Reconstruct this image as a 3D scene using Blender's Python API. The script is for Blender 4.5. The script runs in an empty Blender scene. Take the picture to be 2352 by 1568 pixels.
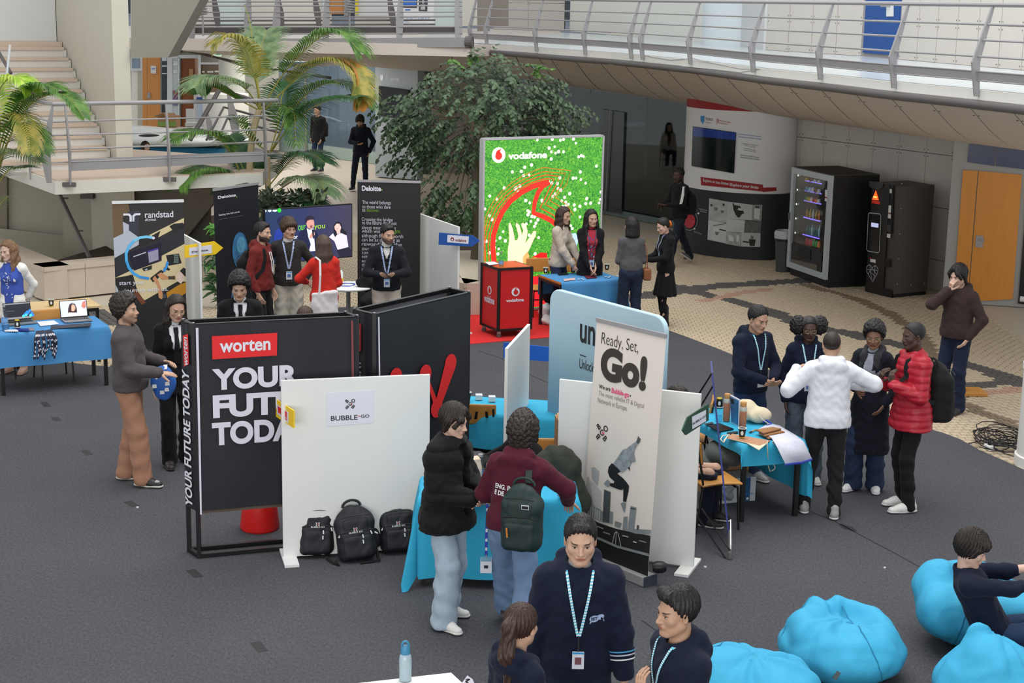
LTR="lettering";TXC="ShaderNodeTexCoord"
import bpy,math,random
import numpy as np
from mathutils import Vector as Vc,Matrix
random.seed(7);np.random.seed(7)
SC=bpy.context.scene
COL=SC.collection
PI=math.pi
F_PX,PITCH,ROLL,CAM_H=3608.8,0.212498,0.0183089,4.63359
FW=Vc((0,math.cos(PITCH),-math.sin(PITCH)))
_up0=Vc((0,math.sin(PITCH),math.cos(PITCH)));_rt0=Vc((1,0,0))
RT=_rt0*math.cos(ROLL)+_up0*math.sin(ROLL)
UP=-_rt0*math.sin(ROLL)+_up0*math.cos(ROLL)
EYE=Vc((0,0,CAM_H))
cd=bpy.data.cameras.new('camera');cam=bpy.data.objects.new('camera',cd);COL.objects.link(cam)
cd.sensor_width=36.0;cd.lens=36.0*F_PX/2352.0;cd.clip_end=300
cam.matrix_world=Matrix(((RT.x,UP.x,-FW.x,0),(RT.y,UP.y,-FW.y,0),(RT.z,UP.z,-FW.z,CAM_H),(0,0,0,1)))
SC.camera=cam
w=bpy.data.worlds.new('sky');SC.world=w;w.use_nodes=1
_bg=w.node_tree.nodes['Background'];_bg.inputs['Color'].default_value=(0.94,0.97,1.0,1);_bg.inputs['Strength'].default_value=0.86
def area_light(name,loc,rot,sx,sy,power,color=(1,1,1)):
 d=bpy.data.lights.new(name,'AREA');d.shape='RECTANGLE';d.size=sx;d.size_y=sy;d.energy=power;d.color=color
 o=bpy.data.objects.new(name,d);COL.objects.link(o);o.location=loc;o.rotation_euler=rot;return o
area_light('skylight_lamp',(1.0,16,14),(0,0,0),12,22,2700,(1.0,0.985,0.96))
area_light('back_hall_fill',(-4.2,43,3.45),(0,0,0),7,10,700,(1.0,0.98,0.95))  # fill light added under the upper slab to brighten the back hall
area_light('front_fill',(-3,-7,3.4),(math.radians(93),0,0),16,5,1500,(1.0,0.985,0.96))  # unseen fill added behind the camera to brighten the soffit and fronts
VS=SC.view_settings
SC.display_settings.display_device='sRGB'
VS.view_transform='Standard';VS.look='None';VS.gamma=1;VS.exposure=0.0;VS.use_curve_mapping=0
def ray(x,y):return FW+RT*((x-1176)/F_PX)-UP*((y-784)/F_PX)
def G(x,y,z=0.0):
 d=ray(x,y);t=(z-CAM_H)/d.z;return EYE+d*t
def AtY(x,y,Y):
 d=ray(x,y);return EYE+d*(Y/d.y)
def VP(x,y,A,B):
 n=Vc((-(B[1]-A[1]),B[0]-A[0],0));d=ray(x,y)
 t=(Vc((A[0],A[1],0))-EYE).dot(n)/d.dot(n);return EYE+d*t
def proj(P):
 v=Vc(P)-EYE;w_=v.dot(FW);return 1176+F_PX*v.dot(RT)/w_,784-F_PX*v.dot(UP)/w_
def V3(p,z=None):return Vc((p[0],p[1],p[2]if z is None else z))
WM={}
def wm(o):return WM.get(o.name,Matrix.Identity(4))if o is not None else Matrix.Identity(4)
def tag(o,label=None,cat=None,group=None,kind=None):
 if label:o['label']=label
 if cat:o['category']=cat
 if group:o['group']=group
 if kind:o['kind']=kind
 return o
def thing(name,label,cat,loc=(0,0,0),rz=0.0,group=None,rot=None):
 o=bpy.data.objects.new(name,None);COL.objects.link(o);o.empty_display_size=.1
 o.location=loc;o.rotation_euler=rot if rot else(0,0,rz)
 WM[o.name]=Matrix.LocRotScale(Vc(loc),o.rotation_euler.copy(),None)
 return tag(o,label,cat,group)
def struct(name):
 o=bpy.data.objects.new(name,None);COL.objects.link(o);o['kind']='structure';return o
def link_mesh(name,me,mat,parent=None,kind=None,label=None):
 o=bpy.data.objects.new(name,me);COL.objects.link(o)
 if mat is not None and not me.materials:me.materials.append(mat)
 if parent is not None:o.parent=parent;WM[o.name]=wm(parent)
 if kind:o['kind']=kind
 if label:o['label']=label
 return o
def np_mesh(name,V,Q,smooth=1):
 me=bpy.data.meshes.new(name);V=np.asarray(V,np.float32);Q=np.asarray(Q,np.int32);k=Q.shape[1]
 me.vertices.add(len(V));me.vertices.foreach_set('co',V.ravel())
 me.loops.add(Q.size);me.loops.foreach_set('vertex_index',Q.ravel())
 me.polygons.add(len(Q));me.polygons.foreach_set('loop_start',np.arange(0,Q.size,k,dtype=np.int32))
 me.polygons.foreach_set('use_smooth',np.full(len(Q),smooth))
 me.update(calc_edges=1);return me
def frame(d):
 d=Vc(d).normalized();a=Vc((0,0,1))if abs(d.z)<.9 else Vc((1,0,0))
 u=d.cross(a).normalized();return u,u.cross(d).normalized()
class MB:
 def __init__(s):s.v=[];s.f=[]
 def add(s,vs,fs):
  n=len(s.v);s.v+=[Vc(p)for p in vs];s.f+=[tuple(i+n for i in f)for f in fs];return s
 def hexa(s,b,t):
  return s.add(list(b)+list(t),[(3,2,1,0),(4,5,6,7),(0,1,5,4),(1,2,6,5),(2,3,7,6),(3,0,4,7)])
 def box(s,c,sz,M=None):
  x,y,z=[q/2 for q in sz];c=Vc(c)
  P=[Vc(p)for p in((-x,-y,-z),(x,-y,-z),(x,y,-z),(-x,y,-z),(-x,-y,z),(x,-y,z),(x,y,z),(-x,y,z))]
  P=[(M@p if M is not None else p)+c for p in P];return s.hexa(P[:4],P[4:])
 def bar(s,a,b,wd,ht,up=(0,0,1)):
  a=Vc(a);b=Vc(b);d=(b-a).normalized();u=Vc(up);u=(u-d*u.dot(d))
  if u.length<1e-4:u=Vc((1,0,0))-d*d.x
  u.normalize();r=d.cross(u)
  q=[r*(-wd/2)-u*(ht/2),r*(wd/2)-u*(ht/2),r*(wd/2)+u*(ht/2),r*(-wd/2)+u*(ht/2)]
  return s.hexa([a+p for p in q][::-1],[b+p for p in q][::-1])
 def tube(s,pts,r,n=8,cap=1):
  pts=[Vc(p)for p in pts];rs=r if isinstance(r,(list,tuple))else[r]*len(pts);vs=[];fs=[]
  u,v=frame(pts[1]-pts[0])
  for i,p in enumerate(pts):
   d=(pts[min(i+1,len(pts)-1)]-pts[max(i-1,0)]).normalized()
   u=(u-d*u.dot(d));u=u.normalized()if u.length>1e-5 else frame(d)[0];v=d.cross(u)
   for k in range(n):
    a=2*PI*k/n;vs.append(p+(u*math.cos(a)+v*math.sin(a))*rs[i])
  for i in range(len(pts)-1):
   for k in range(n):
    fs.append((i*n+k,i*n+(k+1)%n,(i+1)*n+(k+1)%n,(i+1)*n+k))
  if cap:fs+=[tuple(range(n))[::-1],tuple(range((len(pts)-1)*n,len(pts)*n))]
  return s.add(vs,fs)
 def lathe(s,prof,c=(0,0,0),n=16,M=None,cap=1):
  vs=[];fs=[];c=Vc(c)
  for r,z in prof:
   for k in range(n):
    a=2*PI*k/n;p=Vc((r*math.cos(a),r*math.sin(a),z));vs.append((M@p if M is not None else p)+c)
  for i in range(len(prof)-1):
   for k in range(n):fs.append((i*n+k,i*n+(k+1)%n,(i+1)*n+(k+1)%n,(i+1)*n+k))
  if cap:fs+=[tuple(range(n))[::-1],tuple(range((len(prof)-1)*n,len(prof)*n))]
  return s.add(vs,fs)
 def prism(s,poly,off):
  n=len(poly);off=Vc(off);P=[Vc(p)for p in poly]
  return s.add(P+[p+off for p in P],[tuple(range(n))[::-1],tuple(range(n,2*n))]+[(i,(i+1)%n,n+(i+1)%n,n+i)for i in range(n)])
 def poly(s,P):n=len(P);return s.add(P,[tuple(range(n))])
 def ribbon(s,A,B):
  n=len(A);return s.add(list(A)+list(B),[(i,i+1,n+i+1,n+i)for i in range(n-1)])
 def obj(s,name,mat,parent=None,world=1,smooth=0,kind=None,label=None,bevel=0,double=0):
  V=s.v
  if parent is not None and world:
   Mi=wm(parent).inverted();V=[Mi@p for p in V]
  me=bpy.data.meshes.new(name);me.from_pydata([tuple(p)for p in V],[],s.f)
  if smooth:
   me.polygons.foreach_set('use_smooth',[1]*len(me.polygons))
   if smooth!='all':me.set_sharp_from_angle(angle=.7)
  me.update()
  o=link_mesh(name,me,mat,parent,kind,label)
  if bevel:
   m=o.modifiers.new('bevel','BEVEL');m.width=bevel;m.segments=2;m.limit_method='ANGLE'
  return o
def rounded(x0,y0,x1,y1,r,n=5):
 P=[]
 for cx,cy,a0 in((x1-r,y0+r,-PI/2),(x1-r,y1-r,0),(x0+r,y1-r,PI/2),(x0+r,y0+r,PI)):
  for i in range(n+1):
   a=a0+PI/2*i/n;P.append((cx+r*math.cos(a),cy+r*math.sin(a)))
 return P
def new_mat(name):
 m=bpy.data.materials.new(name);m.use_nodes=1;nt=m.node_tree;return m,nt,nt.nodes['Principled BSDF']
def nd(nt,typ,**kw):
 n=nt.nodes.new(typ)
 for k,v in kw.items():
  if k.startswith('i_'):n.inputs[int(k[2:])].default_value=v
  else:setattr(n,k,v)
 return n
def L(nt,a,b):nt.links.new(a,b)
_MC={}
def mat(name,col,rough=.6,var=.12,scale=30,bump=.0,metal=0.0,spec=.4,alpha=1.0,coat=0,stretch=None,detail=3,emit=0.0,sheen=0):
 if name in _MC:return _MC[name]
 m,nt,b=new_mat(name);c=(*col,1)
 tc=nd(nt,TXC);src=tc.outputs['Object']
 if stretch:
  mp=nd(nt,'ShaderNodeMapping');mp.inputs['Scale'].default_value=stretch;L(nt,src,mp.inputs[0]);src=mp.outputs[0]
 nz=nd(nt,'ShaderNodeTexNoise');nz.inputs['Scale'].default_value=scale;nz.inputs['Detail'].default_value=detail;L(nt,src,nz.inputs['Vector'])
 mx=nd(nt,'ShaderNodeMix',data_type='RGBA');L(nt,nz.outputs[0],mx.inputs[0])
 mx.inputs[6].default_value=tuple(q*(1-var)for q in col)+(1,);mx.inputs[7].default_value=tuple(min(1,q*(1+var))for q in col)+(1,)
 L(nt,mx.outputs[2],b.inputs['Base Color'])
 b.inputs['Roughness'].default_value=rough;b.inputs['Metallic'].default_value=metal;b.inputs['Specular IOR Level'].default_value=spec
 if coat:b.inputs['Coat Weight'].default_value=coat
 if sheen:b.inputs['Sheen Weight'].default_value=sheen
 if emit:L(nt,mx.outputs[2],b.inputs['Emission Color']);b.inputs['Emission Strength'].default_value=emit
 if bump:
  bp=nd(nt,'ShaderNodeBump');bp.inputs['Strength'].default_value=bump;bp.inputs['Distance'].default_value=.01
  L(nt,nz.outputs[0],bp.inputs['Height']);L(nt,bp.outputs[0],b.inputs['Normal'])
 _MC[name]=m;return m
def srgb(r,g,b):
 f=lambda c:(c/255/12.92)if c/255<=.04045 else((c/255+.055)/1.055)**2.4
 return(f(r),f(g),f(b))
def cmat(name,rgb,**kw):return mat(name,srgb(*rgb),**kw)
def glass_mat(name,col=(.9,.95,.95),rough=.02,mixf=.12):
 if name in _MC:return _MC[name]
 m=bpy.data.materials.new(name);m.use_nodes=1;nt=m.node_tree;nt.nodes.clear()
 out=nd(nt,'ShaderNodeOutputMaterial');tr=nd(nt,'ShaderNodeBsdfTransparent');tr.inputs[0].default_value=(*col,1)
 gl=nd(nt,'ShaderNodeBsdfGlossy');gl.inputs['Roughness'].default_value=rough
 fr=nd(nt,'ShaderNodeLayerWeight');fr.inputs[0].default_value=.5
 pw=nd(nt,'ShaderNodeMath',operation='POWER');L(nt,fr.outputs[1],pw.inputs[0]);pw.inputs[1].default_value=4
 ad=nd(nt,'ShaderNodeMath',operation='MULTIPLY_ADD');L(nt,pw.outputs[0],ad.inputs[0]);ad.inputs[1].default_value=.6;ad.inputs[2].default_value=mixf*.5
 mx=nd(nt,'ShaderNodeMixShader');L(nt,ad.outputs[0],mx.inputs[0]);L(nt,tr.outputs[0],mx.inputs[1]);L(nt,gl.outputs[0],mx.inputs[2]);L(nt,mx.outputs[0],out.inputs[0])
 _MC[name]=m;return m
_TC={}
def text_geo(s,bold=0.0,res=7,shear=0.0):
 k=(s,bold,res,shear)
 if k not in _TC:
  cu=bpy.data.curves.new(LTR,'FONT');cu.body=s;cu.size=1;cu.offset=bold;cu.resolution_u=res;cu.shear=shear
  cu.space_line=1.0
  o=bpy.data.objects.new(LTR,cu);me=bpy.data.meshes.new_from_object(o)
  V=np.empty(len(me.vertices)*3,np.float32);me.vertices.foreach_get('co',V);V=V.reshape(-1,3)[:,:2].copy()
  _TC[k]=(V,[tuple(p.vertices)for p in me.polygons])
  bpy.data.objects.remove(o);bpy.data.curves.remove(cu);bpy.data.meshes.remove(me)
 return _TC[k]
class Panel:
 def __init__(s,O,U,W):
  s.O=Vc(O);s.U=Vc(U).normalized();s.W=Vc(W).normalized();s.N=s.U.cross(s.W).normalized()
 @classmethod
 def wall(c,A,B):return c((A[0],A[1],0),(B[0]-A[0],B[1]-A[1],0),(0,0,1))
 def uv(s,x,y):
  d=ray(x,y);t=(s.O-EYE).dot(s.N)/d.dot(s.N);p=EYE+d*t-s.O
  return p.dot(s.U)/1.0 if abs(s.U.dot(s.W))<1e-6 else p.dot(s.U),p.dot(s.W)
 def pt(s,a,b,h=0.0):return s.O+s.U*a+s.W*b+s.N*h
 def P(s,x,y,h=0.0):a,b=s.uv(x,y);return s.pt(a,b,h)
 def shape(s,pts,name,m,parent,h=.002,th=.0015,px=1,hide=0):
  q=[s.P(x,y,h)if px else s.pt(x,y,h)for x,y in pts]
  ar=sum((q[i]-s.O).cross(q[(i+1)%len(q)]-s.O).dot(s.N)for i in range(len(q)))
  if ar<0:q=q[::-1]
  return MB().prism(q,s.N*th).obj(name,m,parent)
 def shapes(s,polys,name,m,parent,h=.002,th=.0015,px=1):
  mb=MB()
  for pts in polys:
   q=[s.P(x,y,h)if px else s.pt(x,y,h)for x,y in pts]
   ar=sum((q[i]-s.O).cross(q[(i+1)%len(q)]-s.O).dot(s.N)for i in range(len(q)))
   if ar<0:q=q[::-1]
   mb.prism(q,s.N*th)
  return mb.obj(name,m,parent)
 def disc(s,c,r,name,m,parent,h=.002,n=24,ry=None,px=1):
  a,b=s.uv(*c)if px else c
  return s.shape([(a+r*math.cos(2*PI*k/n),b+(ry or r)*math.sin(2*PI*k/n))for k in range(n)],name,m,parent,h,px=0)
 def stroke(s,pts,wd,name,m,parent,h=.002,px=1,closed=0,wpx=0):
  q=[Vc((*(s.uv(x,y)if px else(x,y)),0))for x,y in pts];n=len(q);Lf=[];Rt=[]
  ws=wd if isinstance(wd,(list,tuple))else[wd]*n
  for i in range(n):
   d=(q[(i+1)%n]if closed or i<n-1 else q[i])-(q[i-1]if closed or i>0 else q[i]);d.normalize();nn=Vc((-d.y,d.x,0))*(ws[i]/2)
   Lf.append(q[i]+nn);Rt.append(q[i]-nn)
  mb=MB();N=n if closed else n-1
  top=[s.pt(p.x,p.y,h+.001)for p in Lf+Rt]
  mb.add(top,[(i,n+i,n+(i+1)%n,(i+1)%n)for i in range(N)])
  return mb.obj(name,m,parent)
 def text(s,t,box,name,m,parent,h=.003,bold=0.0,px=1,keep=0,shear=0.0,rot=0,align='l',label=None):
  V,Fc=text_geo(t,bold,shear=shear);lo=V.min(0);hi=V.max(0)
  (a0,b0),(a1,b1)=(s.uv(*box[0]),s.uv(*box[1]))if px else box
  q=(V-lo)/(hi-lo)
  if rot==90:q=np.stack([1-q[:,1],q[:,0]],1)
  W_,H_=a1-a0,b1-b0
  if keep:
   asp=(hi-lo)[0]/(hi-lo)[1]
   if keep=='h':W_=H_*asp
   else:H_=W_/asp
   if align=='c':a0=(a0+a1-W_)/2
  X=a0+q[:,0]*W_;Y=b0+q[:,1]*H_
  mb=MB();mb.add([s.pt(float(x),float(y),h)for x,y in zip(X,Y)],Fc)
  return mb.obj(name,m,parent,label=label)
def flat_board(mb,A,B,z0,z1,th,back=1):
 A=Vc((A[0],A[1],0));B=Vc((B[0],B[1],0));n=Vc((-(B-A).y,(B-A).x,0)).normalized()*th
 z0=Vc((0,0,z0));z1=Vc((0,0,z1))
 return mb.hexa([A+z0,B+z0,B+n+z0,A+n+z0],[A+z1,B+z1,B+n+z1,A+n+z1])
def copy_tree(o,parent=None,**props):
 c=o.copy();COL.objects.link(c)
 if parent is not None:c.parent=parent
 for k,v in props.items():c[k]=v
 WM[c.name]=wm(o)
 for ch in list(o.children):copy_tree(ch,c)
 return c
A3=lambda*p:np.array(p,float)
def rotm(rx=0,ry=0,rz=0):
 rx,ry,rz=[math.radians(q)for q in(rx,ry,rz)]
 return np.array(Matrix.Rotation(rz,3,'Z')@Matrix.Rotation(ry,3,'Y')@Matrix.Rotation(rx,3,'X'))
def ev(op,x,y,z):
 t=op[0]
 if t=='c':
  _,a,b,ra,rb,flat,fd=op[:7];ba=b-a;L2=max(float(ba@ba),1e-9)
  px,py,pz=x-a[0],y-a[1],z-a[2];h=np.clip((px*ba[0]+py*ba[1]+pz*ba[2])/L2,0,1)
  qx,qy,qz=px-h*ba[0],py-h*ba[1],pz-h*ba[2];q2=qx*qx+qy*qy+qz*qz;r=ra+(rb-ra)*h
  if flat==1:return np.sqrt(q2)-r
  qf=qx*fd[0]+qy*fd[1]+qz*fd[2];pp=np.maximum(q2-qf*qf,0);f2=(qf/flat)**2
  Lq=np.sqrt(pp+f2)+1e-9;g=np.sqrt(pp+f2/(flat*flat))/Lq+1e-6
  return(Lq-r)/g
 if t=='e':
  _,c,R,rad=op[:4];px,py,pz=x-c[0],y-c[1],z-c[2]
  u=[(px*R[0][i]+py*R[1][i]+pz*R[2][i])/rad[i]for i in range(3)]
  k0=np.sqrt(u[0]**2+u[1]**2+u[2]**2)+1e-9;k1=np.sqrt((u[0]/rad[0])**2+(u[1]/rad[1])**2+(u[2]/rad[2])**2)+1e-9
  return k0*(k0-1)/k1
 if t=='b':
  _,c,R,hs,rr=op[:5];px,py,pz=x-c[0],y-c[1],z-c[2]
  u=[np.abs(px*R[0][i]+py*R[1][i]+pz*R[2][i])-(hs[i]-rr)for i in range(3)]
  return np.sqrt(sum(np.maximum(q,0)**2 for q in u))+np.minimum(np.maximum(np.maximum(u[0],u[1]),u[2]),0)-rr
 if t=='p':
  _,c,n=op[:3];return(x-c[0])*n[0]+(y-c[1])*n[1]+(z-c[2])*n[2]
def bb(op):
 t=op[0]
 if t=='c':r=max(op[3],op[4])*1.02;return np.minimum(op[1],op[2])-r,np.maximum(op[1],op[2])+r
 if t=='e':r=max(op[3]);return op[1]-r,op[1]+r
 if t=='b':r=math.sqrt(sum(q*q for q in op[3]));return op[1]-r,op[1]+r
def C(a,b,ra,rb=None,flat=1,fd=None,k=.03):return('c',np.asarray(a,float),np.asarray(b,float),ra,ra if rb is None else rb,flat,fd,k,'u')
def E_(c,rad,R=None,k=.03,op='u'):return('e',np.asarray(c,float),np.eye(3)if R is None else R,rad,k,op)
def B_(c,hs,rr,R=None,k=.02,op='u'):return('b',np.asarray(c,float),np.eye(3)if R is None else R,hs,rr,k,op)
def P_(c,n,k=.01):n=np.asarray(n,float);return('p',np.asarray(c,float),n/np.linalg.norm(n),k,'i')
def comb(F,d,k,op):
 if op=='u':
  if k<=0:return np.minimum(F,d)
  h=np.maximum(k-np.abs(F-d),0)/k;return np.minimum(F,d)-h*h*k*.25
 if op=='s':d=-d
 h=np.maximum(k-np.abs(F-d),0)/k;return np.maximum(F,d)+h*h*k*.25
def points(ops,P):
 x,y,z=P[:,0],P[:,1],P[:,2];F=np.full(len(P),1.0)
 for op in ops:F=comb(F,ev(op,x,y,z),op[-2],op[-1])
 return F
def axis(lo,hi,coarse,fine):
 o=[lo];p=lo
 while p<hi:
  st=coarse
  for a,b,s in fine:
   if a-coarse*.5<=p<=b:st=min(st,s)
  p+=st;o.append(p)
 return np.array(o,np.float32)
def snets(F,xs,ys,zs):
 S=F<0;ny,nz=len(ys),len(zs);cells=[];pts=[]
 for ax in range(3):
  sl0=[slice(None)]*3;sl1=[slice(None)]*3;sl0[ax]=slice(0,-1);sl1[ax]=slice(1,None)
  E=S[tuple(sl0)]^S[tuple(sl1)]
  o=[1,1,1];o[ax]=0
  E[:o[0]]=0;E[:,:o[1]]=0;E[:,:,:o[2]]=0
  I=np.nonzero(E)
  if len(I[0])==0:continue
  J=list(I);J[ax]=I[ax]+1;f0=F[I];f1=F[tuple(J)];t=f0/(f0-f1)
  p=np.stack([xs[I[0]],ys[I[1]],zs[I[2]]],1);c=(xs,ys,zs)[ax];p[:,ax]+=t*(c[J[ax]]-c[I[ax]])
  u,v=[(1,2),(2,0),(0,1)][ax];q=[]
  for du,dv in((-1,-1),(0,-1),(0,0),(-1,0)):
   K=[I[0],I[1],I[2]];K[u]=K[u]+du;K[v]=K[v]+dv;q.append((K[0]*ny+K[1])*nz+K[2])
  q=np.stack(q,1);fl=f0>0;q[fl]=q[fl][:,::-1]
  cells.append(q);pts.append(p)
 q=np.concatenate(cells);p=np.concatenate(pts);ids,inv=np.unique(q.ravel(),return_inverse=1);inv=inv.ravel()
 cnt=np.bincount(inv);pr=np.repeat(p,4,0)
 V=np.stack([np.bincount(inv,pr[:,i])/cnt for i in range(3)],1)
 return V,inv.reshape(-1,4)
def mesh_ops(ops,vox,fine=()):
 bs=[bb(o)for o in ops if o[-1]=='u'];lo=np.min([b[0]for b in bs],0)-vox*3;hi=np.max([b[1]for b in bs],0)+vox*3
 ax=[axis(lo[i],hi[i],vox,[(f[0][i],f[1][i],f[2])for f in fine])for i in range(3)]
 F=np.full([len(a)for a in ax],.08,np.float32);m=.035
 for op in ops:
  k,t=op[-2],op[-1]
  if op[0]=='p':sl=[slice(None)]*3
  else:
   l,h=bb(op);sl=[slice(max(int(np.searchsorted(ax[i],l[i]-m))-1,0),int(np.searchsorted(ax[i],h[i]+m))+1)for i in range(3)]
  x=ax[0][sl[0]][:,None,None];y=ax[1][sl[1]][None,:,None];z=ax[2][sl[2]][None,None,:]
  if 0 in(x.size,y.size,z.size):continue
  F[tuple(sl)]=comb(F[tuple(sl)],ev(op,x,y,z).astype(np.float32),k,t)
 return snets(F,*ax)
def vnorm(V,Q):
 n=np.cross(V[Q[:,2]]-V[Q[:,0]],V[Q[:,3]]-V[Q[:,1]]);N=np.zeros_like(V)
 for i in range(4):np.add.at(N,Q[:,i],n)
 return N/(np.linalg.norm(N,axis=1,keepdims=1)+1e-9)
def wob(P,f,seed=0.0):
 x,y,z=(P*f).T;s=seed
 return(np.sin(x+1.7*np.sin(y*.7+s)+s)+np.sin(y*1.13+1.9*np.sin(z*.6-s)+2*s)+np.sin(z*.93+1.6*np.sin(x*.8+s)-s))/3
def folds(P,f,seed=0.0):
 x,y,z=(P*f).T;a=z+.9*np.sin(.8*x+seed)+.7*np.sin(.9*y-seed)+.35*x
 return np.sin(a)*(.6+.4*np.sin(.45*x+.6*y+seed*2))+.5*np.sin(1.9*a+1.3*np.sin(x+seed))
def ik(a,t,l1,l2,hint):
 d=t-a;D=np.linalg.norm(d);D2=min(D,(l1+l2)*.998);u=d/max(D,1e-6);t=a+u*D2
 x=(l1*l1-l2*l2+D2*D2)/(2*D2);hgt=math.sqrt(max(l1*l1-x*x,0));h=np.asarray(hint,float);h=h-u*(h@u);h/=np.linalg.norm(h)+1e-9
 return a+u*x+h*hgt,t
def hand_ops(w,f,n,side,curl=.5,s=1.0,spread=.10):
 f=f/np.linalg.norm(f);n=n-f*(n@f);n/=np.linalg.norm(n)+1e-9;sd=np.cross(n,f)*side;ops=[];K=.010
 if isinstance(curl,(int,float)):curl=[curl]*4
 pw=w+f*.012
 for o,ra,rb in((.022,.015,.0145),(.0,.016,.015),(-.022,.0145,.0125)):ops.append(C(pw+sd*o*.5*s,w+(f*.085+sd*o)*s,ra*s,rb*s,.85,n,k=K))
 for i,(o,ln,r)in enumerate(((.030,.070,.0088),(.0105,.078,.009),(-.0095,.072,.0086),(-.028,.056,.0076))):
  b=w+(f*.088+sd*o)*s;ang=curl[i]*.55;d=f+sd*o*spread*6;d/=np.linalg.norm(d);p=b
  for j,(fr,q)in enumerate(((.44,1.0),(.31,.92),(.25,.84))):
   a=ang if j==0 else curl[i]*.85;d=d*math.cos(a)+n*math.sin(a);
   n2=n*math.cos(a)-f*math.sin(a);e=p+d*ln*fr*s;ops.append(C(p,e,r*q*s,r*q*.93*s,k=.004));p=e
   if j==0:nn=n
 b=w+(f*.022+sd*.022)*s;d=f*.62+sd*.72+n*.32;d/=np.linalg.norm(d);p=b
 for ln,r0,r1 in((.042,.0135,.0115),(.032,.0112,.010),(.026,.0098,.0082)):
  e=p+d*ln*s;ops.append(C(p,e,r0*s,r1*s,k=.006));p=e;d=d*.86+f*.34*(.6)+n*.22*max(curl[0],.3);d/=np.linalg.norm(d)
 return ops
def head_ops(fem=0,w=1.0):
 j=.88 if fem else 1.0;o=[]
 o.append(E_((0,-.014,.036),(.0765*w,.097,.084),k=0))
 o.append(E_((0,.022,-.025),(.0635*w,.068,.086),k=.03))
 for s in(-1,1):
  o.append(C((s*.053*j,.004,-.052),(s*.02*j,.064,-.098),.021,.017,k=.028))
  o.append(E_((s*.042,.056,-.020),(.024,.021,.022),k=.022))
 o.append(C((-.034,.076,.021),(.034,.076,.021),.0105,k=.018))
 for s in(-1,1):o.append(E_((s*.0325,.098,.001),(.0185,.02,.0125),k=.014,op='s'))
 for s in(-1,1):o.append(E_((s*.0325,.0695,.001),(.0145,.0145,.0135),k=.004))
 o.append(C((0,.080,.012),(0,.107,-.030),.0075,.0105,k=.012))
 for s in(-1,1):o.append(E_((s*.0125,.094,-.033),(.0085,.011,.0075),k=.008))
 o.append(E_((0,.083,-.056),(.027,.014,.017),k=.014))
 o.append(C((-.016,.089,-.0545),(.016,.089,-.0545),.0055,k=.006));o.append(C((-.013,.089,-.0635),(.013,.089,-.0635),.0062,k=.006))
 o.append(E_((0,.074,-.096),(.02*j,.018,.015),k=.016))
 for s in(-1,1):
  R=rotm(rx=-12,rz=s*-22);o.append(E_((s*.0785*w,-.008,-.006),(.0085,.019,.031),R,k=.008));o.append(E_((s*.087*w,.0,-.004),(.006,.009,.018),R,k=.006,op='s'))
 return o
def xf(ops,R,c,s=1.0):
 out=[]
 for o in ops:
  o=list(o)
  if o[0]=='c':
   o[1]=c+R@o[1]*s;o[2]=c+R@o[2]*s;o[3]*=s;o[4]*=s
   if o[6]is not None:o[6]=R@np.asarray(o[6],float)
  elif o[0]=='p':o[1]=c+R@o[1]*s;o[2]=R@o[2]
  else:
   o[1]=c+R@o[1]*s;o[2]=R@o[2];o[3]=tuple(q*s for q in o[3])
   if o[0]=='b':o[4]*=s
  out.append(tuple(o))
 return out
FACE_CUT=[P_((0,.060,.060),(0,.80,-.62),k=.012)]
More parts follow.
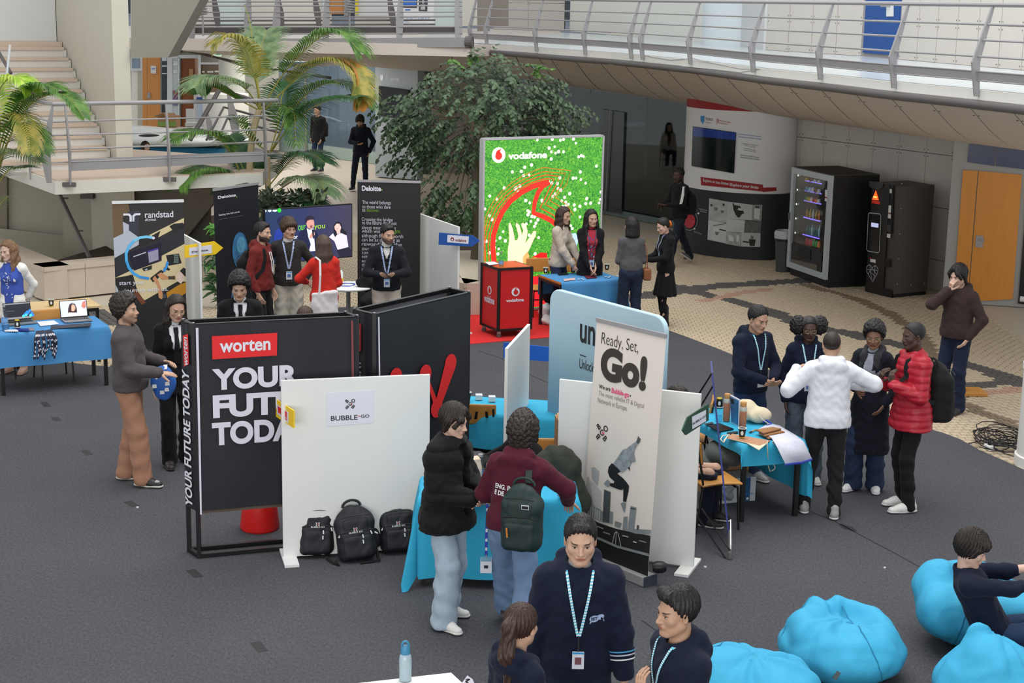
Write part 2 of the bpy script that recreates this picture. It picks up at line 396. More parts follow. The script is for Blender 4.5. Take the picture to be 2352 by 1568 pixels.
def hair_ops(kind,down):
 o=[];dn=np.asarray(down,float)
 def cap(t,low=-.062,hl=.066,hz=.060,sl=.62,up=0.0,back=0.0):
  c=[E_((0,-.016-back*.5,.038+up*.5),(.0765+t,.097+t+back*.5,.086+t*1.15+up*.5),k=0)]
  c.append(P_((0,hl,hz+.010),(0,.80,-sl),k=.010));c.append(P_((0,0,low),(0,.25,-1),k=.015))
  return c
 if kind=='buzz':o+=cap(.005,-.055,.066,.062)
 elif kind=='short':o+=cap(.013,-.062,.070,.068,up=.012);o+=[C((-.035,.060,.100),(.04,.054,.104),.018,.02,k=.03)]
 elif kind=='quiff':o+=cap(.013,-.062,.070,.064,up=.012);o+=[C((-.03,.070,.106),(.035,.064,.110),.024,.026,k=.03)]
 elif kind=='crop':o+=cap(.009,-.06,.068,.066,up=.008);o+=[C((-.032,.058,.100),(.032,.058,.100),.015,k=.02)]
 elif kind=='curtain':
  o+=cap(.020,-.085,.066,.070,up=.012)
  for s in(-1,1):o+=[C((s*.012,.062,.112),(s*.058,.078,.055),.020,.022,k=.025),C((s*.058,.078,.055),(s*.080,.045,-.012),.022,.015,k=.02),C((s*.078,-.01,.02),(s*.076,-.03,-.06),.026,.02,k=.03)]
 elif kind=='mop':
  o+=cap(.024,-.072,.078,.038,up=.014)
  o+=[C((-.045,.074,.072),(.045,.074,.076),.026,.028,k=.03),C((-.078,.022,.035),(-.083,.0,-.02),.022,.014,k=.02),C((.078,.022,.035),(.083,.0,-.02),.022,.014,k=.02)]
 elif kind=='curly':o+=cap(.034,-.068,.072,.066,up=.018);o+=[E_((0,.052,.108),(.062,.035,.03),k=.03)]
 elif kind=='curlybig':
  o+=cap(.042,-.105,.074,.066,up=.02,back=.01);o+=[E_((0,.045,.110),(.068,.04,.034),k=.03),E_((0,-.075,-.055),(.082,.05,.06),k=.03)]
 elif kind=='afro':o+=cap(.036,-.055,.070,.068,up=.022)
 elif kind=='puffs':
  o+=cap(.008,-.058,.068,.066)
  for s in(-1,1):o+=[E_((s*.108,-.03,.035),(.086,.08,.10),k=.02)]
 elif kind in('long','longwavy','longbehind','shoulder','bob','midlong'):
  o+=cap(.015,-.075,.062,.076,up=.006)
  ln=dict(long=.34,longwavy=.36,longbehind=.36,shoulder=.20,bob=.13,midlong=.22)[kind]
  bk=np.array([0,-1,0.0])
  for x,yy,rr,q in((-.072,-.025,.034,1),(.072,-.025,.034,1),(-.045,-.075,.042,1.02),(.045,-.075,.042,1.02),(0,-.088,.045,1.05)):
   a=np.array([x,yy,.02]);b=a*np.array([1.15,1,0])+dn*.13+np.array([0,-.006,0]);e=b+dn*(ln-.13)*q+np.array([x*.25,-.012,0])
   o+=[C(a,b,rr,rr*1.05,k=.03)]
   if ln>.14:o+=[C(b,e,rr*1.05,rr*.62,k=.03)]
  if kind in('long','longwavy'):
   for s in(-1,1):
    a=np.array([s*.074,.012,.02]);b=np.array([s*.088,.012,-.05])+dn*.06;e=b+dn*(ln-.12)+np.array([s*.012,.035,0])
    o+=[C(a,b,.024,.026,k=.025),C(b,e,.027,.017,k=.025)]
 elif kind in('ponytail','bun','updo'):
  o+=cap(.011,-.060,.066,.068)
  if kind=='ponytail':
   o+=[C((0,-.105,.055),(0,-.135,.03),.028,.036,k=.02),C((0,-.135,.03),np.array([0,-.15,-.02])+dn*.1,.036,.044,k=.03),C(np.array([0,-.15,-.02])+dn*.1,np.array([0.0,-.13,-.04])+dn*.27,.044,.018,k=.03)]
  elif kind=='bun':o+=[E_((-.012,-.115,.035),(.034,.034,.036),k=.012)]
 return o
def _m(nt,op,a,b=None,clamp=0):
 n=nt.nodes.new('ShaderNodeMath');n.operation=op;n.use_clamp=clamp
 for i,q in enumerate((a,b)):
  if q is None:continue
  if isinstance(q,(int,float)):n.inputs[i].default_value=q
  else:nt.links.new(q,n.inputs[i])
 return n.outputs[0]
def skin_mat(skin,brow,beard=0.0,must=0.0,lip=None,soft=0.0):
 key=('skin',skin,brow,beard,must,lip)
 if key in _MC:return _MC[key]
 m,nt,b=new_mat('skin');at=nd(nt,'ShaderNodeAttribute',attribute_name='hp');sp=nd(nt,'ShaderNodeSeparateXYZ');L(nt,at.outputs['Vector'],sp.inputs[0])
 x,y,z=sp.outputs;ax=_m(nt,'ABSOLUTE',x)
 def ell(cx,cz,rx,rz,sk=0.0,soft=.25,xx=None):
  u=_m(nt,'DIVIDE',_m(nt,'SUBTRACT',xx if xx is not None else ax,cx),rx);zz=z if not sk else _m(nt,'SUBTRACT',z,_m(nt,'MULTIPLY',_m(nt,'SUBTRACT',ax,cx),sk))
  v=_m(nt,'DIVIDE',_m(nt,'SUBTRACT',zz,cz),rz);r=_m(nt,'ADD',_m(nt,'MULTIPLY',u,u),_m(nt,'MULTIPLY',v,v))
  return _m(nt,'DIVIDE',_m(nt,'SUBTRACT',1+soft,r),2*soft,1)
 front=_m(nt,'DIVIDE',_m(nt,'SUBTRACT',y,.035),.01,1)
 tc=nd(nt,TXC);nz=nd(nt,'ShaderNodeTexNoise');nz.inputs['Scale'].default_value=18;L(nt,tc.outputs['Object'],nz.inputs['Vector'])
 cur=nd(nt,'ShaderNodeMix',data_type='RGBA');L(nt,nz.outputs[0],cur.inputs[0])
 cur.inputs[6].default_value=tuple(q*.9 for q in skin)+(1,);cur.inputs[7].default_value=tuple(min(1,q*1.06)for q in skin)+(1,);cur=cur.outputs[2]
 def lay(mask,col,amt=1.0,gate=1):
  nonlocal cur
  if gate:mask=_m(nt,'MULTIPLY',mask,front)
  if amt!=1:mask=_m(nt,'MULTIPLY',mask,amt)
  n=nd(nt,'ShaderNodeMix',data_type='RGBA');L(nt,mask,n.inputs[0]);L(nt,cur,n.inputs[6]);n.inputs[7].default_value=(*col,1);cur=n.outputs[2]
 if beard:
  low=_m(nt,'DIVIDE',_m(nt,'SUBTRACT',_m(nt,'ADD',-.030,_m(nt,'MULTIPLY',_m(nt,'SUBTRACT',y,.03),-.28)),z),.016,1)
  back=_m(nt,'DIVIDE',_m(nt,'ADD',y,.03),.012,1);nk=_m(nt,'DIVIDE',_m(nt,'ADD',z,.118),.012,1)
  lay(_m(nt,'MULTIPLY',_m(nt,'MULTIPLY',low,back),nk),brow,beard,0)
  lay(ell(0,-.060,.028,.012,soft=.3),skin,beard*.8)
 if must:lay(ell(0,-.0445,.027,.0065,xx=x),brow,must)
 lip=lip or tuple(a*b_ for a,b_ in zip(skin,(.78,.48,.46)))
 lay(ell(0,-.059,.0225,.0085,xx=x),lip);lay(ell(0,-.0592,.021,.0013,soft=.6,xx=x),tuple(q*.35 for q in lip))
 lay(ell(.0335,.0225,.0195,.0042,sk=.12),brow,.92)
 lay(ell(.0325,.0035,.0165,.0078),tuple(q*.55 for q in skin),.7)
 lay(ell(.0325,.0012,.0140,.0052),tuple(.16+.38*q**.6 for q in skin));lay(ell(.0325,.0014,.0055,.0054),(.025,.014,.009));lay(ell(.0325,.0062,.0150,.0022,soft=.5),(.02,.015,.012),.9)
 L(nt,cur,b.inputs['Base Color']);b.inputs['Roughness'].default_value=.5;b.inputs['Subsurface Weight'].default_value=.0;b.inputs['Specular IOR Level'].default_value=.35
 _MC[key]=m;return m
def cloth(col,kind='plain'):
 key=('cloth',col,kind)
 if key in _MC:return _MC[key]
 if kind=='denim':m=mat(str(key),col,.85,.10,40,.12,stretch=(1,1,.5),spec=.2,sheen=.03)
 elif kind=='shiny':m=mat(str(key),col,.42,.12,40,.1,spec=.35)
 elif kind=='knit':m=mat(str(key),col,.9,.16,160,.5,spec=.15,sheen=.06)
 elif kind=='fleece':m=mat(str(key),col,.95,.14,60,.5,spec=.1,sheen=.1)
 else:m=mat(str(key),col,.88,.10,70,.2,spec=.18,sheen=.04)
 m.name='cloth_'+kind;_MC[key]=m;return m
def hair_mat(col):
 key=('hair',col)
 if key in _MC:return _MC[key]
 m=mat(str(key),col,.48,.45,90,.55,spec=.35,stretch=(1,1,.12),detail=4);m.name='hair';_MC[key]=m;return m
DENS=1.0
class Person:pass
def person(label,loc,face,h=1.75,sex='m',skin='light',hair=('short','black'),top=None,under=None,legs=None,shoes=None,pose=None,vox=.010,name='person',group=None,lanyard=None,beard=0.0,must=0.0,glasses=None,loose=1.0,look=None,backhand=None,headw=1.0,lip=None,show_legs=1):
 SK=dict(light=(.52,.33,.245),fair=(.60,.39,.30),tan=(.43,.255,.17),brown=(.18,.092,.058),dark=(.062,.031,.022),olive=(.49,.30,.21))
 HC=dict(black=(.012,.010,.010),dark=(.022,.015,.012),brown=(.055,.032,.020),auburn=(.085,.038,.022),lightbrown=(.19,.105,.055),grey=(.2,.2,.2))
 sk=SK.get(skin,skin);hc=HC.get(hair[1],hair[1]);pose=pose or{};s=h/1.75;fem=sex=='f';Pn=Person()
 root=thing(name,label,'person',(loc[0],loc[1],loc[2]if len(loc)>2 else 0.0),PI+math.radians(face),group);Pn.root=root;Pn.s=s
 pz=pose.get('pz',.94);py=pose.get('py',0.0);lp,lr,tw=pose.get('lean',(2,0,0))
 Rt=rotm(rz=tw)@rotm(rx=-lp,ry=lr);pel=A3(pose.get('px',0.0),py,pz);T=lambda*p:pel+Rt@(A3(*p)-A3(0,0,.94));D=lambda*p:Rt@A3(*p);fy=D(0,1,0)
 sw=.142 if fem else.163;hy,hp_,hr=pose.get('head',(0,0,0));Rh=rotm(rz=hy)@rotm(rx=-hp_)@rotm(ry=hr)
 nb=T(0,-.012,1.455);Hc=T(0,-.004,1.50)+Rh@A3(0,.018,.122);Pn.Hc=Hc;Pn.Rh=Rh;Pn.T=T;Pn.D=D
 Pn.R=Rt
 sh={-1:T(-sw,-.012,1.392),1:T(sw,-.012,1.392)};hands=pose.get('hands',{});arm={}
 for sd,nm in((-1,'L'),(1,'R')):
  hd=hands.get(nm,{});
  if not isinstance(hd,dict):hd=dict(at=hd)
  at=hd.get('at');t=A3(*at)if at is not None else T(sd*(sw+.085),.04,.85)
  el,wr=ik(sh[sd],t,.29,.26,hd.get('el',(sd*.55,-.8,-.2)));fdir=A3(*hd['dir'])if 'dir' in hd else(wr-el)
  pn=A3(*hd['palm'])if 'palm' in hd else A3(-sd,.15,0);arm[sd]=(el,wr,fdir/np.linalg.norm(fdir),pn,hd.get('curl',.42),hd.get('show',1))
 Pn.arm=arm;feet=pose.get('feet',{});leg={}
 for sd,nm in((-1,'L'),(1,'R')):
  ft=feet.get(nm,(sd*.10,0.0,sd*10.0));fz=ft[3]if len(ft)>3 else 0.0;hipj=pel+rotm(rz=tw*.5)@A3(sd*.088,0,-.02)
  kn,an=ik(hipj,A3(ft[0],ft[1],.085+fz),.421,.423,pose.get('knee',(sd*.12,1,0)));leg[sd]=(hipj,kn,an,ft[2],ft[4]if len(ft)>4 else 0.0)
 Pn.leg=leg
 ops=[C(T(0,0,1.33),T(0,.005,1.10),.118,.10,.72,fy,k=0),C(T(0,0,1.06),T(0,0,.95),.11,.12,.75,fy),C(sh[-1],sh[1],.05,k=.03)]
 nk=.045 if fem else.053
 for sd in(-1,1):
  el,wr,fd,pn,cu,show=arm[sd];ops+=[C(sh[sd],el,.046,.038),C(el,wr-fd*.005,.037,.0255,k=.015)]
  a,k_,n_,tz,tp=leg[sd];ops+=[C(a,k_,.078,.05,k=.03),C(k_,n_,.05,.036,k=.02),C(n_,n_+rotm(rz=-tz)@A3(0,.10,-.045),.034,.026,k=.02)]
 ops+=[C(nb-D(0,0,.03),Hc+Rh@A3(0,-.022,-.045),nk*1.12,nk*.98,k=.03),C(nb+D(-.09,.0,-.03),nb+D(.09,0,-.03),.035,k=.04)]
 ho=xf(head_ops(fem,headw),Rh,Hc);ho[0]=ho[0][:-2]+(.02,'u');ops+=ho
 fine=[(Hc-.125,Hc+.135,min(.0052,vox*.5)*DENS)]
 for sd in(-1,1):
  el,wr,fd,pn,cu,show=arm[sd]
  if show:
   ops+=hand_ops(wr,fd,pn,sd,cu,.94 if fem else 1.0);c=wr+fd*.075;fine.append((c-.105,c+.105,min(.0058,vox*.6)*DENS))
  else:ops+=[C(wr,wr+fd*.07,.026,.02)]
 V,Q=mesh_ops(ops,vox*1.7,fine);hpv=(V-Hc)@Rh;far=(np.linalg.norm(hpv,axis=1)>.17)|(hpv[:,2]<-.125);hpv[far]=(0,-1,0)
 me=np_mesh('body',V*s,Q);at=me.attributes.new('hp','FLOAT_VECTOR','POINT');at.data.foreach_set('vector',hpv.astype(np.float32).ravel())
 Pn.body=link_mesh('body',me,skin_mat(sk,hc if hair[1]!='lightbrown' else(.10,.06,.035),beard,must,lip),root)
 if hair[0]:
  dn=Rh.T@A3(0,0,-1);cut=hair_ops(hair[0],dn);wv=1
  V,Q=mesh_ops(xf(cut,Rh,Hc),max(min(vox*.7,.008),.0055)*DENS);H=(V-Hc)@Rh;N=vnorm(V,Q)
  if hair[0]in('curly','curlybig','puffs','afro'):
   d=.0075*wob(H,150,1)+.005*wob(H,310,2)
   if hair[0]=='puffs':d*=np.clip((np.abs(H[:,0])-.06)/.03,.1,1)*1.2
  else:
   th=np.arctan2(H[:,0],H[:,1]+.02);amp=.0035 if hair[0]not in('longwavy','mop')else.006
   d=amp*np.sin(th*26+3*np.sin(H[:,2]*22)+2*wob(H,30))+amp*.5*np.sin(th*57+5*np.sin(H[:,2]*9))
   if hair[0]in('longwavy',):V=V+Rh@A3(1,0,0)*(.007*np.sin(H[:,2]*55+th*3))[:,None]*(H[:,2]<0)[:,None]
   if hair[0]=='buzz':d*=.15
  V=V+N*d[:,None];link_mesh('hair',np_mesh('hair',V*s,Q),hair_mat(hc),root)
 def garment(nm,ops,m,vx=None,amp=.0045,f=34,cut=None,quilt=0,par=root,seed=0.0):
  V,Q=mesh_ops(ops,(vx or vox)*DENS)
  N=vnorm(V,Q);d=amp*folds(V,f,seed+loc[0])*(.35+.65*np.clip(.5+.9*wob(V,7,seed),0,1.3))+amp*.6*wob(V,f*1.9,loc[1])
  if quilt:d+=.15*quilt*(np.abs(np.sin(PI*(V@Rt[:,2]+.010*wob(V,9))/quilt))**.6-.7)
  V=V+N*d[:,None];return link_mesh(nm,np_mesh(nm,V*s,Q),m,par)
 def torso(r0,r1,r2,zh,flat=.74,shr=.062,rb=None):
  o=[C(T(0,0,1.32),T(0,.004,1.10),r0*loose,r1*loose,flat,fy,k=0),C(sh[-1]+D(.02,0,-.004),sh[1]+D(-.02,0,-.004),shr*.9,k=.05),C(nb-D(.03,0,.035),sh[-1],.048,.05,k=.04),C(nb+D(.03,0,-.035),sh[1],.048,.05,k=.04)]
  o+=[C(T(0,.004,1.10),T(0,.004,max(zh+.05,.9)),r1*loose,r2*loose,flat,fy,k=.04)]
  if fem:o+=[E_(T(sd*.062,.095,1.275),(.056,.05-(.018 if r0<.14 else 0),.058),Rt,k=.05)for sd in(-1,1)]
  if zh<.86:
   wz=pel[2]-.94;c0=T(0,0,.92);o.append(C(c0,A3(c0[0],c0[1]+.01,zh+wz),r2*loose,(rb or r2*1.12)*loose,.78,fy,k=.04))
  return o
 if under:
  uo=torso(.132,.118,.13,.93,shr=.044)if not under.get('wide')else torso(.155,.14,.14,.9);uo+=[C(nb-D(0,0,.02),nb+D(0,.004,under.get('neck',.02)),nk*1.22,nk*1.18,k=.02),C(nb+D(-.10,0,-.035),nb+D(.10,0,-.035),.036,k=.04)]
  garment('shirt',uo,cloth(under['col'],under.get('kind','plain')),amp=.002);Pn.under=uo
  if under.get('tie'):
   zs=np.linspace(1.425,1.08,14);sx=[]
   for z_,w_ in zip(zs,[.022,.024]+[.018+.016*i/11 for i in range(12)]):sx.append((z_,w_))
   mb=MB();Lp=[];Rp=[]
   for z_,w_ in sx:
    p=on_surface(Pn,uo,0,z_);Lp.append((p+D(-w_,.012,0))*s);Rp.append((p+D(w_,.012,0))*s)
   mb.ribbon(Lp,Rp);mb.ribbon([Vc(q)for q in np.array(Lp)+fy*.006],[Vc(q)for q in np.array(Rp)+fy*.006]);k0=np.array(Lp[0]);k1=np.array(Rp[0])
   mb.tube([k0,k1],[.014,.014],8);mb.obj('necktie',cloth(under['tie'],'plain'),root,world=0,smooth=1)
 Pn.top=None
 if top:
  kd=top.get('kind','sweater');zh=top.get('hem',.90);ft=top.get('fit',1.0);q=dict(puffer=1.16,coat=1.06,fleece=1.12).get(kd,1.0)*ft;fl=.74 if not fem else.72
  r0=(.150 if fem else.168)*q;r1=(.135 if fem else.160)*q;r2=(.172 if fem else.184)*q
  to=torso(r0,r1,r2,zh,fl,(.055 if fem else.064)*q,top.get('flare'))
  sl=top.get('sleeve',1.0)*q*(.88 if fem else 1.0)
  for sd in(-1,1):
   el,wr,fd,pn,cu,show=arm[sd];ud=(wr-el)/np.linalg.norm(wr-el)
   if top.get('short')=='elbow' or top.get('rolled'):wr2=el+ud*.06
   else:wr2=wr-ud*.012
   to+=[C(sh[sd],el,.063*sl,.056*sl,k=.045),C(el,wr2,.060*sl,(.043 if kd not in('puffer',)else.05)*sl,k=.02)]
   if kd in('hoodie','sweater','puffer')and not top.get('rolled'):to+=[C(wr2-ud*.03,wr2+ud*.006,.037*sl,.036*sl,k=.01)]
  nz_=top.get('neck',.02)
  to+=[C(nb+D(-.11,0,-.04),nb+D(.11,0,-.04),.042*q,k=.05),C(nb-D(0,0,.03),nb+D(0,.004,nz_),nk*1.38,nk*1.32,k=.03)]
  if kd in('hoodie','sweater')and zh>=.86 and not top.get('straight'):to+=[C(T(0,.004,zh+.07),T(0,.004,zh+.03),r2*1.03*loose,r2*.97*loose,fl,fy,k=.01)]
  if zh>=.86:to.append(P_(T(0,0,zh),D(0,0,-1),k=.012))
  else:to.append(P_(A3(0,0,zh+pel[2]-.94-.02),A3(0,0,-1),k=.01))
  if top.get('hood'):
   q2=top['hood'];to+=[E_(nb+D(0,-.088,-.022),(.118*q2,.052,.072),Rt@rotm(rx=25),k=.03)]
   for a in(-1,1):to+=[C(nb+D(a*.082,-.055,.040),nb+D(a*.066,.060,-.015),.040,.032,k=.025),C(nb+D(a*.066,.060,-.015),nb+D(a*.014,.105,-.080),.032,.018,k=.02)]
   to+=[C(nb+D(-.07,-.068,.040),nb+D(.07,-.068,.040),.040,k=.02)]
  if top.get('collar'):
   q2=top['collar']
   for a in(-1,1):to+=[C(nb+D(a*.06,-.04,q2*.6),nb+D(a*.055,.04,q2*.1),.022,.024,k=.02),C(nb+D(a*.055,.04,q2*.1),nb+D(a*.045,.11,-.11),.022,.014,k=.02)]
   to+=[C(nb+D(-.055,-.055,q2*.7),nb+D(.055,-.055,q2*.7),.024,k=.02)]
  to.append(('c',nb+D(0,.012,-.005),nb+D(0,.03,.16),nk*1.14,nk*1.5,1,None,.008,'s'))
  Pn.top=list(to)
  if 'open' in top:
   z0,w0,w1=top['open'];R_=Rt;zt=1.44
   for i in range(5):
    f0=i/5;f1=(i+1)/5;za=z0+(zt-z0)*f0;zb=z0+(zt-z0)*f1
    wa=w0+(w1-w0)*f0;wb=w0+(w1-w0)*f1;to.append(('c',T(0,.2,za),T(0,.2,zb+.01),max(wa,.004),max(wb,.004),.1,D(0,0,0)+fy*0+D(0,1,0)*0+A3(0,0,0),.006,'s'))if 0 else to.append(B_(T(0,.2,(za+zb)/2),((wa+wb)/2,.19,(zb-za)/2+.012),.004,R_,k=.008,op='s'))
  Pn.topobj=garment(dict(hoodie='hoodie',sweater='sweater',puffer='puffer_jacket',coat='coat',jacket='jacket',blazer='blazer',suit='suit_jacket',fleece='fleece_jacket',shirt='shirt').get(kd,'sweater'),to,cloth(top['col'],dict(puffer='shiny',fleece='fleece',sweater='knit').get(kd,'plain')if 'mat' not in top else top['mat']),amp=top.get('amp',.0042),quilt=top.get('quilt',0))
 legs=legs or dict(col=(.03,.04,.07))
 lk=legs.get('kind','trousers');ra,rk,rh_=legs.get('r',(.090,.070,.058));lo=[]
 if lk=='skirt':
  wz=pel[2]-.94;c0=T(0,0,1.0);so=[C(c0,A3(c0[0],c0[1],legs.get('hem',.52)+wz),.125,legs.get('flare',.235),.82,fy,k=0),P_((0,0,legs.get('hem',.52)+wz),(0,0,-1),k=.006),P_(T(0,0,1.0),D(0,0,1),k=.01)]
  V,Q=mesh_ops(so,vox*DENS);a_=np.arctan2(V[:,0]-pel[0],V[:,1]-pel[1]);rr=np.clip((1.0-V[:,2])/.5,0,1);nrm=np.stack([np.sin(a_),np.cos(a_),0*a_],1);V=V+nrm*(.016*np.sin(a_*11)*rr)[:,None]
  link_mesh('skirt',np_mesh('skirt',V*s,Q),cloth(legs['skirt'],'plain'),root);ra,rk,rh_=.082,.056,.043
 lo+=[C(T(0,0,1.0),pel+A3(0,-.012,-.02),.118,.134,.80,fy,k=0)]
 hz=legs.get('hz',.05)
 for sd in(-1,1):
  a,k_,n_,tz,tp=leg[sd];u=(n_-k_)/np.linalg.norm(n_-k_);e=n_+u*(.085-hz)*.8
  lo+=[C(a+A3(0,-.01,.02),k_,ra,rk,k=.04),C(k_,e,rk,rh_,k=.02)]
 lo.append(P_(T(0,0,1.0),D(0,0,1),k=.008))
 if hz<=.06 and pz>.8 and not legs.get('nocut'):lo.append(P_((0,0,.022),(0,0,-1),k=.004))
 Pn.legops=lo
 if show_legs:garment('tights' if lk=='skirt' else 'trousers',lo,cloth(legs['col'],legs.get('mat','plain')),vx=vox*1.15,amp=legs.get('amp',.006),f=legs.get('f',30),seed=1.3)
 sc_=dict(up=(.6,.6,.58),sole=(.6,.6,.58));sc_.update(shoes or{})
 if show_legs and shoes!=0:
  for sd in(-1,1):
   a,k_,n_,tz,tp=leg[sd];R=rotm(rz=-tz)@rotm(rx=-tp);b=A3(n_[0],n_[1],n_[2]-.085);w_=.9 if fem else 1.0;f_=lambda*p:b+A3(0,0,.085)+R@(A3(*p)*A3(w_,w_,1)-A3(0,0,.085))
   up=R@A3(0,0,1);so=[C(f_(0,-.045,.042),f_(0,.06,.040),.041,.044,k=0),C(f_(0,.06,.036),f_(-sd*.008,.155,.030),.045,.038,.8,up,k=.02),C(f_(0,-.03,.07),f_(0,-.025,sc_.get('high',.105)),.044,.043,k=.025),C(f_(0,.02,.06),f_(0,.09,.045),.036,.034,k=.03),P_(f_(0,0,.016),-up,k=.004)]
   V,Q=mesh_ops(so,min(vox,.010)*DENS);o=link_mesh('boot' if sc_.get('high',0)>.15 else 'shoe',np_mesh('shoe',V*s,Q),cloth(sc_['up'],'shiny'),root)
   so=[C(f_(0,-.046,.018),f_(0,.06,.018),.046,.049,.38,up,k=0),C(f_(0,.06,.018),f_(-sd*.008,.158,.018),.049,.043,.38,up,k=.01),P_(f_(0,0,.001),-up,k=.003),P_(f_(0,0,sc_.get('sh',.028)),up,k=.003)]
   V,Q=mesh_ops(so,min(vox,.009)*DENS);link_mesh('sole',np_mesh('sole',V*s,Q),cloth(sc_['sole'],'shiny'),o)
   if sc_.get('lace')is not None:
    mb=MB()
    for i in range(4):
     yy=.045+.022*i;zz=.092-.011*i;mb.tube([f_(-.024,yy,zz-.010)*s,f_(0,yy+.004,zz+.003)*s,f_(.024,yy,zz-.010)*s],.0036*s,5)
    mb.obj('laces',cloth(sc_['lace']),o,world=0)
   if sc_.get('toe'):
    V,Q=mesh_ops([E_(f_(-sd*.006,.135,.056),(.027,.034,.013),R,k=0)],.006);link_mesh('toe_patch',np_mesh('toe_patch',V*s,Q),cloth(sc_['toe']),o)
 if glasses:
  mb=MB()
  for sd in(-1,1):
   c=A3(sd*.0335,.094,-.002);mb.tube([(Hc+Rh@(c+A3(.022*math.cos(t),-.004*abs(math.cos(t)),.019*math.sin(t))))*s for t in np.linspace(0,2*PI,15)],.0017*s,5)
   mb.tube([(Hc+Rh@A3(sd*.055,.090,.004))*s,(Hc+Rh@A3(sd*.083,.005,.008))*s],.0017*s,5)
  mb.tube([(Hc+Rh@A3(-.012,.096,.002))*s,(Hc+Rh@A3(.012,.096,.002))*s],.0017*s,5);mb.obj('glasses',cmat('wire_frame',glasses,rough=.3,metal=.6),root,world=0)
 if lanyard:add_lanyard(Pn,lanyard)
 return Pn
def on_surface(Pn,ops,x,z,back=0):
 ys=np.linspace(.32,-.05,75)*(-1 if back else 1);P=np.array([Pn.T(x,y,z)for y in ys]);F=points(ops,P);i=np.nonzero(F<0)[0]
 if len(i)==0 or i[0]==0:return Pn.T(x,.1 if not back else-.1,z)
 i=i[0];t=F[i-1]/(F[i-1]-F[i]);return P[i-1]+(P[i]-P[i-1])*t
def clean(ops):return[o for o in ops if not(o[0]=='b' and o[-1]=='s')]
def add_lanyard(Pn,ld):
 ops=clean(Pn.top);D=Pn.D;s=Pn.s;w=ld.get('w',.009);ze=ld.get('end',1.12);m=cloth(ld['col'],'shiny');rows=[]
 for sd in(-1,1):
  path=[Pn.T(sd*.045,-.085,1.47),Pn.T(sd*.078,-.04,1.478),Pn.T(sd*.086,.02,1.462)]
  for t in np.linspace(0,1,12):
   x=sd*(.066*(1-t)**.9+.004);z=1.472-(1.472-ze)*t;path.append(on_surface(Pn,ops,x,z)+D(0,.007,0))
  path=[p for p in path];rows.append(path)
 mb=MB();m2=MB();
 for path in rows:
  Lp=[];Rp=[]
  for i,p in enumerate(path):
   d=path[min(i+1,len(path)-1)]-path[max(i-1,0)];d/=np.linalg.norm(d)+1e-9;c=np.cross(d,D(0,1,0))if i>2 else np.cross(d,D(0,.3,1));c/=np.linalg.norm(c)+1e-9;Lp.append(p-c*w);Rp.append(p+c*w)
  mb.ribbon([Vc(q*s)for q in Lp],[Vc(q*s)for q in Rp])
  for i in range(2,len(path)-1):
   for j in range(2):
    a=path[i]+(path[i+1]-path[i])*(j*.5+.1);b=path[i]+(path[i+1]-path[i])*(j*.5+.34);d=b-a;c=np.cross(d,D(0,1,0));c/=np.linalg.norm(c)+1e-9;e=D(0,.0015,0);k=d*.35
    m2.add([Vc((q+e)*s)for q in(a-c*w,a+c*w+k,b+c*w+k,b-c*w)],[(0,1,2,3)])
 o=mb.obj('lanyard',m,Pn.root,world=0,double=1)
 if ld.get('col2'):m2.obj('fleck',cloth(ld['col2'],'shiny'),o,world=0)
 if ld.get('badge'):
  c=rows[0][-1]*.5+rows[1][-1]*.5;drop=ld.get('drop',.03);p=c+A3(0,0,-drop-.055)+D(0,.004,0);q=on_surface(Pn,ops,0,ze-drop-.05)+D(0,.01,0)
  p[1]=q[1];p[0]=q[0];R3=Matrix([list(r)for r in Pn.R]);bw,bh=ld.get('size',(.075,.105))
  mc=MB();mc.tube([Vc(c*s),Vc((p+A3(0,0,bh/2))*s)],.004*s,6);mc.obj('strap_clip',cloth((.03,.03,.035)),o,world=0)
  mb=MB().box(p*s,(bw*s,.004*s,bh*s),R3);b=mb.obj('badge',cloth(ld['badge'],'shiny'),Pn.root,world=0)
  mb=MB();e=D(0,.004,0)
  mb.box((p+e+A3(0,0,-bh*.02))*s,(bw*.55*s,.003*s,bh*.4*s),R3);mb.obj('print',cloth(ld.get('print',(.1,.16,.4))),b,world=0)
  mb=MB();mb.box((p+e+A3(0,0,bh*.42))*s,(bw*.95*s,.003*s,bh*.1*s),R3);mb.obj('band',cloth(ld.get('band',(.05,.3,.65))),b,world=0)
def decal(Pn,t,box,col,back=0,bold=.01,name=LTR,shear=0.0,ops=None):
 V,Fc=text_geo(t,bold,2,shear);lo=V.min(0);hi=V.max(0);q=(V-lo)/(hi-lo);ops=ops or clean(Pn.top);out=[]
 gx=np.linspace(0,1,9);gz=np.linspace(0,1,5);grid=np.array([[on_surface(Pn,ops,(1 if back else-1)*(box[0]+(box[2]-box[0])*a),box[1]+(box[3]-box[1])*b,back)for b in gz]for a in gx])
 for a,b in q:
  i=min(int(a*8),7);j=min(int(b*4),3);u=a*8-i;v=b*4-j
  p=(grid[i,j]*(1-u)+grid[i+1,j]*u)*(1-v)+(grid[i,j+1]*(1-u)+grid[i+1,j+1]*u)*v;out.append(Vc((p+Pn.D(0,-.009 if back else.009,0))*Pn.s))
 mb=MB();mb.add(out,Fc);return mb.obj(name,cloth(col),Pn.topobj,world=0)
def patch(Pn,pts,col,back=0,name='emblem',ops=None,h=.008):
 ops=ops or clean(Pn.top);mb=MB();mb.poly([Vc((on_surface(Pn,ops,(1 if back else-1)*x,z,back)+Pn.D(0,-h if back else h,0))*Pn.s)for x,z in pts]);return mb.obj(name,cloth(col),Pn.topobj,world=0)
def hold(Pn,o):
 return wm(Pn.root)
M_carpet=None
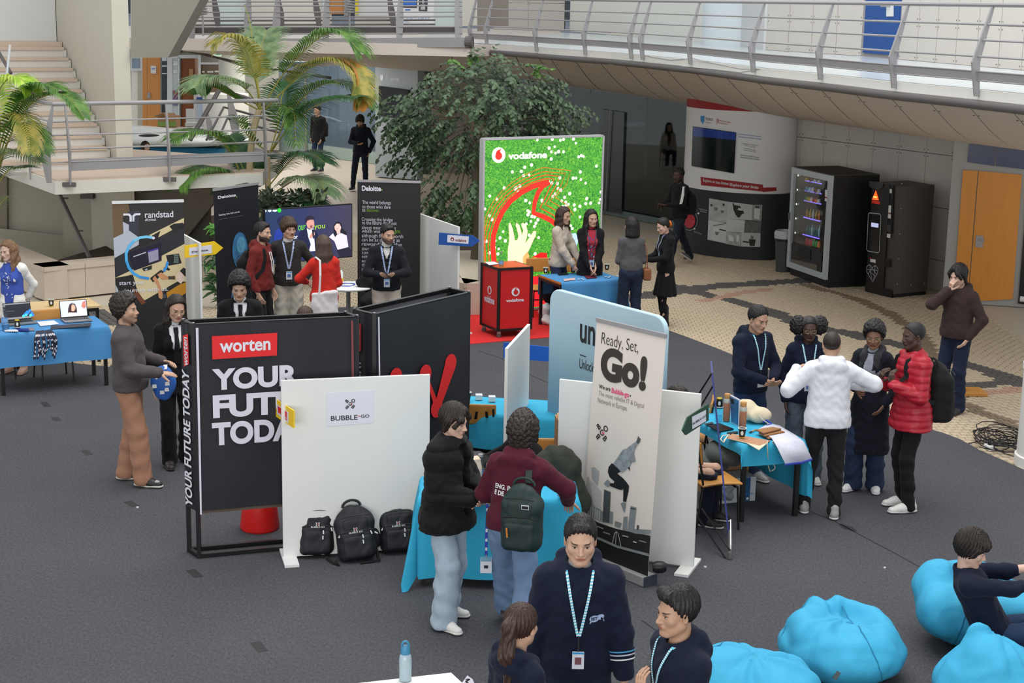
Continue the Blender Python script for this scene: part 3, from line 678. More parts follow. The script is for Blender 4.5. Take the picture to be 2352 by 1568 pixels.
def carpet_mat():
 m,nt,b=new_mat('carpet_felt');tc=nd(nt,TXC)
 n1=nd(nt,'ShaderNodeTexNoise');n1.inputs['Scale'].default_value=55;n1.inputs['Detail'].default_value=8;n1.inputs['Roughness'].default_value=.75
 mp=nd(nt,'ShaderNodeMapping');mp.inputs['Scale'].default_value=(1,.5,1);mp.inputs['Rotation'].default_value=(0,0,.35);L(nt,tc.outputs['Object'],mp.inputs[0]);L(nt,mp.outputs[0],n1.inputs['Vector'])
 n2=nd(nt,'ShaderNodeTexNoise');n2.inputs['Scale'].default_value=.9;n2.inputs['Detail'].default_value=4;L(nt,tc.outputs['Object'],n2.inputs['Vector'])
 r1=nd(nt,'ShaderNodeValToRGB');r1.color_ramp.elements[0].position=.3;r1.color_ramp.elements[0].color=(*srgb(58,59,63),1);r1.color_ramp.elements[1].position=.72;r1.color_ramp.elements[1].color=(*srgb(91,91,95),1);L(nt,n1.outputs[0],r1.inputs[0])
 mx=nd(nt,'ShaderNodeMix',data_type='RGBA',blend_type='MULTIPLY');mx.inputs[0].default_value=1;r2=nd(nt,'ShaderNodeMapRange');L(nt,n2.outputs[0],r2.inputs[0]);r2.inputs[3].default_value=.84;r2.inputs[4].default_value=1.12
 L(nt,r1.outputs[0],mx.inputs[6]);L(nt,r2.outputs[0],mx.inputs[7]);L(nt,mx.outputs[2],b.inputs['Base Color']);b.inputs['Roughness'].default_value=.95;b.inputs['Specular IOR Level'].default_value=.12
 bp=nd(nt,'ShaderNodeBump');bp.inputs['Strength'].default_value=.5;bp.inputs['Distance'].default_value=.004;L(nt,n1.outputs[0],bp.inputs['Height']);L(nt,bp.outputs[0],b.inputs['Normal']);return m
BEIGE=cmat('beige_render',(186,180,166),var=.05,scale=6,rough=.85)
BEIGE_W=cmat('warm_white_render',(206,204,198),var=.04,scale=5,rough=.85)
PANEL_M=cmat('beige_composite_panel',(196,191,184),var=.05,scale=3,rough=.6)
JOINT_M=cmat('dark_joint',(52,48,46),var=.1)
STEEL=cmat('painted_steel_grey',(150,148,150),var=.05,rough=.45,metal=.15)
STEEL_D=cmat('dark_steel',(92,88,88),var=.06,rough=.5,metal=.1)
WHITE=cmat('white_paint',(216,217,216),var=.03,rough=.6)
STONE=cmat('lioz_limestone',(196,182,166),var=.09,scale=8,rough=.6,detail=6)
TREAD=cmat('pink_limestone_tread',(196,176,158),var=.08,scale=10,rough=.55)
BLACK=cmat('black_paint',(18,18,20),var=.1,rough=.5)
floor=struct('floor')
FL_B=cmat('stone_bed',(190,180,164),var=.14,scale=30,rough=.5,detail=6,bump=.3)
MB().poly([(-16,-2,-.03),(12,-2,-.03),(12,62,-.03),(-16,62,-.03)]).obj('stone_bed',FL_B,floor)
CARPET_EDGE=[(-260,830),(-60,812),(120,828),(250,842),(440,760),(700,708),(960,700),(1090,690),(1300,700),(1440,722),(1532,757),(1569,770),(1643,798),(1764,848),(1860,884),(1950,917),(2040,952),(2124,982),(2165,993),(2205,1008),(2250,1033),(2300,1055),(2352,1078),(2480,1140)]
ce=[G(*p)for p in CARPET_EDGE]
ce=[V3(ce[0]).lerp(Vc((-14,ce[0].y,0)),.5)]+ce+[Vc((11,12.5,0))]
M_carpet=carpet_mat()
cb=MB();cpoly=[V3(p,0.0)for p in ce]+[Vc((11,0,0)),Vc((-12,0,0))]
cpoly=cpoly[::-1];cb.prism([p-Vc((0,0,.01))for p in cpoly],(0,0,.01))
tag(cb.obj('carpet',M_carpet),'dark grey felt carpet laid over the stone floor across the front of the hall','carpet')
def inpoly(x,y,P):
 c=np.zeros(len(x),bool);n=len(P)
 for i in range(n):
  x0,y0=P[i];x1,y1=P[(i+1)%n]
  if y0==y1:continue
  k=((y0>y)!=(y1>y))&(x<(x1-x0)*(y-y0)/(y1-y0)+x0);c^=k
 return c
def pdist(x,y,P):
 d=np.full(len(x),1e9)
 for(x0,y0),(x1,y1)in zip(P[:-1],P[1:]):
  vx,vy=x1-x0,y1-y0;t=np.clip(((x-x0)*vx+(y-y0)*vy)/(vx*vx+vy*vy),0,1);d=np.minimum(d,np.hypot(x-x0-t*vx,y-y0-t*vy))
 return d
g2=lambda L_:[tuple(G(*p).xy)for p in L_]
BANDS=[(g2([(1380,694),(1477,678),(1558,668),(1635,657),(1763,648),(1840,644)]),.26,1),(g2([(1540,655),(1622,675),(1700,693),(1764,712),(1815,734),(1886,752),(1981,772),(2070,792),(2226,838),(2360,882)]),.21,1),(g2([(1850,653),(1917,671),(1981,691),(2045,719),(2085,745),(2121,775),(2203,925),(2274,953),(2345,984)]),.13,2),(g2([(2130,868),(2223,888),(2360,870)]),.16,1),(g2([(1620,690),(1700,672),(1763,664)]),.14,3),(g2([(2190,905),(2352,892)]),.15,3),(g2([(150,690),(200,715),(262,740)]),.25,1),(g2([(170,660),(262,690)]),.4,3),(g2([(640,420),(760,440),(860,470),(1000,505)]),.5,1),(g2([(960,560),(1100,470)]),.4,3)]
S_=.105
gx,gy=np.meshgrid(np.arange(-9.5,9.5,S_),np.arange(11,31.5,S_*.98));row=np.arange(gx.shape[0])[:,None]
gx=gx+(row%2)*S_*.5;gy=gy+.22*np.sin(gx*1.15+.35*gy)+.05*np.sin(gx*3.1)
gx,gy=gx.ravel(),gy.ravel()
keep=~inpoly(gx,gy,[(p.x,p.y)for p in cpoly])
pxs=1176+F_PX*gx/gy
keep&=(pxs>-60)&(pxs<2420)&(gx<7.1+(30-gy)*.0+.3)&~((pxs<640)&(gy>23.6))
gx,gy=gx[keep],gy[keep];kind=np.zeros(len(gx),int)
for P_b,wd,kd in BANDS:
 k=pdist(gx,gy,P_b)<wd*.85*(1+.15*np.sin(gx*9));kind[k]=kd
SETT=[mat('sett_%d'%i,srgb(*c),.62,.2,14,.25,detail=4)for i,c in enumerate([(186,170,146),(84,82,80),(128,112,92),(176,142,122)])]
def setts(idx,name,m,par,kind_=None):
 n=len(idx);x,y=gx[idx],gy[idx];hw=S_*.5*(.93+.09*np.random.rand(n));hd=S_*.5*(.92+.09*np.random.rand(n));zt=-.004+.004*np.random.rand(n);th=.18*np.cos(x*1.15+.35*y)+np.random.randn(n)*.10
 co=[]
 for sx,sy,zz,ins in((-1,-1,0,.88),(1,-1,0,.88),(1,1,0,.88),(-1,1,0,.88),(-1,-1,-.022,1),(1,-1,-.022,1),(1,1,-.022,1),(-1,1,-.022,1)):
  a,b_=sx*hw*ins,sy*hd*ins;co.append(np.stack([x+a*np.cos(th)-b_*np.sin(th),y+a*np.sin(th)+b_*np.cos(th),zt+zz],1))
 V=np.stack(co,1).reshape(-1,3);q=np.array([(0,1,2,3),(0,4,5,1),(1,5,6,2),(2,6,7,3),(3,7,4,0)]);Q=(np.arange(n)*8)[:,None,None]+q[None]
 me=np_mesh(name,V,Q.reshape(-1,4),0);return link_mesh(name,me,m,par,kind_)
near=np.argsort(gy+np.where((pxs[keep]<0)|(pxs[keep]>2352),50,0))
for i in near[:240]:setts(np.array([i]),'cobblestone',SETT[kind[i]],floor)
rest=near[240:]
for k in range(4):
 idx=rest[kind[rest]==k]
 if len(idx):setts(idx,['pale_cobblestones','dark_cobblestones','brown_cobblestones','pink_cobblestones'][k],SETT[k],floor,'stuff')
def strip(name,pts,wd,m,label,cat,z=.0015,group=None):
 q=[G(*p)for p in pts];mb=MB();Lf=[];Rt=[]
 for i,p in enumerate(q):
  d=(q[min(i+1,len(q)-1)]-q[max(i-1,0)]).normalized();n=Vc((-d.y,d.x,0));ww=wd[i]if isinstance(wd,list)else wd;Lf.append(p+n*ww/2);Rt.append(p-n*ww/2)
 mb.ribbon([V3(p,z)for p in Rt],[V3(p,z)for p in Lf]);mb.ribbon([V3(p,0.0)for p in Lf],[V3(p,0.0)for p in Rt]);o=mb.obj(name,m);tag(o,label,cat,group);return o
TAPE=cmat('black_cloth_tape',(42,40,42),var=.2,rough=.7)
for pts,lb in(([(100,923),(110,934)],'short dark tape strip on carpet in front of left blue table'),([(125,958),(133,966)],'tiny worn tape scrap on carpet between two longer tape strips'),([(192,1033),(206,1044)],'dark tape strip on carpet left of the brown trousers'),([(293,1151),(312,1163)],'dark tape strip on carpet near the black and white sneakers'),([(437,1308),(457,1325)],'black tape strip on carpet in front of black steel frame foot'),([(586,1474),(605,1496)],'black tape strip on carpet, nearest to the viewer')):
 strip('tape_strip',pts,.075,TAPE,lb,'tape',group='tape strips on the carpet')
SEAM=cmat('dark_seam',(34,33,36),var=.2,rough=.9)
strip('carpet_seam',[(1475,1425),(1510,1450),(1545,1470)],.012,SEAM,'dark open seam in the carpet beside the striped lanyard man','seam')
strip('carpet_seam',[(1850,1170),(1920,1198),(1975,1228),(2040,1262),(2110,1300),(2180,1330),(2260,1372)],.012,SEAM,'long dark carpet seam running towards the man on the beanbag','seam')
strip('carpet_seam',[(1100,806),(1150,822),(1215,860),(1262,880)],.012,SEAM,'dark carpet seam in front of the red carpet','seam')
strip('tape_strip',[(1930,1204),(1948,1212),(1966,1220)],[.05,.1,.03],TAPE,'ragged black tape patch on the long carpet seam','tape')
strip('tape_strip',[(1512,1452),(1560,1478)],.09,cmat('grey_tape',(70,70,74),rough=.6),'grey tape patch on carpet seam beside the profile man','tape')
rc=[G(1060,792),G(1262,775),G(1330,700),G(1400,640),G(1090,655)]
tag(MB().prism([V3(p,.0005)for p in rc],(0,0,.006)).obj('red_carpet',cmat('red_carpet',(196,34,34),var=.12,scale=60,rough=.95,bump=.3)),'bright red carpet under the red counter and green light wall','carpet')
crumb=cmat('paper_crumb',(200,200,200))
for i,(x,y)in enumerate([(316,1166),(2032,1305),(2106,1390),(1620,1303)]):
 p=G(x,y);MBo=MB().box((p.x,p.y,.006),(.022,.016,.011),Matrix.Rotation(i,3,'Z'));tag(MBo.obj('paper_scrap',crumb),['white paper scrap beside tape strip at the sneakers','white paper scrap on carpet left of the long seam end','white paper scrap on carpet above the round beanbag','white paper scrap on carpet beside the white board foot'][i],'litter')
Z_UP=3.78
fx_=[880,980,1080,1176,1300,1400,1469,1600,1764,1900,2055,2200,2352,2480]
fy_=[107,109,112,118,128,135,141.6,155,177,191.5,210,224.5,241,256]
def edge(x,dy=0,z=3.67):
 return G(x,float(np.interp(x,fx_,fy_))+dy,z)
ixs=[860,980,1100,1250,1431,1581,1792,2019,2192,2352,2540]
iys=[140,165,178,194,217,239,267,298,322,342,366]
def inner(x):return G(x,float(np.interp(x,ixs,iys)),2.52)
ceil_g=struct('ceiling');GX=list(np.linspace(1080,2480,57))
SOFF=cmat('soffit_panel',(196,187,178),var=.05,scale=4,rough=.65);FASC=cmat('gallery_fascia',(214,212,206),var=.04,scale=5)
mb=MB();A=[edge(x)for x in GX];B=[V3(p,Z_UP)for p in A]
bk=[V3(inner(x+120)+Vc((1.2,4.0,0)),0)for x in GX]
mb.ribbon(A,B);mb.ribbon(B,[V3(p,Z_UP)for p in bk]);o=mb.obj('slab_edge',FASC,ceil_g);tag(o,kind='structure')
FLG=cmat('gallery_floor',(198,206,210),var=.03,scale=3,rough=.22,spec=.5);MB().ribbon([V3(p+Vc((.05,.1,0)),Z_UP+.004)for p in A],[V3(p,Z_UP+.004)for p in bk]).obj('gallery_floor',FLG,ceil_g)
MB().tube([p+Vc((0,0,-.05))for p in A],.055,10).obj('edge_pipe',STEEL_D,ceil_g,smooth=1)
jf=[800,880,958,1030,1105,1185,1240,1267,1323,1380,1436,1482,1533,1600,1670,1742,1813,1889,1968,2051,2140,2231,2331,2440]
def off(x):return float(np.interp(x,[800,1000,1176,1320,1400,1600,2480],[40,50,60,85,122,138,150]))
def soff_pt(xf,t):
 a=edge(xf)+Vc((0,0,-.10));b=inner(xf+off(xf));p=a.lerp(b,t);p.z-=.16*math.sin(PI*t)*(1 if xf>1150 else.3);return p
for x0,x1 in zip(jf[:-1],jf[1:]):
 mb=MB();e=(x1-x0)*.012+.35;T_=np.linspace(0,1,9)
 Lp=[soff_pt(x0+e,t)for t in T_];Rp=[soff_pt(x1-e,t)for t in T_];up=Vc((0,0,.03))
 mb.ribbon(Rp,Lp);mb.ribbon([p+up for p in Lp],[p+up for p in Rp]);mb.ribbon(Lp,[p+up for p in Lp]);mb.ribbon([p+up for p in Rp],Rp);mb.ribbon([Lp[0],Rp[0]],[Lp[0]+up,Rp[0]+up])
 mb.obj('soffit_panel',SOFF,ceil_g,smooth=1)
mb=MB();T_=np.linspace(0,1,9);mb2=[]
for t in T_:mb2.append([soff_pt(x,t)+Vc((0,0,.022))for x in jf])
for a,b in zip(mb2[:-1],mb2[1:]):mb.ribbon(a,b)
mb.obj('soffit_backing',JOINT_M,ceil_g)
scr=MB()
for x in jf[6:-1]:
 for dx in(-6,6):
  p=soff_pt(x+dx,.07);scr.box(p-Vc((0,0,.003)),(.02,.02,.006))
scr.obj('panel_screws',JOINT_M,ceil_g,kind='stuff')
rail=thing('gallery_railing','long grey steel railing with slanted flat posts along the curved gallery','railing',tuple(edge(1764)))
def rail_pt(x,z):
 p=edge(x);n=inner(x+60)-p;n.z=0;n.normalize();h=z-Z_UP;t_=edge(x+12)-edge(x-12);n=Vc((-t_.y,t_.x,0)).normalized();o_=-.02-.06*(h+.07)/.37 if h<.3 else-.08+(h-.3)/.62*.17
 return V3(p+n*(o_),z)
RX=list(np.linspace(1082,2480,60))
for z,r in((4.70,.026),(4.49,.0125),(4.32,.0125),(4.145,.0125)):MB().tube([rail_pt(x,z)for x in RX],r,8).obj('handrail' if r>.02 else 'rail',STEEL,rail,smooth=1)
mb=MB();a=[rail_pt(x,3.985)for x in RX];b=[rail_pt(x,3.885)for x in RX];mb.ribbon(b,a);mb.ribbon([p+Vc((.004,.012,0))for p in a],[p+Vc((.004,.012,0))for p in b])
for q in(a,b):mb.tube(q,.009,6)
mb.obj('kick_plate',STEEL,rail)
def post_plate(P,par,dv,m=STEEL,th=.018,wd=(.035,.10,.05)):
 mb=MB();s_=dv.cross(Vc((0,0,1))).normalized()*th/2;q=[P[0]-dv*wd[0]/2,P[1]-dv*wd[1]/2,P[2]-dv*wd[2]/2,P[2]+dv*wd[2]/2,P[1]+dv*wd[1]/2,P[0]+dv*wd[0]/2]
 mb.prism([p-s_ for p in q],s_*2);return mb.obj('post',m,par)
for x in(1085,1122,1236,1348,1454,1480,1590,1735,1889,2058,2248,2440):
 t_=edge(x+12)-edge(x-12);n=Vc((-t_.y,t_.x,0)).normalized()
 post_plate([V3(rail_pt(x,Z_UP),Z_UP-.07),rail_pt(x,4.08),rail_pt(x,4.68)],rail,n,wd=(.06,.10,.03),th=.03)
def panel_wall(name,pts,rows,wd,joint=.010,m=PANEL_M,scr_=1):
 w_=struct(name);mbj=MB();sc=MB()
 for(a,b)in zip(pts[:-1],pts[1:]):
  A_=Vc((*a,0));B_v=Vc((*b,0));d=B_v-A_;Ln=d.length;d.normalize();n=Vc((d.y,-d.x,0));k=max(1,round(Ln/wd));s_=Ln/k
  zz0,zz1=rows[0],rows[-1]
  mbj.hexa([A_+n*-.03+Vc((0,0,zz0)),B_v+n*-.03+Vc((0,0,zz0)),B_v-n*.1+Vc((0,0,zz0)),A_-n*.1+Vc((0,0,zz0))],[A_+n*-.03+Vc((0,0,zz1)),B_v+n*-.03+Vc((0,0,zz1)),B_v-n*.1+Vc((0,0,zz1)),A_-n*.1+Vc((0,0,zz1))])
  for i in range(k):
   for z0,z1 in zip(rows[:-1],rows[1:]):
    p=A_+d*(i*s_+joint/2);q=A_+d*((i+1)*s_-joint/2);a0,a1=Vc((0,0,z0+joint/2)),Vc((0,0,z1-joint/2))
    MB().hexa([p+a0,q+a0,q-n*.025+a0,p-n*.025+a0],[p+a1,q+a1,q-n*.025+a1,p-n*.025+a1]).obj('wall_panel',m,w_)
    if scr_:
     for u in(p+d*.04,q-d*.04):
      for h in(a0+Vc((0,0,.05)),a1-Vc((0,0,.05))):sc.box(u+h+n*.002,(.016,.016,.016))
 mbj.obj('wall_backing',JOINT_M,w_);
 if scr_:sc.obj('panel_screws',cmat('screw',(120,114,108)),w_,kind='stuff')
 return w_
wc=G(2168,668)
panel_wall('wall_right',[(5.0,30.05),(7.28,26.15)],[-.4,.5,1.38,2.27,3.1],.62)
panel_wall('wall_right_return',[(7.28,26.15),(7.2,25.3)],[-.4,.5,1.38,2.27,3.1],.9)
panel_wall('wall_right_upper',[(5.0,32.2),(6.3,29.3)],[Z_UP,4.42,6.6],.72,.018)
UPA,UPB=(6.3,29.3),(7.9,21.6)
panel_wall('wall_right_upper_front',[(6.62,27.75),UPB],[Z_UP,4.42,6.6],.72,.018)
dpl=Panel.wall((6.3,29.3),(6.62,27.75));d1=struct('door_1');Ld=(Vc((6.62,27.75))-Vc((6.3,29.3))).length
flat_board(MB(),(6.3,29.3),(6.62,27.75),Z_UP,6.6,.06).obj('door_jamb',cmat('grey_jamb',(150,146,144)),d1)
BLUE=cmat('blue_door_paint',(22,74,142),var=.05)
e0=dpl.pt(.14,0);e1=dpl.pt(Ld-.02,0);q=dpl.N*.03
MB().hexa([V3(e0+q,Z_UP+.07),V3(e1+q,Z_UP+.07),V3(e1,Z_UP+.07),V3(e0,Z_UP+.07)],[V3(e0+q,5.9),V3(e1+q,5.9),V3(e1,5.9),V3(e0,5.9)]).obj('door_leaf',BLUE,d1)
hp=MB();a,b=dpl.uv(2045,22);dpl.shape([(2041,8),(2057,8),(2057,38),(2041,38)],'lock_plate',WHITE,d1,h=.035,th=.01);hp.tube([dpl.P(2050,15,.05),dpl.P(2050,15,.09),dpl.P(2034,15,.09)],.012,8);hp.obj('door_handle',STEEL,d1)
def plain_wall(name,pts,z0,z1,m,th=.2):
 w_=struct(name);mb=MB()
 for a,b in zip(pts[:-1],pts[1:]):flat_board(mb,a,b,z0,z1,th)
 mb.obj('wall_face',m,w_);return w_
plain_wall('wall_back_upper',[(1.62,50),(4.75,37.5)],Z_UP,7.2,cmat('cream_wall',(226,226,218),var=.02,scale=3))
panel_wall('wall_back_upper_panels',[(-.8,51.2),(1.45,50.2)],[Z_UP,4.62,7.2],1.1)
cw=struct('wall_column_upper');MB().lathe([(.8,Z_UP),(.8,7)],(4.9,35.6,0),40).obj('column_face',cmat('pale_blue_grey',(206,214,218),var=.03,scale=2),cw,smooth=1)
plain_wall('wall_back_upper_bend',[(4.75,37.5),(4.95,32.2)],Z_UP,7.0,cmat('shaded_grey_wall',(200,202,202),var=.03))
bg=G(1768,112,Z_UP);bgr=thing('blue_bag','crumpled blue bag lying on the upper gallery floor','bag',tuple(bg));V,Q=mesh_ops([E_((0,0,.13),(.22,.16,.15),k=0),E_((.14,0,.09),(.16,.14,.1)),E_((-.12,-.03,.1),(.12,.12,.12))],.02)
V=V+vnorm(V,Q)*(.012*wob(V,25))[:,None];link_mesh('sack',np_mesh('sack',V,Q),cmat('royal_blue_cloth',(20,52,120)),bgr)
MB().tube([Vc((-.08,0,.24)),Vc((0,-.02,.36)),Vc((.1,0,.24))],.012,6).obj('strap',cmat('royal_blue_cloth',(20,52,120)),bgr,world=0)
tag(MB().tube([edge(x)+Vc((0,-.02,dz))for x,dz in((1480,.12),(1500,.10),(1540,.08),(1590,.14),(1640,.10),(1700,.07),(1745,.1),(1700,.02),(1640,.01),(1560,.0))],.006,6).obj('cable',cmat('pale_cable',(190,190,190))),'thin pale cable hanging along the gallery slab edge','cable')
dA=G(2187,692);dB=G(2345,702);d2=struct('door_2');dp=Panel.wall(dA,dB)
GREYF=cmat('grey_door_frame',(158,158,154),var=.05);OAK=cmat('orange_oak_veneer',(206,134,46),var=.14,scale=7,rough=.45,stretch=(3,3,.3),detail=6)
flat_board(MB(),dA+(dA-dB)*.15,dB+(dB-dA)*1.2,-.02,3.4,.12).obj('door_frame',GREYF,d2)
dp.shape([(2212,390),(2246,392),(2222,692),(2190,688)],'side_leaf',OAK,d2,h=.004,th=.03)
dp.shape([(2248,392),(2347,401),(2326,686),(2224,692)],'door_leaf',OAK,d2,h=.004,th=.03)
TRB=cmat('blue_transom_glass',(44,52,88),rough=.25,var=.05)
dp.shape([(2226,330),(2287,335),(2284,381),(2222,372)],'transom_pane',TRB,d2,h=.004,th=.02);dp.shape([(2289,335),(2380,344),(2376,391),(2287,381)],'transom_pane',TRB,d2,h=.004,th=.02)
dp.shape([(2362,400),(2420,404),(2400,704),(2338,696)],'glass_leaf',cmat('black_glass',(14,16,20),rough=.1),d2,h=.004,th=.03)
dp.shape([(2242,540),(2259,541),(2257,568),(2240,566)],'lock_plate',STEEL,d2,h=.036,th=.01);hb=MB();hb.tube([dp.P(2249,549,.04),dp.P(2249,549,.09),dp.P(2262,551,.09)],.012,8);hb.obj('door_handle',STEEL,d2)
MB().tube([dp.P(2342,684,.08),dp.P(2364,686,.08)],.045,10).obj('push_bar',WHITE,d2)
pc=G(2345,1072);col=struct('column');MB().lathe([(.36,-.01),(.36,.1),(.34,.11),(.34,3.6)],(pc.x+.33,pc.y+.1,0),40).obj('column_shaft',cmat('white_column_paint',(214,212,206),var=.03),col,smooth=1)
MB().lathe([(.350,1.02),(.350,1.08)],(pc.x+.33,pc.y+.1,0),40).obj('column_ring',WHITE,col)
ga=Vc((-.4,38.73,0));gb=G(1590,528);gdir=(G(1505,512)-G(1381,488));ga=G(1381,488)-gdir*2.4;gb=G(1505,512)+gdir*.85
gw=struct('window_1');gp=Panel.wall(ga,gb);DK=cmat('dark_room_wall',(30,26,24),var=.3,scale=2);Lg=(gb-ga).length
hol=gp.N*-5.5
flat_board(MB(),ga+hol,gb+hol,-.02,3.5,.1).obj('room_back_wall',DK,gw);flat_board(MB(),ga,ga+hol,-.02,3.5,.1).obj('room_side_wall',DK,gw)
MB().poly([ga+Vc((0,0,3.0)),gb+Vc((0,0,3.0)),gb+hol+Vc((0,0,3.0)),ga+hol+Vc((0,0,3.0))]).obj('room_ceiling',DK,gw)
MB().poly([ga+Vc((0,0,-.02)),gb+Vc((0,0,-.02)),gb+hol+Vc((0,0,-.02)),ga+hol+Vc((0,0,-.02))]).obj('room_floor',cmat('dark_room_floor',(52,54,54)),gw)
GLASS=glass_mat('smoked_glass',(.62,.68,.68),mixf=.10)
for i in range(4):
 a=ga+(gb-ga)*(i/4);b=ga+(gb-ga)*((i+1)/4);flat_board(MB(),a+(b-a)*.004,b-(b-a)*.004,.16,3.2,.012).obj('pane',GLASS,gw)
flat_board(MB(),ga,gb,-.02,.12,.05).obj('bottom_rail',cmat('teal_steel',(96,112,112),rough=.4),gw)
gp.shape([(1382,250),(1437,258),(1430,490),(1366,480)],'frosted_leaf',glass_mat('frosted_leaf',(.38,.44,.44),rough=.3,mixf=.16),gw,h=.03,th=.012);MB().tube([gp.P(1409,252,.08),gp.P(1396,484,.08)],.012,8).obj('door_pull',STEEL,gw)
pb=Panel(gp.O+hol*.3,gp.U,gp.W);bs=thing('blue_sign','blue sign with white lettering hanging inside the dark glazed room','sign',tuple(pb.P(1230,232)));pb.shape([(1202,205),(1256,209),(1255,233),(1201,229)],'board',cmat('blue_sign',(20,60,150),emit=.4),bs,th=.02)
pb.shapes([[(1205,208),(1216,209),(1216,213),(1205,212)],[(1204,217),(1212,218),(1212,227),(1204,226)]],'white_print',WHITE,bs,h=.03)
cn=Panel(gp.O+hol*.55,gp.U,gp.W);ct=thing('counter','pale long counter inside the dark glazed room','counter',tuple(V3(cn.P(1330,250),0)));cn.shape([(1225,240),(1480,280),(1480,290),(1225,252)],'worktop',cmat('pale_counter',(150,156,160)),ct,th=.5);cn.shape([(1230,252),(1478,290),(1478,350),(1230,330)],'front_panel',cmat('dark_counter',(40,40,44)),ct,th=.1)
EC=Vc((4.27,30.05,0));EU=Vc((1.4,-1.15,0)).normalized();EV_=Vc((-EU.y,EU.x,0));EA,EB=1.12,.80
def colhit(x,y,h=0.0):
 d=ray(x,y);o=EYE-EC;a_,b_=EA+h,EB+h;du,dv,ou,ov=d.dot(EU)/a_,d.dot(EV_)/b_,o.dot(EU)/a_,o.dot(EV_)/b_
 A_=du*du+dv*dv;B_v=2*(du*ou+dv*ov);C_=ou*ou+ov*ov-1;D_=max(B_v*B_v-4*A_*C_,0);t=(-B_v-math.sqrt(D_))/(2*A_);return EYE+d*t
ew=thing('exhibition_column','tall round exhibition column, white above and charcoal below, beside the vending machines','display',(EC.x,EC.y,0))
def ell(z0,z1,h,name,m):
 vs=[];fs=[];n=64
 for z in(z0,z1):
  for k in range(n):a=2*PI*k/n;vs.append(EC+EU*((EA+h)*math.cos(a))+EV_*((EB+h)*math.sin(a))+Vc((0,0,z)))
 return MB().add(vs,[(k,(k+1)%n,n+(k+1)%n,n+k)for k in range(n)]).obj(name,m,ew,smooth='all')
zr=[colhit(1690,y).z for y in(595,437,252,244)]
ell(0,1.24,0,'lower_drum',cmat('charcoal_print',(40,42,48),var=.05));ell(1.24,2.75,.004,'upper_drum',cmat('white_print',(216,216,218),var=.03));ell(2.75,2.95,.006,'red_band',cmat('dark_red_print',(146,34,38)))
def cpatch(q,name,m,h=.012,nx=8,par=ew):
 P=[];
 for j in range(2):
  for i in range(nx+1):
   t=i/nx;a,b=(q[0],q[1])if j==0 else(q[3],q[2]);P.append(colhit(a[0]+(b[0]-a[0])*t,a[1]+(b[1]-a[1])*t,h))
 return MB().add(P,[(i+1,i,nx+1+i,nx+2+i)for i in range(nx)]).obj(name,m,par,smooth='all')
RED_D=cmat('dark_red_print',(146,34,38));
cpatch([(1609,406),(1752,424),(1754,440),(1610,425)],'red_banner',RED_D);cpatch([(1750,431),(1783,430),(1784,438),(1752,441)],'red_banner',RED_D)
def ctext(t,x0,y0,x1,y1,hgt,name,m,bold=.01,shear=0.0,h=.016):
 V,Fc=text_geo(t,bold,2,shear);lo=V.min(0);hi=V.max(0);q=(V-lo)/(hi-lo)
 MB().add([colhit(x0+(x1-x0)*a,y0+(y1-y0)*a-hgt*b,h)for a,b in q.tolist()],Fc).obj(name,m,ew)
ctext('Explora os teus limites / ',1615,419,1677,428,9,LTR,WHITE);ctext('Explore your limits',1677,429,1742,436,9,LTR,WHITE,.02,.25)
cpatch([(1591,290),(1691,304),(1686,398),(1588,381)],'screen',mat('off_screen',(.004,.010,.010),rough=.15,var=.2,scale=2),h=.03);cpatch([(1592,291),(1690,305),(1690,322),(1592,312)],'screen_glow',mat('blue_glow',(.006,.018,.10),rough=.15,emit=.5,var=.5,scale=3),h=.034)
cpatch([(1609,266),(1618,266),(1617,280),(1609,279)],'blue_shield',cmat('light_blue_print',(60,140,200)));cpatch([(1611,279),(1616,280),(1614,285),(1613,284)],'blue_shield',cmat('light_blue_print',(60,140,200)))
INK=cmat('grey_ink',(70,72,80));INK2=cmat('pale_ink',(150,152,160));INKB=cmat('blue_ink',(90,120,190));INKR=cmat('red_ink',(170,70,74))
ctext('TECNICO',1620,276,1637,278,6,LTR,INK);ctext('LISBOA',1620,282,1634,284,3,LTR,INK2)
ctext('(R',1645,286,1652,287,14,LTR,INKR);ctext('INSTITUTO DE SISTEMAS',1653,279,1678,283,3,LTR,INKR);ctext('E ROBOTICA',1653,284,1672,287,3,LTR,INKR)
for y,w_,m_ in((310,52,INKB),(316,52,INKB),(331,38,INK2),(335,26,INK2),(342,26,INK2),(346,30,INK2),(358,44,INK),(363,44,INK)):ctext('autonomous robots research' if w_>40 else 'research and labs',1722-w_/2,y-1,1722+w_/2,y+5,3.5,LTR,m_)
PH=[mat('photo_print_%d'%i,(g_,g_,g_),rough=.6,var=v,scale=s_,detail=5)for i,(g_,v,s_)in enumerate([(.40,.35,9),(.46,.12,4),(.28,.7,16),(.5,.15,5),(.12,.8,22),(.34,.5,14)])]
K1=cmat('photo_black',(30,30,30));K2=cmat('photo_grey',(110,110,110));K3=cmat('photo_white',(200,200,200))
for q,m_ in(([(1629,455),(1671,463),(1670,511),(1627,505)],0),([(1671,463),(1728,470),(1727,506),(1669,502)],1),([(1728,470),(1751,470),(1749,508),(1727,506)],2),([(1627,505),(1669,512),(1667,559),(1625,550)],3),([(1669,502),(1711,506),(1709,534),(1668,532)],3),([(1711,507),(1749,509),(1747,534),(1710,535)],4),([(1668,532),(1703,535),(1701,566),(1667,560)],5),([(1703,534),(1747,535),(1746,567),(1702,566)],1)):cpatch(q,'photo_print',PH[m_],nx=5)
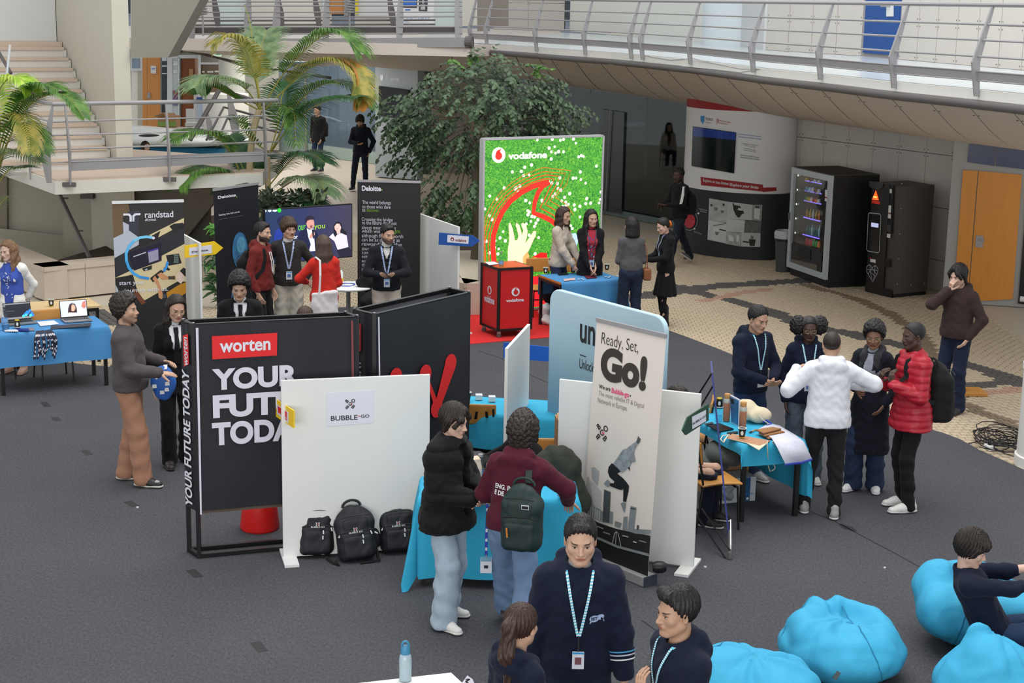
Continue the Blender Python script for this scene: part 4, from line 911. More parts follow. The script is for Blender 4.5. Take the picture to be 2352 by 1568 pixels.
for q,m_ in(([(1683,470),(1700,473),(1702,480),(1685,482)],K1),([(1684,480),(1707,484),(1709,490),(1690,494)],K1),([(1688,490),(1706,489),(1698,500),(1693,498)],K1),([(1682,466),(1685,467),(1688,476),(1685,477)],K1),([(1696,477),(1706,480),(1703,484),(1695,482)],K3),([(1638,521),(1654,523),(1651,532),(1637,530)],K3),([(1637,517),(1668,512),(1668,514),(1638,519)],K2),([(1652,525),(1668,529),(1668,531),(1652,528)],K1),([(1642,532),(1652,533),(1648,540),(1644,540)],K2),([(1640,475),(1649,477),(1646,484),(1641,483)],K2),([(1655,482),(1664,484),(1662,489),(1656,489)],K2),([(1632,468),(1636,469),(1636,474),(1632,473)],K1),([(1660,467),(1664,468),(1664,473),(1660,472)],K1),([(1733,478),(1746,480),(1744,504),(1732,502)],K3),([(1735,473),(1744,474),(1744,477),(1735,477)],K1),([(1724,541),(1731,542),(1731,549),(1724,549)],K2),([(1720,549),(1736,550),(1733,565),(1722,564)],K1),([(1706,553),(1721,555),(1721,558),(1706,556)],K1),([(1673,540),(1684,542),(1685,555),(1674,553)],K3),([(1692,540),(1698,541),(1697,556),(1691,555)],K3)):cpatch(q,'photo_figure',m_,h=.016,nx=2)
for c,r_,m_ in(((1584,507),13,cmat('crimson_print',(176,40,56))),):
 P=[colhit(c[0]+r_*math.cos(2*PI*k/20),c[1]+r_*1.25*math.sin(2*PI*k/20),.014)for k in range(20)][::-1];MB().poly(P).obj('red_disc',m_,ew)
MB().tube([colhit(1584+18*math.cos(a),506+23*math.sin(a),.012)for a in np.linspace(-1.2,2.0,16)],.006,5).obj('orbit_line',INK2,ew)
for x,y in((1604,490),(1595,525)):cpatch([(x-2,y-2),(x+2,y-2),(x+2,y+2),(x-2,y+2)],'white_dot',WHITE,nx=1)
ctext('Aerial Robotics',1605,481,1625,485,4,LTR,INK2);ctext('Swarms',1609,486,1623,489,4,LTR,INK2);ctext('Social Robots',1594,533,1612,539,4,LTR,INK2)
YB=48.0
wb=struct('wall_back_left');WHF=cmat('white_aluminium',(206,212,218),var=.03)
def rectY(mb,x0,y0,x1,y1,Y,th=.05,Y1=None):
 a,b,c,d=AtY(x0,y1,Y),AtY(x1,y1,Y1 or Y),AtY(x1,y0,Y1 or Y),AtY(x0,y0,Y);t=Vc((0,th,0));return mb.hexa([a,b,b+t,a+t],[d,c,c+t,d+t])
def rY(x0,y0,x1,y1,Y,name,m,par,th=.05,Y1=None):return rectY(MB(),x0,y0,x1,y1,Y,th,Y1).obj(name,m,par)
rY(240,60,640,345,YB+.5,'wall_face',cmat('pale_wall',(178,176,168),var=.05),wb,.2)
rY(302,130,328,345,YB,'cream_pier',cmat('cream_wall',(226,226,218)),wb);rY(316,160,328,345,YB-.05,'beige_pier',BEIGE,wb)
w2=struct('window_2');rY(300,132,326,163,YB-.1,'window_frame',WHF,w2);rY(303,134,320,156,YB-.13,'pane',cmat('sky_reflecting_pane',(120,140,158),var=.5,scale=4,rough=.1),w2)
OAK_F=cmat('light_oak_veneer',(198,136,74),var=.10,scale=5,rough=.5,stretch=(3,3,.3))
d3=struct('door_3');rY(326,128,371,345,YB-.12,'door_frame',WHF,d3);rY(327,130,338,345,YB-.16,'side_leaf',OAK_F,d3);rY(338.5,130,368,345,YB-.16,'door_leaf',OAK_F,d3)
rY(346,151,358.5,169,YB-.2,'paper_notice',WHITE,d3,.02);rY(338,213,345,226,YB-.2,'lock_plate',STEEL,d3,.03);rY(348,157,356,159,YB-.22,'printed_line',INKB,d3,.01)
w3=struct('window_3');rY(371,128,384,345,YB-.14,'pane',cmat('dark_pane',(42,48,58),rough=.1,var=.5,scale=3),w3,.04)
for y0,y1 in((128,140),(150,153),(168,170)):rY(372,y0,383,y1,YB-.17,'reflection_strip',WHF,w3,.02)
rY(384,100,396,345,YB-.2,'window_frame',WHF,w3,.1);rY(396,100,410,345,YB-.16,'pane',cmat('poster_pane',(196,208,212),var=.12,scale=5,rough=.2),w3)
rY(409,128,413,345,YB-.2,'window_frame',WHF,w3,.1);rY(396,126,456,134,YB-.2,'window_frame',WHF,w3,.1)
for y0,y1,c in((208,218,(140,60,90)),(218,228,(120,70,120)),(228,242,(96,110,160)),(140,150,(220,226,230)),(160,168,(216,224,228))):rY(398,y0,408,y1,YB-.2,'poster',cmat('poster_%d'%y0,c,var=.3,scale=9),w3,.02)
d4=struct('door_4');rY(413,134,446,345,YB-.14,'door_leaf',cmat('brown_door_veneer',(124,66,24),var=.1,scale=5,rough=.4,stretch=(3,3,.3)),d4);rY(412,134,416,345,YB-.2,'door_edge',STEEL_D,d4)
CARD=cmat('brown_cardboard',(168,130,92),var=.06,scale=9,rough=.85)
for y0,y1 in((158,176),(187,199)):rY(434,y0,444,y1,YB-.2,'cardboard_notice',CARD,d4,.02)
rY(444,134,457,345,YB-.1,'pink_pier',cmat('pinkish_wall',(206,166,138)),wb);rY(445,171,456,345,YB-.2,'white_board',WHITE,wb)
w4=struct('window_4');rY(455,100,460,345,YB-.3,'window_frame',WHF,w4,.1);rY(460,143,506,148,YB-.3,'window_frame',WHF,w4,.1);rY(460,146,504,215,YB-.1,'pane',cmat('brown_glass',(112,92,70),var=.35,scale=2.2,rough=.12),w4)
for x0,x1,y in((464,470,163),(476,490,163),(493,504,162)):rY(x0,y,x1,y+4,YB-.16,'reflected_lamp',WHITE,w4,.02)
rY(395,110,504,128,YB-.12,'transom_pane',cmat('grey_transom',(150,150,140),var=.2),w4)
es=thing('exit_sign','small green and white exit sign hung by the big round column','sign',tuple(AtY(498,124,45)));rY(490,111,508,130,45,'lamp_box',cmat('exit_white',(210,226,206),emit=.3),es);rY(496,118,507,126,44.95,'green_panel',cmat('exit_green',(20,140,80),emit=.5),es,.02)
cc=AtY(533,200,45.5);col2=struct('column_back');MB().lathe([(.37,0),(.37,6)],(cc.x,cc.y,0),40).obj('column_shaft',cmat('pale_column',(190,192,184),var=.03),col2,smooth=1)
MB().lathe([(.62,0),(.62,2.05),(.3,2.05)],(AtY(520,300,43.5).x,43.5,0),40).obj('round_desk_drum',cmat('cream_drum',(214,214,206),var=.03),col2,smooth=1)
tb=thing('water_dispenser','blue lidded white poster tube leaning by the brown open door','dispenser',tuple(V3(AtY(462,280,46),0)))
MB().lathe([(.09,0),(.09,1.7)],(AtY(462,280,46).x,46,0),16).obj('tube',cmat('pale_blue_print',(170,190,212),var=.3,scale=4),tb,smooth=1);MB().lathe([(.12,1.7),(.12,1.78)],(AtY(462,280,46).x,46,0),16).obj('lid',cmat('royal_blue',(34,70,150)),tb)
oA=AtY(560,330,50.5);oB=G(862,375);oA.z=0;gl5=struct('window_5');gp5=Panel.wall(oA,oB)
flat_board(MB(),oA+(oA-oB)*.05,oB,-.02,.32,.12).obj('bottom_sill',cmat('pale_green_steel',(150,168,162),rough=.4),gl5)
GL2=glass_mat('clear_glass',(.80,.86,.88),mixf=.06)
for i in range(5):
 a=oA+(oB-oA)*(i/5);b=oA+(oB-oA)*((i+1)/5);flat_board(MB(),a,b-(b-a)*.006,.32,3.6,.012).obj('pane',GL2,gl5)
for t in(.24,.5):p=oA+(oB-oA)*t;MB().box((p.x,p.y-.03,1.8),(.30 if t<.3 else.06,.1,3.6)).obj('mullion',cmat('grey_mullion',(122,122,118)),gl5)
for x,y in((684,388),):pass
out=struct('ground_outside');WET=mat('wet_blue_setts',(.20,.235,.28),rough=.28,var=.55,scale=16,bump=.6,detail=6,spec=.5)
MB().poly([(-20,51,-.02),(8,49,-.02),(8,62,.9),(-20,62,.9)][::1]).obj('wet_paving',WET,out);MB().poly([(-22,60,-.1),(8,58,-.1),(8,66,3.9),(-22,66,3.9)]).obj('wet_slope',WET,out)
MB().poly([(-30,67,-1),(20,67,-1),(20,67,7),(-30,67,7)]).obj('far_building',cmat('dark_facade',(60,66,76),var=.5,scale=.8),out)
rY(600,130,862,142,49.8,'light_trough',cmat('trough_white',(230,236,240)),gl5,.3,45)
rY(600,146,862,152,49.7,'grey_trough',STEEL_D,gl5,.3,45)
bn=thing('red_bench','red bench standing on wet paving outside the far glass','bench',tuple(V3(AtY(660,325,52.5),0)));rY(646,316,684,326,52.5,'seat',cmat('red_bench',(150,40,40)),bn,.5)
for x in(650,680):rY(x,326,x+3,340,52.6,'leg',STEEL_D,bn)
MB().tube([AtY(x,y,56)for x,y in((700,262),(760,272),(830,300))],.05,8).obj('outdoor_handrail',WHF,out);
for x in(735,800):MB().tube([AtY(x,285,55),AtY(x,330,55)],.04,6).obj('rail_post',WHF,out)
lw=struct('wall_back_middle');LA=G(862,405);LB=G(958,413);lp=Panel.wall(LA,LB);LGM=cmat('blue_grey_wall',(172,182,188),var=.03,scale=2)
flat_board(MB(),LA,LB,0,3.3,.3).obj('wall_face',LGM,lw);rY(954,152,990,420,43.2,'dark_slot',cmat('slot_grey',(92,100,104)),lw,.1)
rY(990,155,1206,430,43.6,'beige_pier',cmat('beige_pier',(190,184,172),var=.05),lw,.3)
SCRW=cmat('pale_lettering',(232,236,238));lp.text('LOG.lab',((873,293),(902,280)),LTR,SCRW,lw,h=.01,bold=.0);lp.text('worten',((897,186),(918,179)),LTR,SCRW,lw,h=.01,bold=.02)
lp.shape([(874,172),(881,172),(881,182),(877.5,186),(874,182)],'shield_print',SCRW,lw,h=.008);lp.text('TECNICO',((883,178),(892,175)),LTR,SCRW,lw,h=.01);lp.text('logistics',((873,297),(891,295)),LTR,SCRW,lw,h=.01)
tv0=thing('wall_screen','black flat screen fixed on the blue-grey lab wall','screen',tuple(lp.P(908,236)));lp.shape([(873,197),(942,206),(941,274),(874,266)],'casing',BLACK,tv0,h=.01,th=.06);lp.shape([(875,200),(939,208.5),(938,271),(876,263)],'display',mat('dark_display',(.006,.007,.010),rough=.12),tv0,h=.072,th=.002)
rg=thing('round_wall_ring','pale round ring fixed beside the blue-grey lab wall','ring');P0=AtY(966,190,41.8)
MB().tube([P0+Vc((.19*math.cos(a),0,.25*math.sin(a)))for a in np.linspace(0,2*PI,33)],.035,8,cap=0).obj('rim',cmat('beige_ring',(176,168,158)),rg,smooth=1)
MB().tube([P0+Vc((.1,.02,0)),P0+Vc((.3,.3,0)),P0+Vc((.3,.9,0))],.03,8).obj('bracket',cmat('beige_ring',(176,168,158)),rg)
us=struct('floor_upper_left');uf=[AtY(300,60,33.2),AtY(1092,60,32.0)]
FLP=cmat('upper_floor_tiles',(206,196,188),var=.06,scale=2.5,rough=.3)
MB().prism([(-11,33.4,3.55),(-.95,32.0,3.55),(1.3,36,3.55),(1.3,52,3.55),(-11,52,3.55)],(0,0,.23)).obj('slab',FLP,us)
wu=struct('wall_upper_left');rY(300,-60,760,60,47,'wall_face',cmat('cream_upper',(224,222,212),var=.03),wu,.2);rY(815,-60,1100,60,47.2,'wall_face',cmat('cream_upper',(224,222,212)),wu,.2)
rY(752,-60,790,32,46.9,'orange_door',OAK_F,wu);rY(740,-60,753,34,46.8,'door_frame',WHF,wu);rY(790,-60,800,36,46.8,'grey_frame',STEEL,wu);rY(816,-60,823,32,46.7,'yellow_edge',cmat('yellow_edge',(226,206,60)),wu);rY(823,-60,902,36,46.8,'white_board',WHITE,wu)
cu=AtY(1020,60,41.5);MB().lathe([(.46,3.7),(.46,7.5)],(cu.x,cu.y,0),40).obj('column_shaft',cmat('pale_green_column',(196,208,206),var=.02),wu,smooth=1)
cu=AtY(530,60,41.5);MB().lathe([(.42,3.7),(.42,7.5)],(cu.x,cu.y,0),40).obj('column_shaft',cmat('pale_green_column',(196,208,206)),wu,smooth=1)
rY(1096,-40,1125,72,42,'brown_shadow_wall',cmat('taupe_wall',(142,134,126)),wu);rY(1125,-40,1168,60,44,'taupe_wall',cmat('taupe_wall',(142,134,126)),wu)
po=thing('computer_poster','white standing panel printed with a computer screen and tower on upper floor','poster',tuple(AtY(950,62,37.5)));pp=Panel(AtY(900,62,37.6),AtY(995,62,37.2)-AtY(900,62,37.6),(0,0,1))
pp.shape([(900,-40),(995,-40),(995,62),(900,62)],'board',WHITE,po,h=0,th=-.04);pp.shape([(916,-40),(959,-40),(957,20),(917,18)],'printed_monitor',INK,po);pp.shape([(919,-40),(956,-40),(955,16),(920,14)],'printed_display',cmat('screen_blue',(54,108,190)),po,h=.005);pp.shape([(929,25),(943,25),(941,22),(931,22)],'printed_stand',cmat('screen_blue',(54,108,190)),po,h=.005)
pp.shape([(962,-40),(982,-40),(981,28),(961,27)],'printed_tower',INK,po);pp.disc((971,6),.035,'printed_dial',WHITE,po,h=.005);pp.shapes([[(966+2.6*i,12),(967.6+2.6*i,12),(967.6+2.6*i,24),(966+2.6*i,24)]for i in range(4)],'printed_vents',WHITE,po,h=.005)
LBL=cmat('light_blue_ink',(110,140,190));pp.text('NEETI.TECNICO.ULISBOA.PT',((914,47),(988,41)),LTR,LBL,po);pp.text('/NEETIIST',((914,53.5),(941,48.5)),LTR,LBL,po);pp.disc((909,44),.02,'printed_dot',cmat('teal_ink',(60,170,190)),po);pp.shape([(907,49),(912,49),(912,53.5),(907,53.5)],'printed_square',INK,po)
br=thing('footbridge','straight grey steel footbridge with railings across the back of the hall','bridge',tuple(AtY(750,98,32.4)))
def by(x):return 33.3-(x-420)/(1080-420)*1.3
def BP(x,y):return AtY(x,y,by(x))
mb=MB();
for(xa,ya,xb,yb,hh)in((380,101,1078,97,.20),):
 a,b=BP(xa,ya),BP(xb,yb);mb.bar(a,b,.16,.19)
mb.obj('beam',STEEL,br);mb=MB();mb.bar(BP(380,72)+Vc((0,.1,0)),BP(1060,70)+Vc((0,.1,0)),.03,.13);mb.obj('kick_plate',STEEL_D,br)
for y0,y1,r in((62.5,61.5,.016),(78.5,76.5,.016),(40.5,38,.013),(28.5,27.5,.013),(14,13.5,.013),(4.5,4.2,.013),(-16,-16,.026)):MB().tube([BP(380,y0),BP(1062,y1)],r,8).obj('rail',STEEL,br)
for x in(440,568,634,748,917,1052):post_plate([BP(x,106),BP(x+1,50),BP(x+(4 if x<1000 else-2),-20)],br,Vc((1,0,0)),wd=(.10,.16,.07),th=.03)
for x in(493,640,725,896):
 post_plate([AtY(x+8,62,36.5),AtY(x+4,30,36.5),AtY(x-4,-20,36.5)],br,Vc((1,0,0)),STEEL_D,wd=(.10,.16,.07),th=.03)
for y0,y1 in((58,56),(48,46)):MB().tube([AtY(400,y0,36.6),AtY(1000,y1,36.6)],.02,8).obj('rail',STEEL_D,br)
MB().tube([BP(1070,97),BP(1086,97)],.12,16).obj('end_cap',STEEL_D,br)
for pts in([(404,122),(440,116),(560,150),(760,178)],[(400,112),(470,126),(600,155),(760,180)]):MB().tube([AtY(x,y,36+i*1.2)for i,(x,y)in enumerate(pts)],.028,6).obj('tie_rod',STEEL_D,br)
for a,b,c in(((1080,104),(880,138),.03),((1060,108),(850,142),.025)):MB().tube([AtY(*a,32.2),AtY(*b,40)],c,6).obj('tie_rod',STEEL_D,br)
MB().prism([BP(420,108)+Vc((0,.2,0)),AtY(420,118,36.5),AtY(860,140,42),AtY(990,165,42),BP(1076,108)+Vc((0,.2,0))],(0,0,.05)).obj('underside_panel',SOFF,br)
sp=thing('coiled_cable_box','coiled steel hose hanging on the footbridge railing at upper left','cable');p0=AtY(465,20,32.9);pts=[]
for i in range(90):a=i*.55;pts.append(p0+Vc((.09*math.cos(a),.09*math.sin(a),.26-i*.0045)))
MB().tube(pts,.014,5).obj('coil',STEEL,sp);MB().tube([p0+Vc((0,0,-.14)),p0+Vc((0,0,-.55))],.02,6).obj('stem',STEEL,sp)
sp=thing('coiled_cable_box','coiled steel hose hanging on the footbridge railing beside the computer poster','cable');p0=AtY(803,10,32.3);pts=[]
for i in range(80):a=i*.55;pts.append(p0+Vc((.09*math.cos(a),.09*math.sin(a),.2-i*.0045)))
MB().tube(pts,.014,5).obj('coil',STEEL,sp);MB().tube([p0+Vc((0,0,-.12)),p0+Vc((0,0,-.6))],.02,6).obj('stem',STEEL,sp)
a0,b0=AtY(127,447,24),AtY(604,425,25.7);zb=a0.z;zt=AtY(127,417,24).z;b0.z=zb;c0=AtY(33,413,25.9);c0=V3(a0+(c0-a0)*3,zb)
ld=struct('landing');back=Vc((0,2.1,0));up=Vc((0,0,zt-zb));LAND=cmat('landing_white',(206,204,196),var=.04,scale=6)
MB().prism([a0,b0,b0+back,c0+back*.6,c0],up).obj('slab',LAND,ld);MB().prism([V3(p,zt)for p in(a0+Vc((.02,.03,0)),b0+Vc((0,.03,0)),b0+back,c0+back*.6,c0+Vc((.05,0,0)))],(0,0,.018)).obj('tiles',TREAD,ld)
lr=thing('landing_railing','grey steel railing with kinked flat posts around the half landing of the stairs','railing',tuple(a0))
dF=(b0-a0).normalized();dL=(c0-a0).normalized();nF=Vc((dF.y,-dF.x,0));nL=Vc((-dL.y,dL.x,0))*1
A_=a0-Vc((.02,.05,0))
def LP(x,y):return VP(x,y,a0+nF*.04,b0+nF*.04)
corner=LP(123,240)
for(xa,ya,xb,yb,r)in((123,239,638,230,.034),(119,280,640,265,.013),(115,311,640,297,.013),(112,344,640,325,.013),(112,374,640,353,.011)):
 p,q=LP(xa,ya),LP(xb,yb);e=p+dL*3.2
 MB().tube([e,p,q],r,10).obj('handrail' if r>.03 else 'rail',STEEL,lr,smooth=1)
mb=MB();p0,p1,q0,q1=LP(160,366),LP(160,393),LP(606,347),LP(606,371);t=nF*-.01;mb.hexa([p1,q1,q1+t,p1+t],[p0,q0,q0+t,p0+t]);mb.obj('kick_plate',STEEL,lr)
for xb,xm,xt,yb,ym,yt in((161,159,149,424,345,240),(389,386,381,417,340,236),(612,607,605,412,310,232)):post_plate([LP(xb,yb),LP(xm,ym)+nF*.03,LP(xt,yt)],lr,nF,wd=(.06,.10,.03),th=.025)
post_plate([LP(113,420),LP(104,350),LP(121,241)],lr,dF,wd=(.08,.16,.03),th=.02);e1=a0+dL*1.3;post_plate([V3(e1,zt-.1),V3(e1+nL*.0,zt+.4),V3(e1,zt+1.1)],lr,dL,wd=(.08,.15,.03),th=.02)
for x,y in((158,424),(389,412),(40,400)):
 if x>100:MB().box(LP(x,y)-nF*.01,(.22,.04,.07)).obj('foot_bracket',STEEL_D,lr)
st=struct('stairs');sd_=Vc((-.16,.3,0)).normalized();sr=Vc((sd_.y,-sd_.x,0));base=AtY(264,352,25.9);rise,run=(3.78-zt)/11.5,.33
for i in range(11):
 p=V3(base+sd_*run*i,zt+rise*i);wv=sr*-2.6;q=[p,p+wv,p+wv+sd_*(run*1.05),p+sd_*(run*1.05)]
 MB().hexa([q[1],q[0],q[3],q[2]],[v+Vc((0,0,rise-.05))for v in(q[1],q[0],q[3],q[2])]).obj('riser',BEIGE_W,st)
 f=sd_*-.03;q2=[v+Vc((0,0,rise-.05))for v in(p+wv+f,p+f-sr*.05,p-sr*.05+sd_*run,p+wv+sd_*run)];MB().hexa(q2,[v+Vc((0,0,.05))for v in q2]).obj('tread',TREAD,st)
top=V3(base+sd_*run*11,3.78)
MB().prism([top-sr*3,top+sr*.0,top+sd_*3,top-sr*3+sd_*3],(0,0,-.2)).obj('top_landing',TREAD,st)
wst=struct('wall_stairs');w0=AtY(265,352,25.85)+sr*.02;wl=w0+sd_*6.0
MB().hexa([V3(w0,0),V3(w0+sr*.27,0),V3(wl+sr*.27,0),V3(wl,0)],[V3(w0,7),V3(w0+sr*.27,7),V3(wl+sr*.27,7),V3(wl,7)]).obj('wall_face',cmat('stair_wall_beige',(196,192,178),var=.04,scale=5,rough=.9),wst)
tw=top+sd_*.45;MB().hexa([V3(tw-sr*3.4,3.7),V3(tw,3.7),V3(tw+sd_*.2,3.7),V3(tw-sr*3.4+sd_*.2,3.7)],[V3(tw-sr*3.4,7),V3(tw,7),V3(tw+sd_*.2,7),V3(tw-sr*3.4+sd_*.2,7)]).obj('upper_wall',cmat('cool_white_wall',(204,206,204),var=.03),wst)
MB().box(AtY(64,15,29.4),(.03,.05,.03)).obj('wall_hook',BLACK,wst)
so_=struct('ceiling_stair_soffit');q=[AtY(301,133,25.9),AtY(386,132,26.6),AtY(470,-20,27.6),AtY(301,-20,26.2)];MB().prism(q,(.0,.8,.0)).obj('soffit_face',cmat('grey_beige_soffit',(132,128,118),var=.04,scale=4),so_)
MB().tube([AtY(-12,105,27),AtY(0,125,26.7),AtY(25,168,26.2)],.03,8).obj('handrail',STEEL_D,st);MB().tube([AtY(23,103,26),AtY(16,168,26)],.02,8).obj('rail_post',WHF,st)
ul=struct('wall_under_landing');rY(-60,380,16,600,28.5,'left_pier',cmat('brown_grey_wall',(126,118,104)),ul,.2);rY(16,380,155,545,28.6,'wall_face',cmat('under_wall',(170,165,150),var=.05),ul,.2)
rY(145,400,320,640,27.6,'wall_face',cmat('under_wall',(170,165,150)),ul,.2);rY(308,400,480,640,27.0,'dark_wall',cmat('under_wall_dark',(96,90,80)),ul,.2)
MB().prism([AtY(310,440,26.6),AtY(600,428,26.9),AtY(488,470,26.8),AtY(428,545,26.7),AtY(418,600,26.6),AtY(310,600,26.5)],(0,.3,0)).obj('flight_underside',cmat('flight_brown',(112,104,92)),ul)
MB().poly([AtY(-40,640,27.5),AtY(330,640,27.5),AtY(330,560,28.4),AtY(-40,520,28.4)]).obj('well_floor',cmat('under_wall',(170,165,150)),ul)
ldh=thing('wall_handrail','grey sloping handrail on the wall under the landing','handrail');MB().tube([AtY(138,448,26.9),AtY(206,592,25.2)],.035,8).obj('bar',STEEL_D,ldh)
for x,y in((150,457),(184,532)):MB().tube([AtY(x-4,y-2,26.8),AtY(x+6,y-2,27.2)],.014,6).obj('bracket',STEEL_D,ldh)
lb=thing('wall_lamp','small grey lamp box on the wall under the landing','lamp');rY(184,446,213,457,27.2,'housing',STEEL_D,lb,.3);rY(186,456,212,458,27.15,'lens',STEEL,lb,.2)
pl=struct('planter_left');pc_=G(103,690);pr=G(262,672);pr2=pr+(pr-pc_)*1.35;pll=G(-70,612);nz=Vc((0,0,.50))
def stone_wall(mb_name,a,b,h,k,par,m=STONE,th=.42):
 a=V3(a,0);b=V3(b,0);n=Vc((-(b-a).y,(b-a).x,0)).normalized()
 for i in range(k):
  p=a+(b-a)*(i/k)+(b-a).normalized()*.004;q=a+(b-a)*((i+1)/k)-(b-a).normalized()*.004;z=Vc((0,0,h));MB().hexa([p,q,q+n*th*.9,p+n*th*.9],[p+z,q+z,q+n*th*.9+z,p+n*th*.9+z]).obj('stone_panel',m,par)
  o_=n*-.02;z1=Vc((0,0,h+.07));MB().hexa([p+o_+z,q+o_+z,q+n*th+z,p+n*th+z],[p+o_+z1,q+o_+z1,q+n*th+z1,p+n*th+z1]).obj('coping_stone',m,par)
stone_wall('x',pc_,pr2,.45,4,pl);stone_wall('x',pll,pc_,.45,4,pl)
pln=struct('planter_middle');m0=G(420,690);m1=G(700,560);stone_wall('x',G(430,648),G(500,640),.45,2,pln)
mA,mB_,mC=G(1072,722),G(1096,715),G(940,560)
pr_=struct('planter_right');stone_wall('x',G(1068,724),G(1100,716),.42,1,pr_);stone_wall('x',G(1030,640),G(1068,724),.42,2,pr_);stone_wall('x',G(1096,640),G(1330,600),.30,3,pr_)
SOIL=cmat('dark_soil',(62,46,36),var=.5,scale=20,rough=.95,bump=.6,detail=6)
tag(MB().poly([V3(p,.40)for p in(G(1030,640)+Vc((.1,.2,0)),G(1068,724)+Vc((.1,.3,0)),G(1100,716)+Vc((0,.3,0)),G(1330,560),G(1000,540))]).obj('soil',SOIL),'dark bare soil filling the planter under the leafy tree','soil',kind='stuff')
tag(MB().poly([V3(p,.42)for p in(G(120,660),G(520,640),G(760,560),G(640,500),G(430,560))]).obj('soil',SOIL),'dark soil in the bed where the palms grow','soil',kind='stuff')
scx=AtY(420,300,42);sc_=thing('solar_car','low white solar car with dark cell panels, behind the landing railing','car',(scx.x,42,0))
CELL=mat('solar_cells',srgb(62,70,82),rough=.3,var=.35,scale=30);CW=cmat('car_white',(214,220,222),rough=.3)
V,Q=mesh_ops([E_((scx.x-.5,42,.92),(2.3,1.1,.20),k=0),E_((scx.x-1.2,42,1.0),(1.1,.7,.22),k=.2)],.05);link_mesh('body',np_mesh('body',V-np.array([scx.x,42,0]),Q),CW,sc_)
V,Q=mesh_ops([E_((scx.x-.5,42.15,.985),(2.1,.85,.17),k=0),P_((0,0,1.06),(0,0,-1))],.05);link_mesh('cell_panel',np_mesh('cell_panel',V-np.array([scx.x,42,0]),Q),CELL,sc_)
V,Q=mesh_ops([E_((scx.x-.75,41.35,1.02),(.42,.25,.08),k=0)],.03);link_mesh('cockpit',np_mesh('cockpit',V-np.array([scx.x,42,0]),Q),BLACK,sc_)
MB().box((scx.x-.4,42,.45),(3.4,1.2,.6)).obj('blue_cover',cmat('teal_cover',(24,110,150)),sc_,bevel=.1)
for dx in(-1.3,.8):
 for dy in(-.6,.6):MB().lathe([(.26,-.05),(.28,0),(.26,.05)],(scx.x+dx,42+dy,.28),16,Matrix.Rotation(PI/2,3,'X')).obj('wheel',BLACK,sc_)
bx=thing('cardboard_box','open brown cardboard box with flaps on the far desk behind the solar car','box',tuple(AtY(383,282,45)));rY(362,268,404,300,45,'side',CARD,bx,.6);rY(362,279,404,290,44.97,'green_print',cmat('green_print',(120,150,70)),bx,.02)
MB().prism([AtY(362,268,45),AtY(380,268,45),AtY(376,259,44.6),AtY(353,268,44.6)],(0,0,.02)).obj('flap',CARD,bx);MB().prism([AtY(380,268,45.4),AtY(404,268,45.4),AtY(402,261,45.8),AtY(366,260,45.8)],(0,0,.02)).obj('flap',CARD,bx)
dk=thing('white_desk','white desk with grey cabinet legs by the open brown door','desk',tuple(V3(AtY(450,300,44.5),0)));rY(352,296,480,301,44.6,'worktop',WHITE,dk,.8);rY(427,250,445,282,44.9,'screen',cmat('pale_monitor',(196,198,198)),dk,.06);rY(425,282,520,290,44.4,'white_bar',WHITE,dk,.3)
for x in(360,420,474):rY(x,301,x+4,352,44.7,'leg',STEEL,dk,.06)
dr=thing('stair_railing','dark steel railing rising and bending behind the tall palm','railing');
for pts,r in(([(436,322),(504,206),(560,224),(640,252)],.045),([(474,322),(514,246),(560,258),(640,282)],.022),([(500,322),(522,272),(560,282),(640,304)],.022)):MB().tube([AtY(x,y,29.0+i*.5)for i,(x,y)in enumerate(pts)],r,8).obj('handrail' if r>.04 else 'rail',STEEL_D,dr)
post_plate([AtY(545,330,29.6),AtY(536,270,29.6),AtY(524,212,29.6)],dr,Vc((1,0,0)),STEEL,wd=(.10,.18,.05),th=.03);post_plate([AtY(484,322,29.3),AtY(480,280,29.3),AtY(476,260,29.3)],dr,Vc((1,0,0)),STEEL,wd=(.08,.1,.03),th=.03)
MB().bar(AtY(520,340,29.4),AtY(650,372,30.6),.05,.28).obj('stringer',STEEL,dr)
NAVYF=mat('black_banner_fabric',srgb(30,31,38),rough=.55,var=.12,scale=3,bump=.15);BLK=cmat('black_lacquer_tube',(22,22,24),var=.1,rough=.35);REDP=cmat('bright_red_print',(214,36,38),var=.03);LAV=cmat('pale_lilac_print',(206,204,216),var=.03)
GREYW=cmat('inner_grey_fabric',(150,150,156),var=.04);PAPER=cmat('white_paper',(214,214,224),var=.02);INKD=cmat('dark_ink',(34,34,38));PINK=cmat('pink_ink',(226,70,120));INKM=cmat('brown_black_ink',(58,52,46))
BOARD=cmat('white_laminate_board',(218,219,216),var=.02,scale=3,rough=.45)
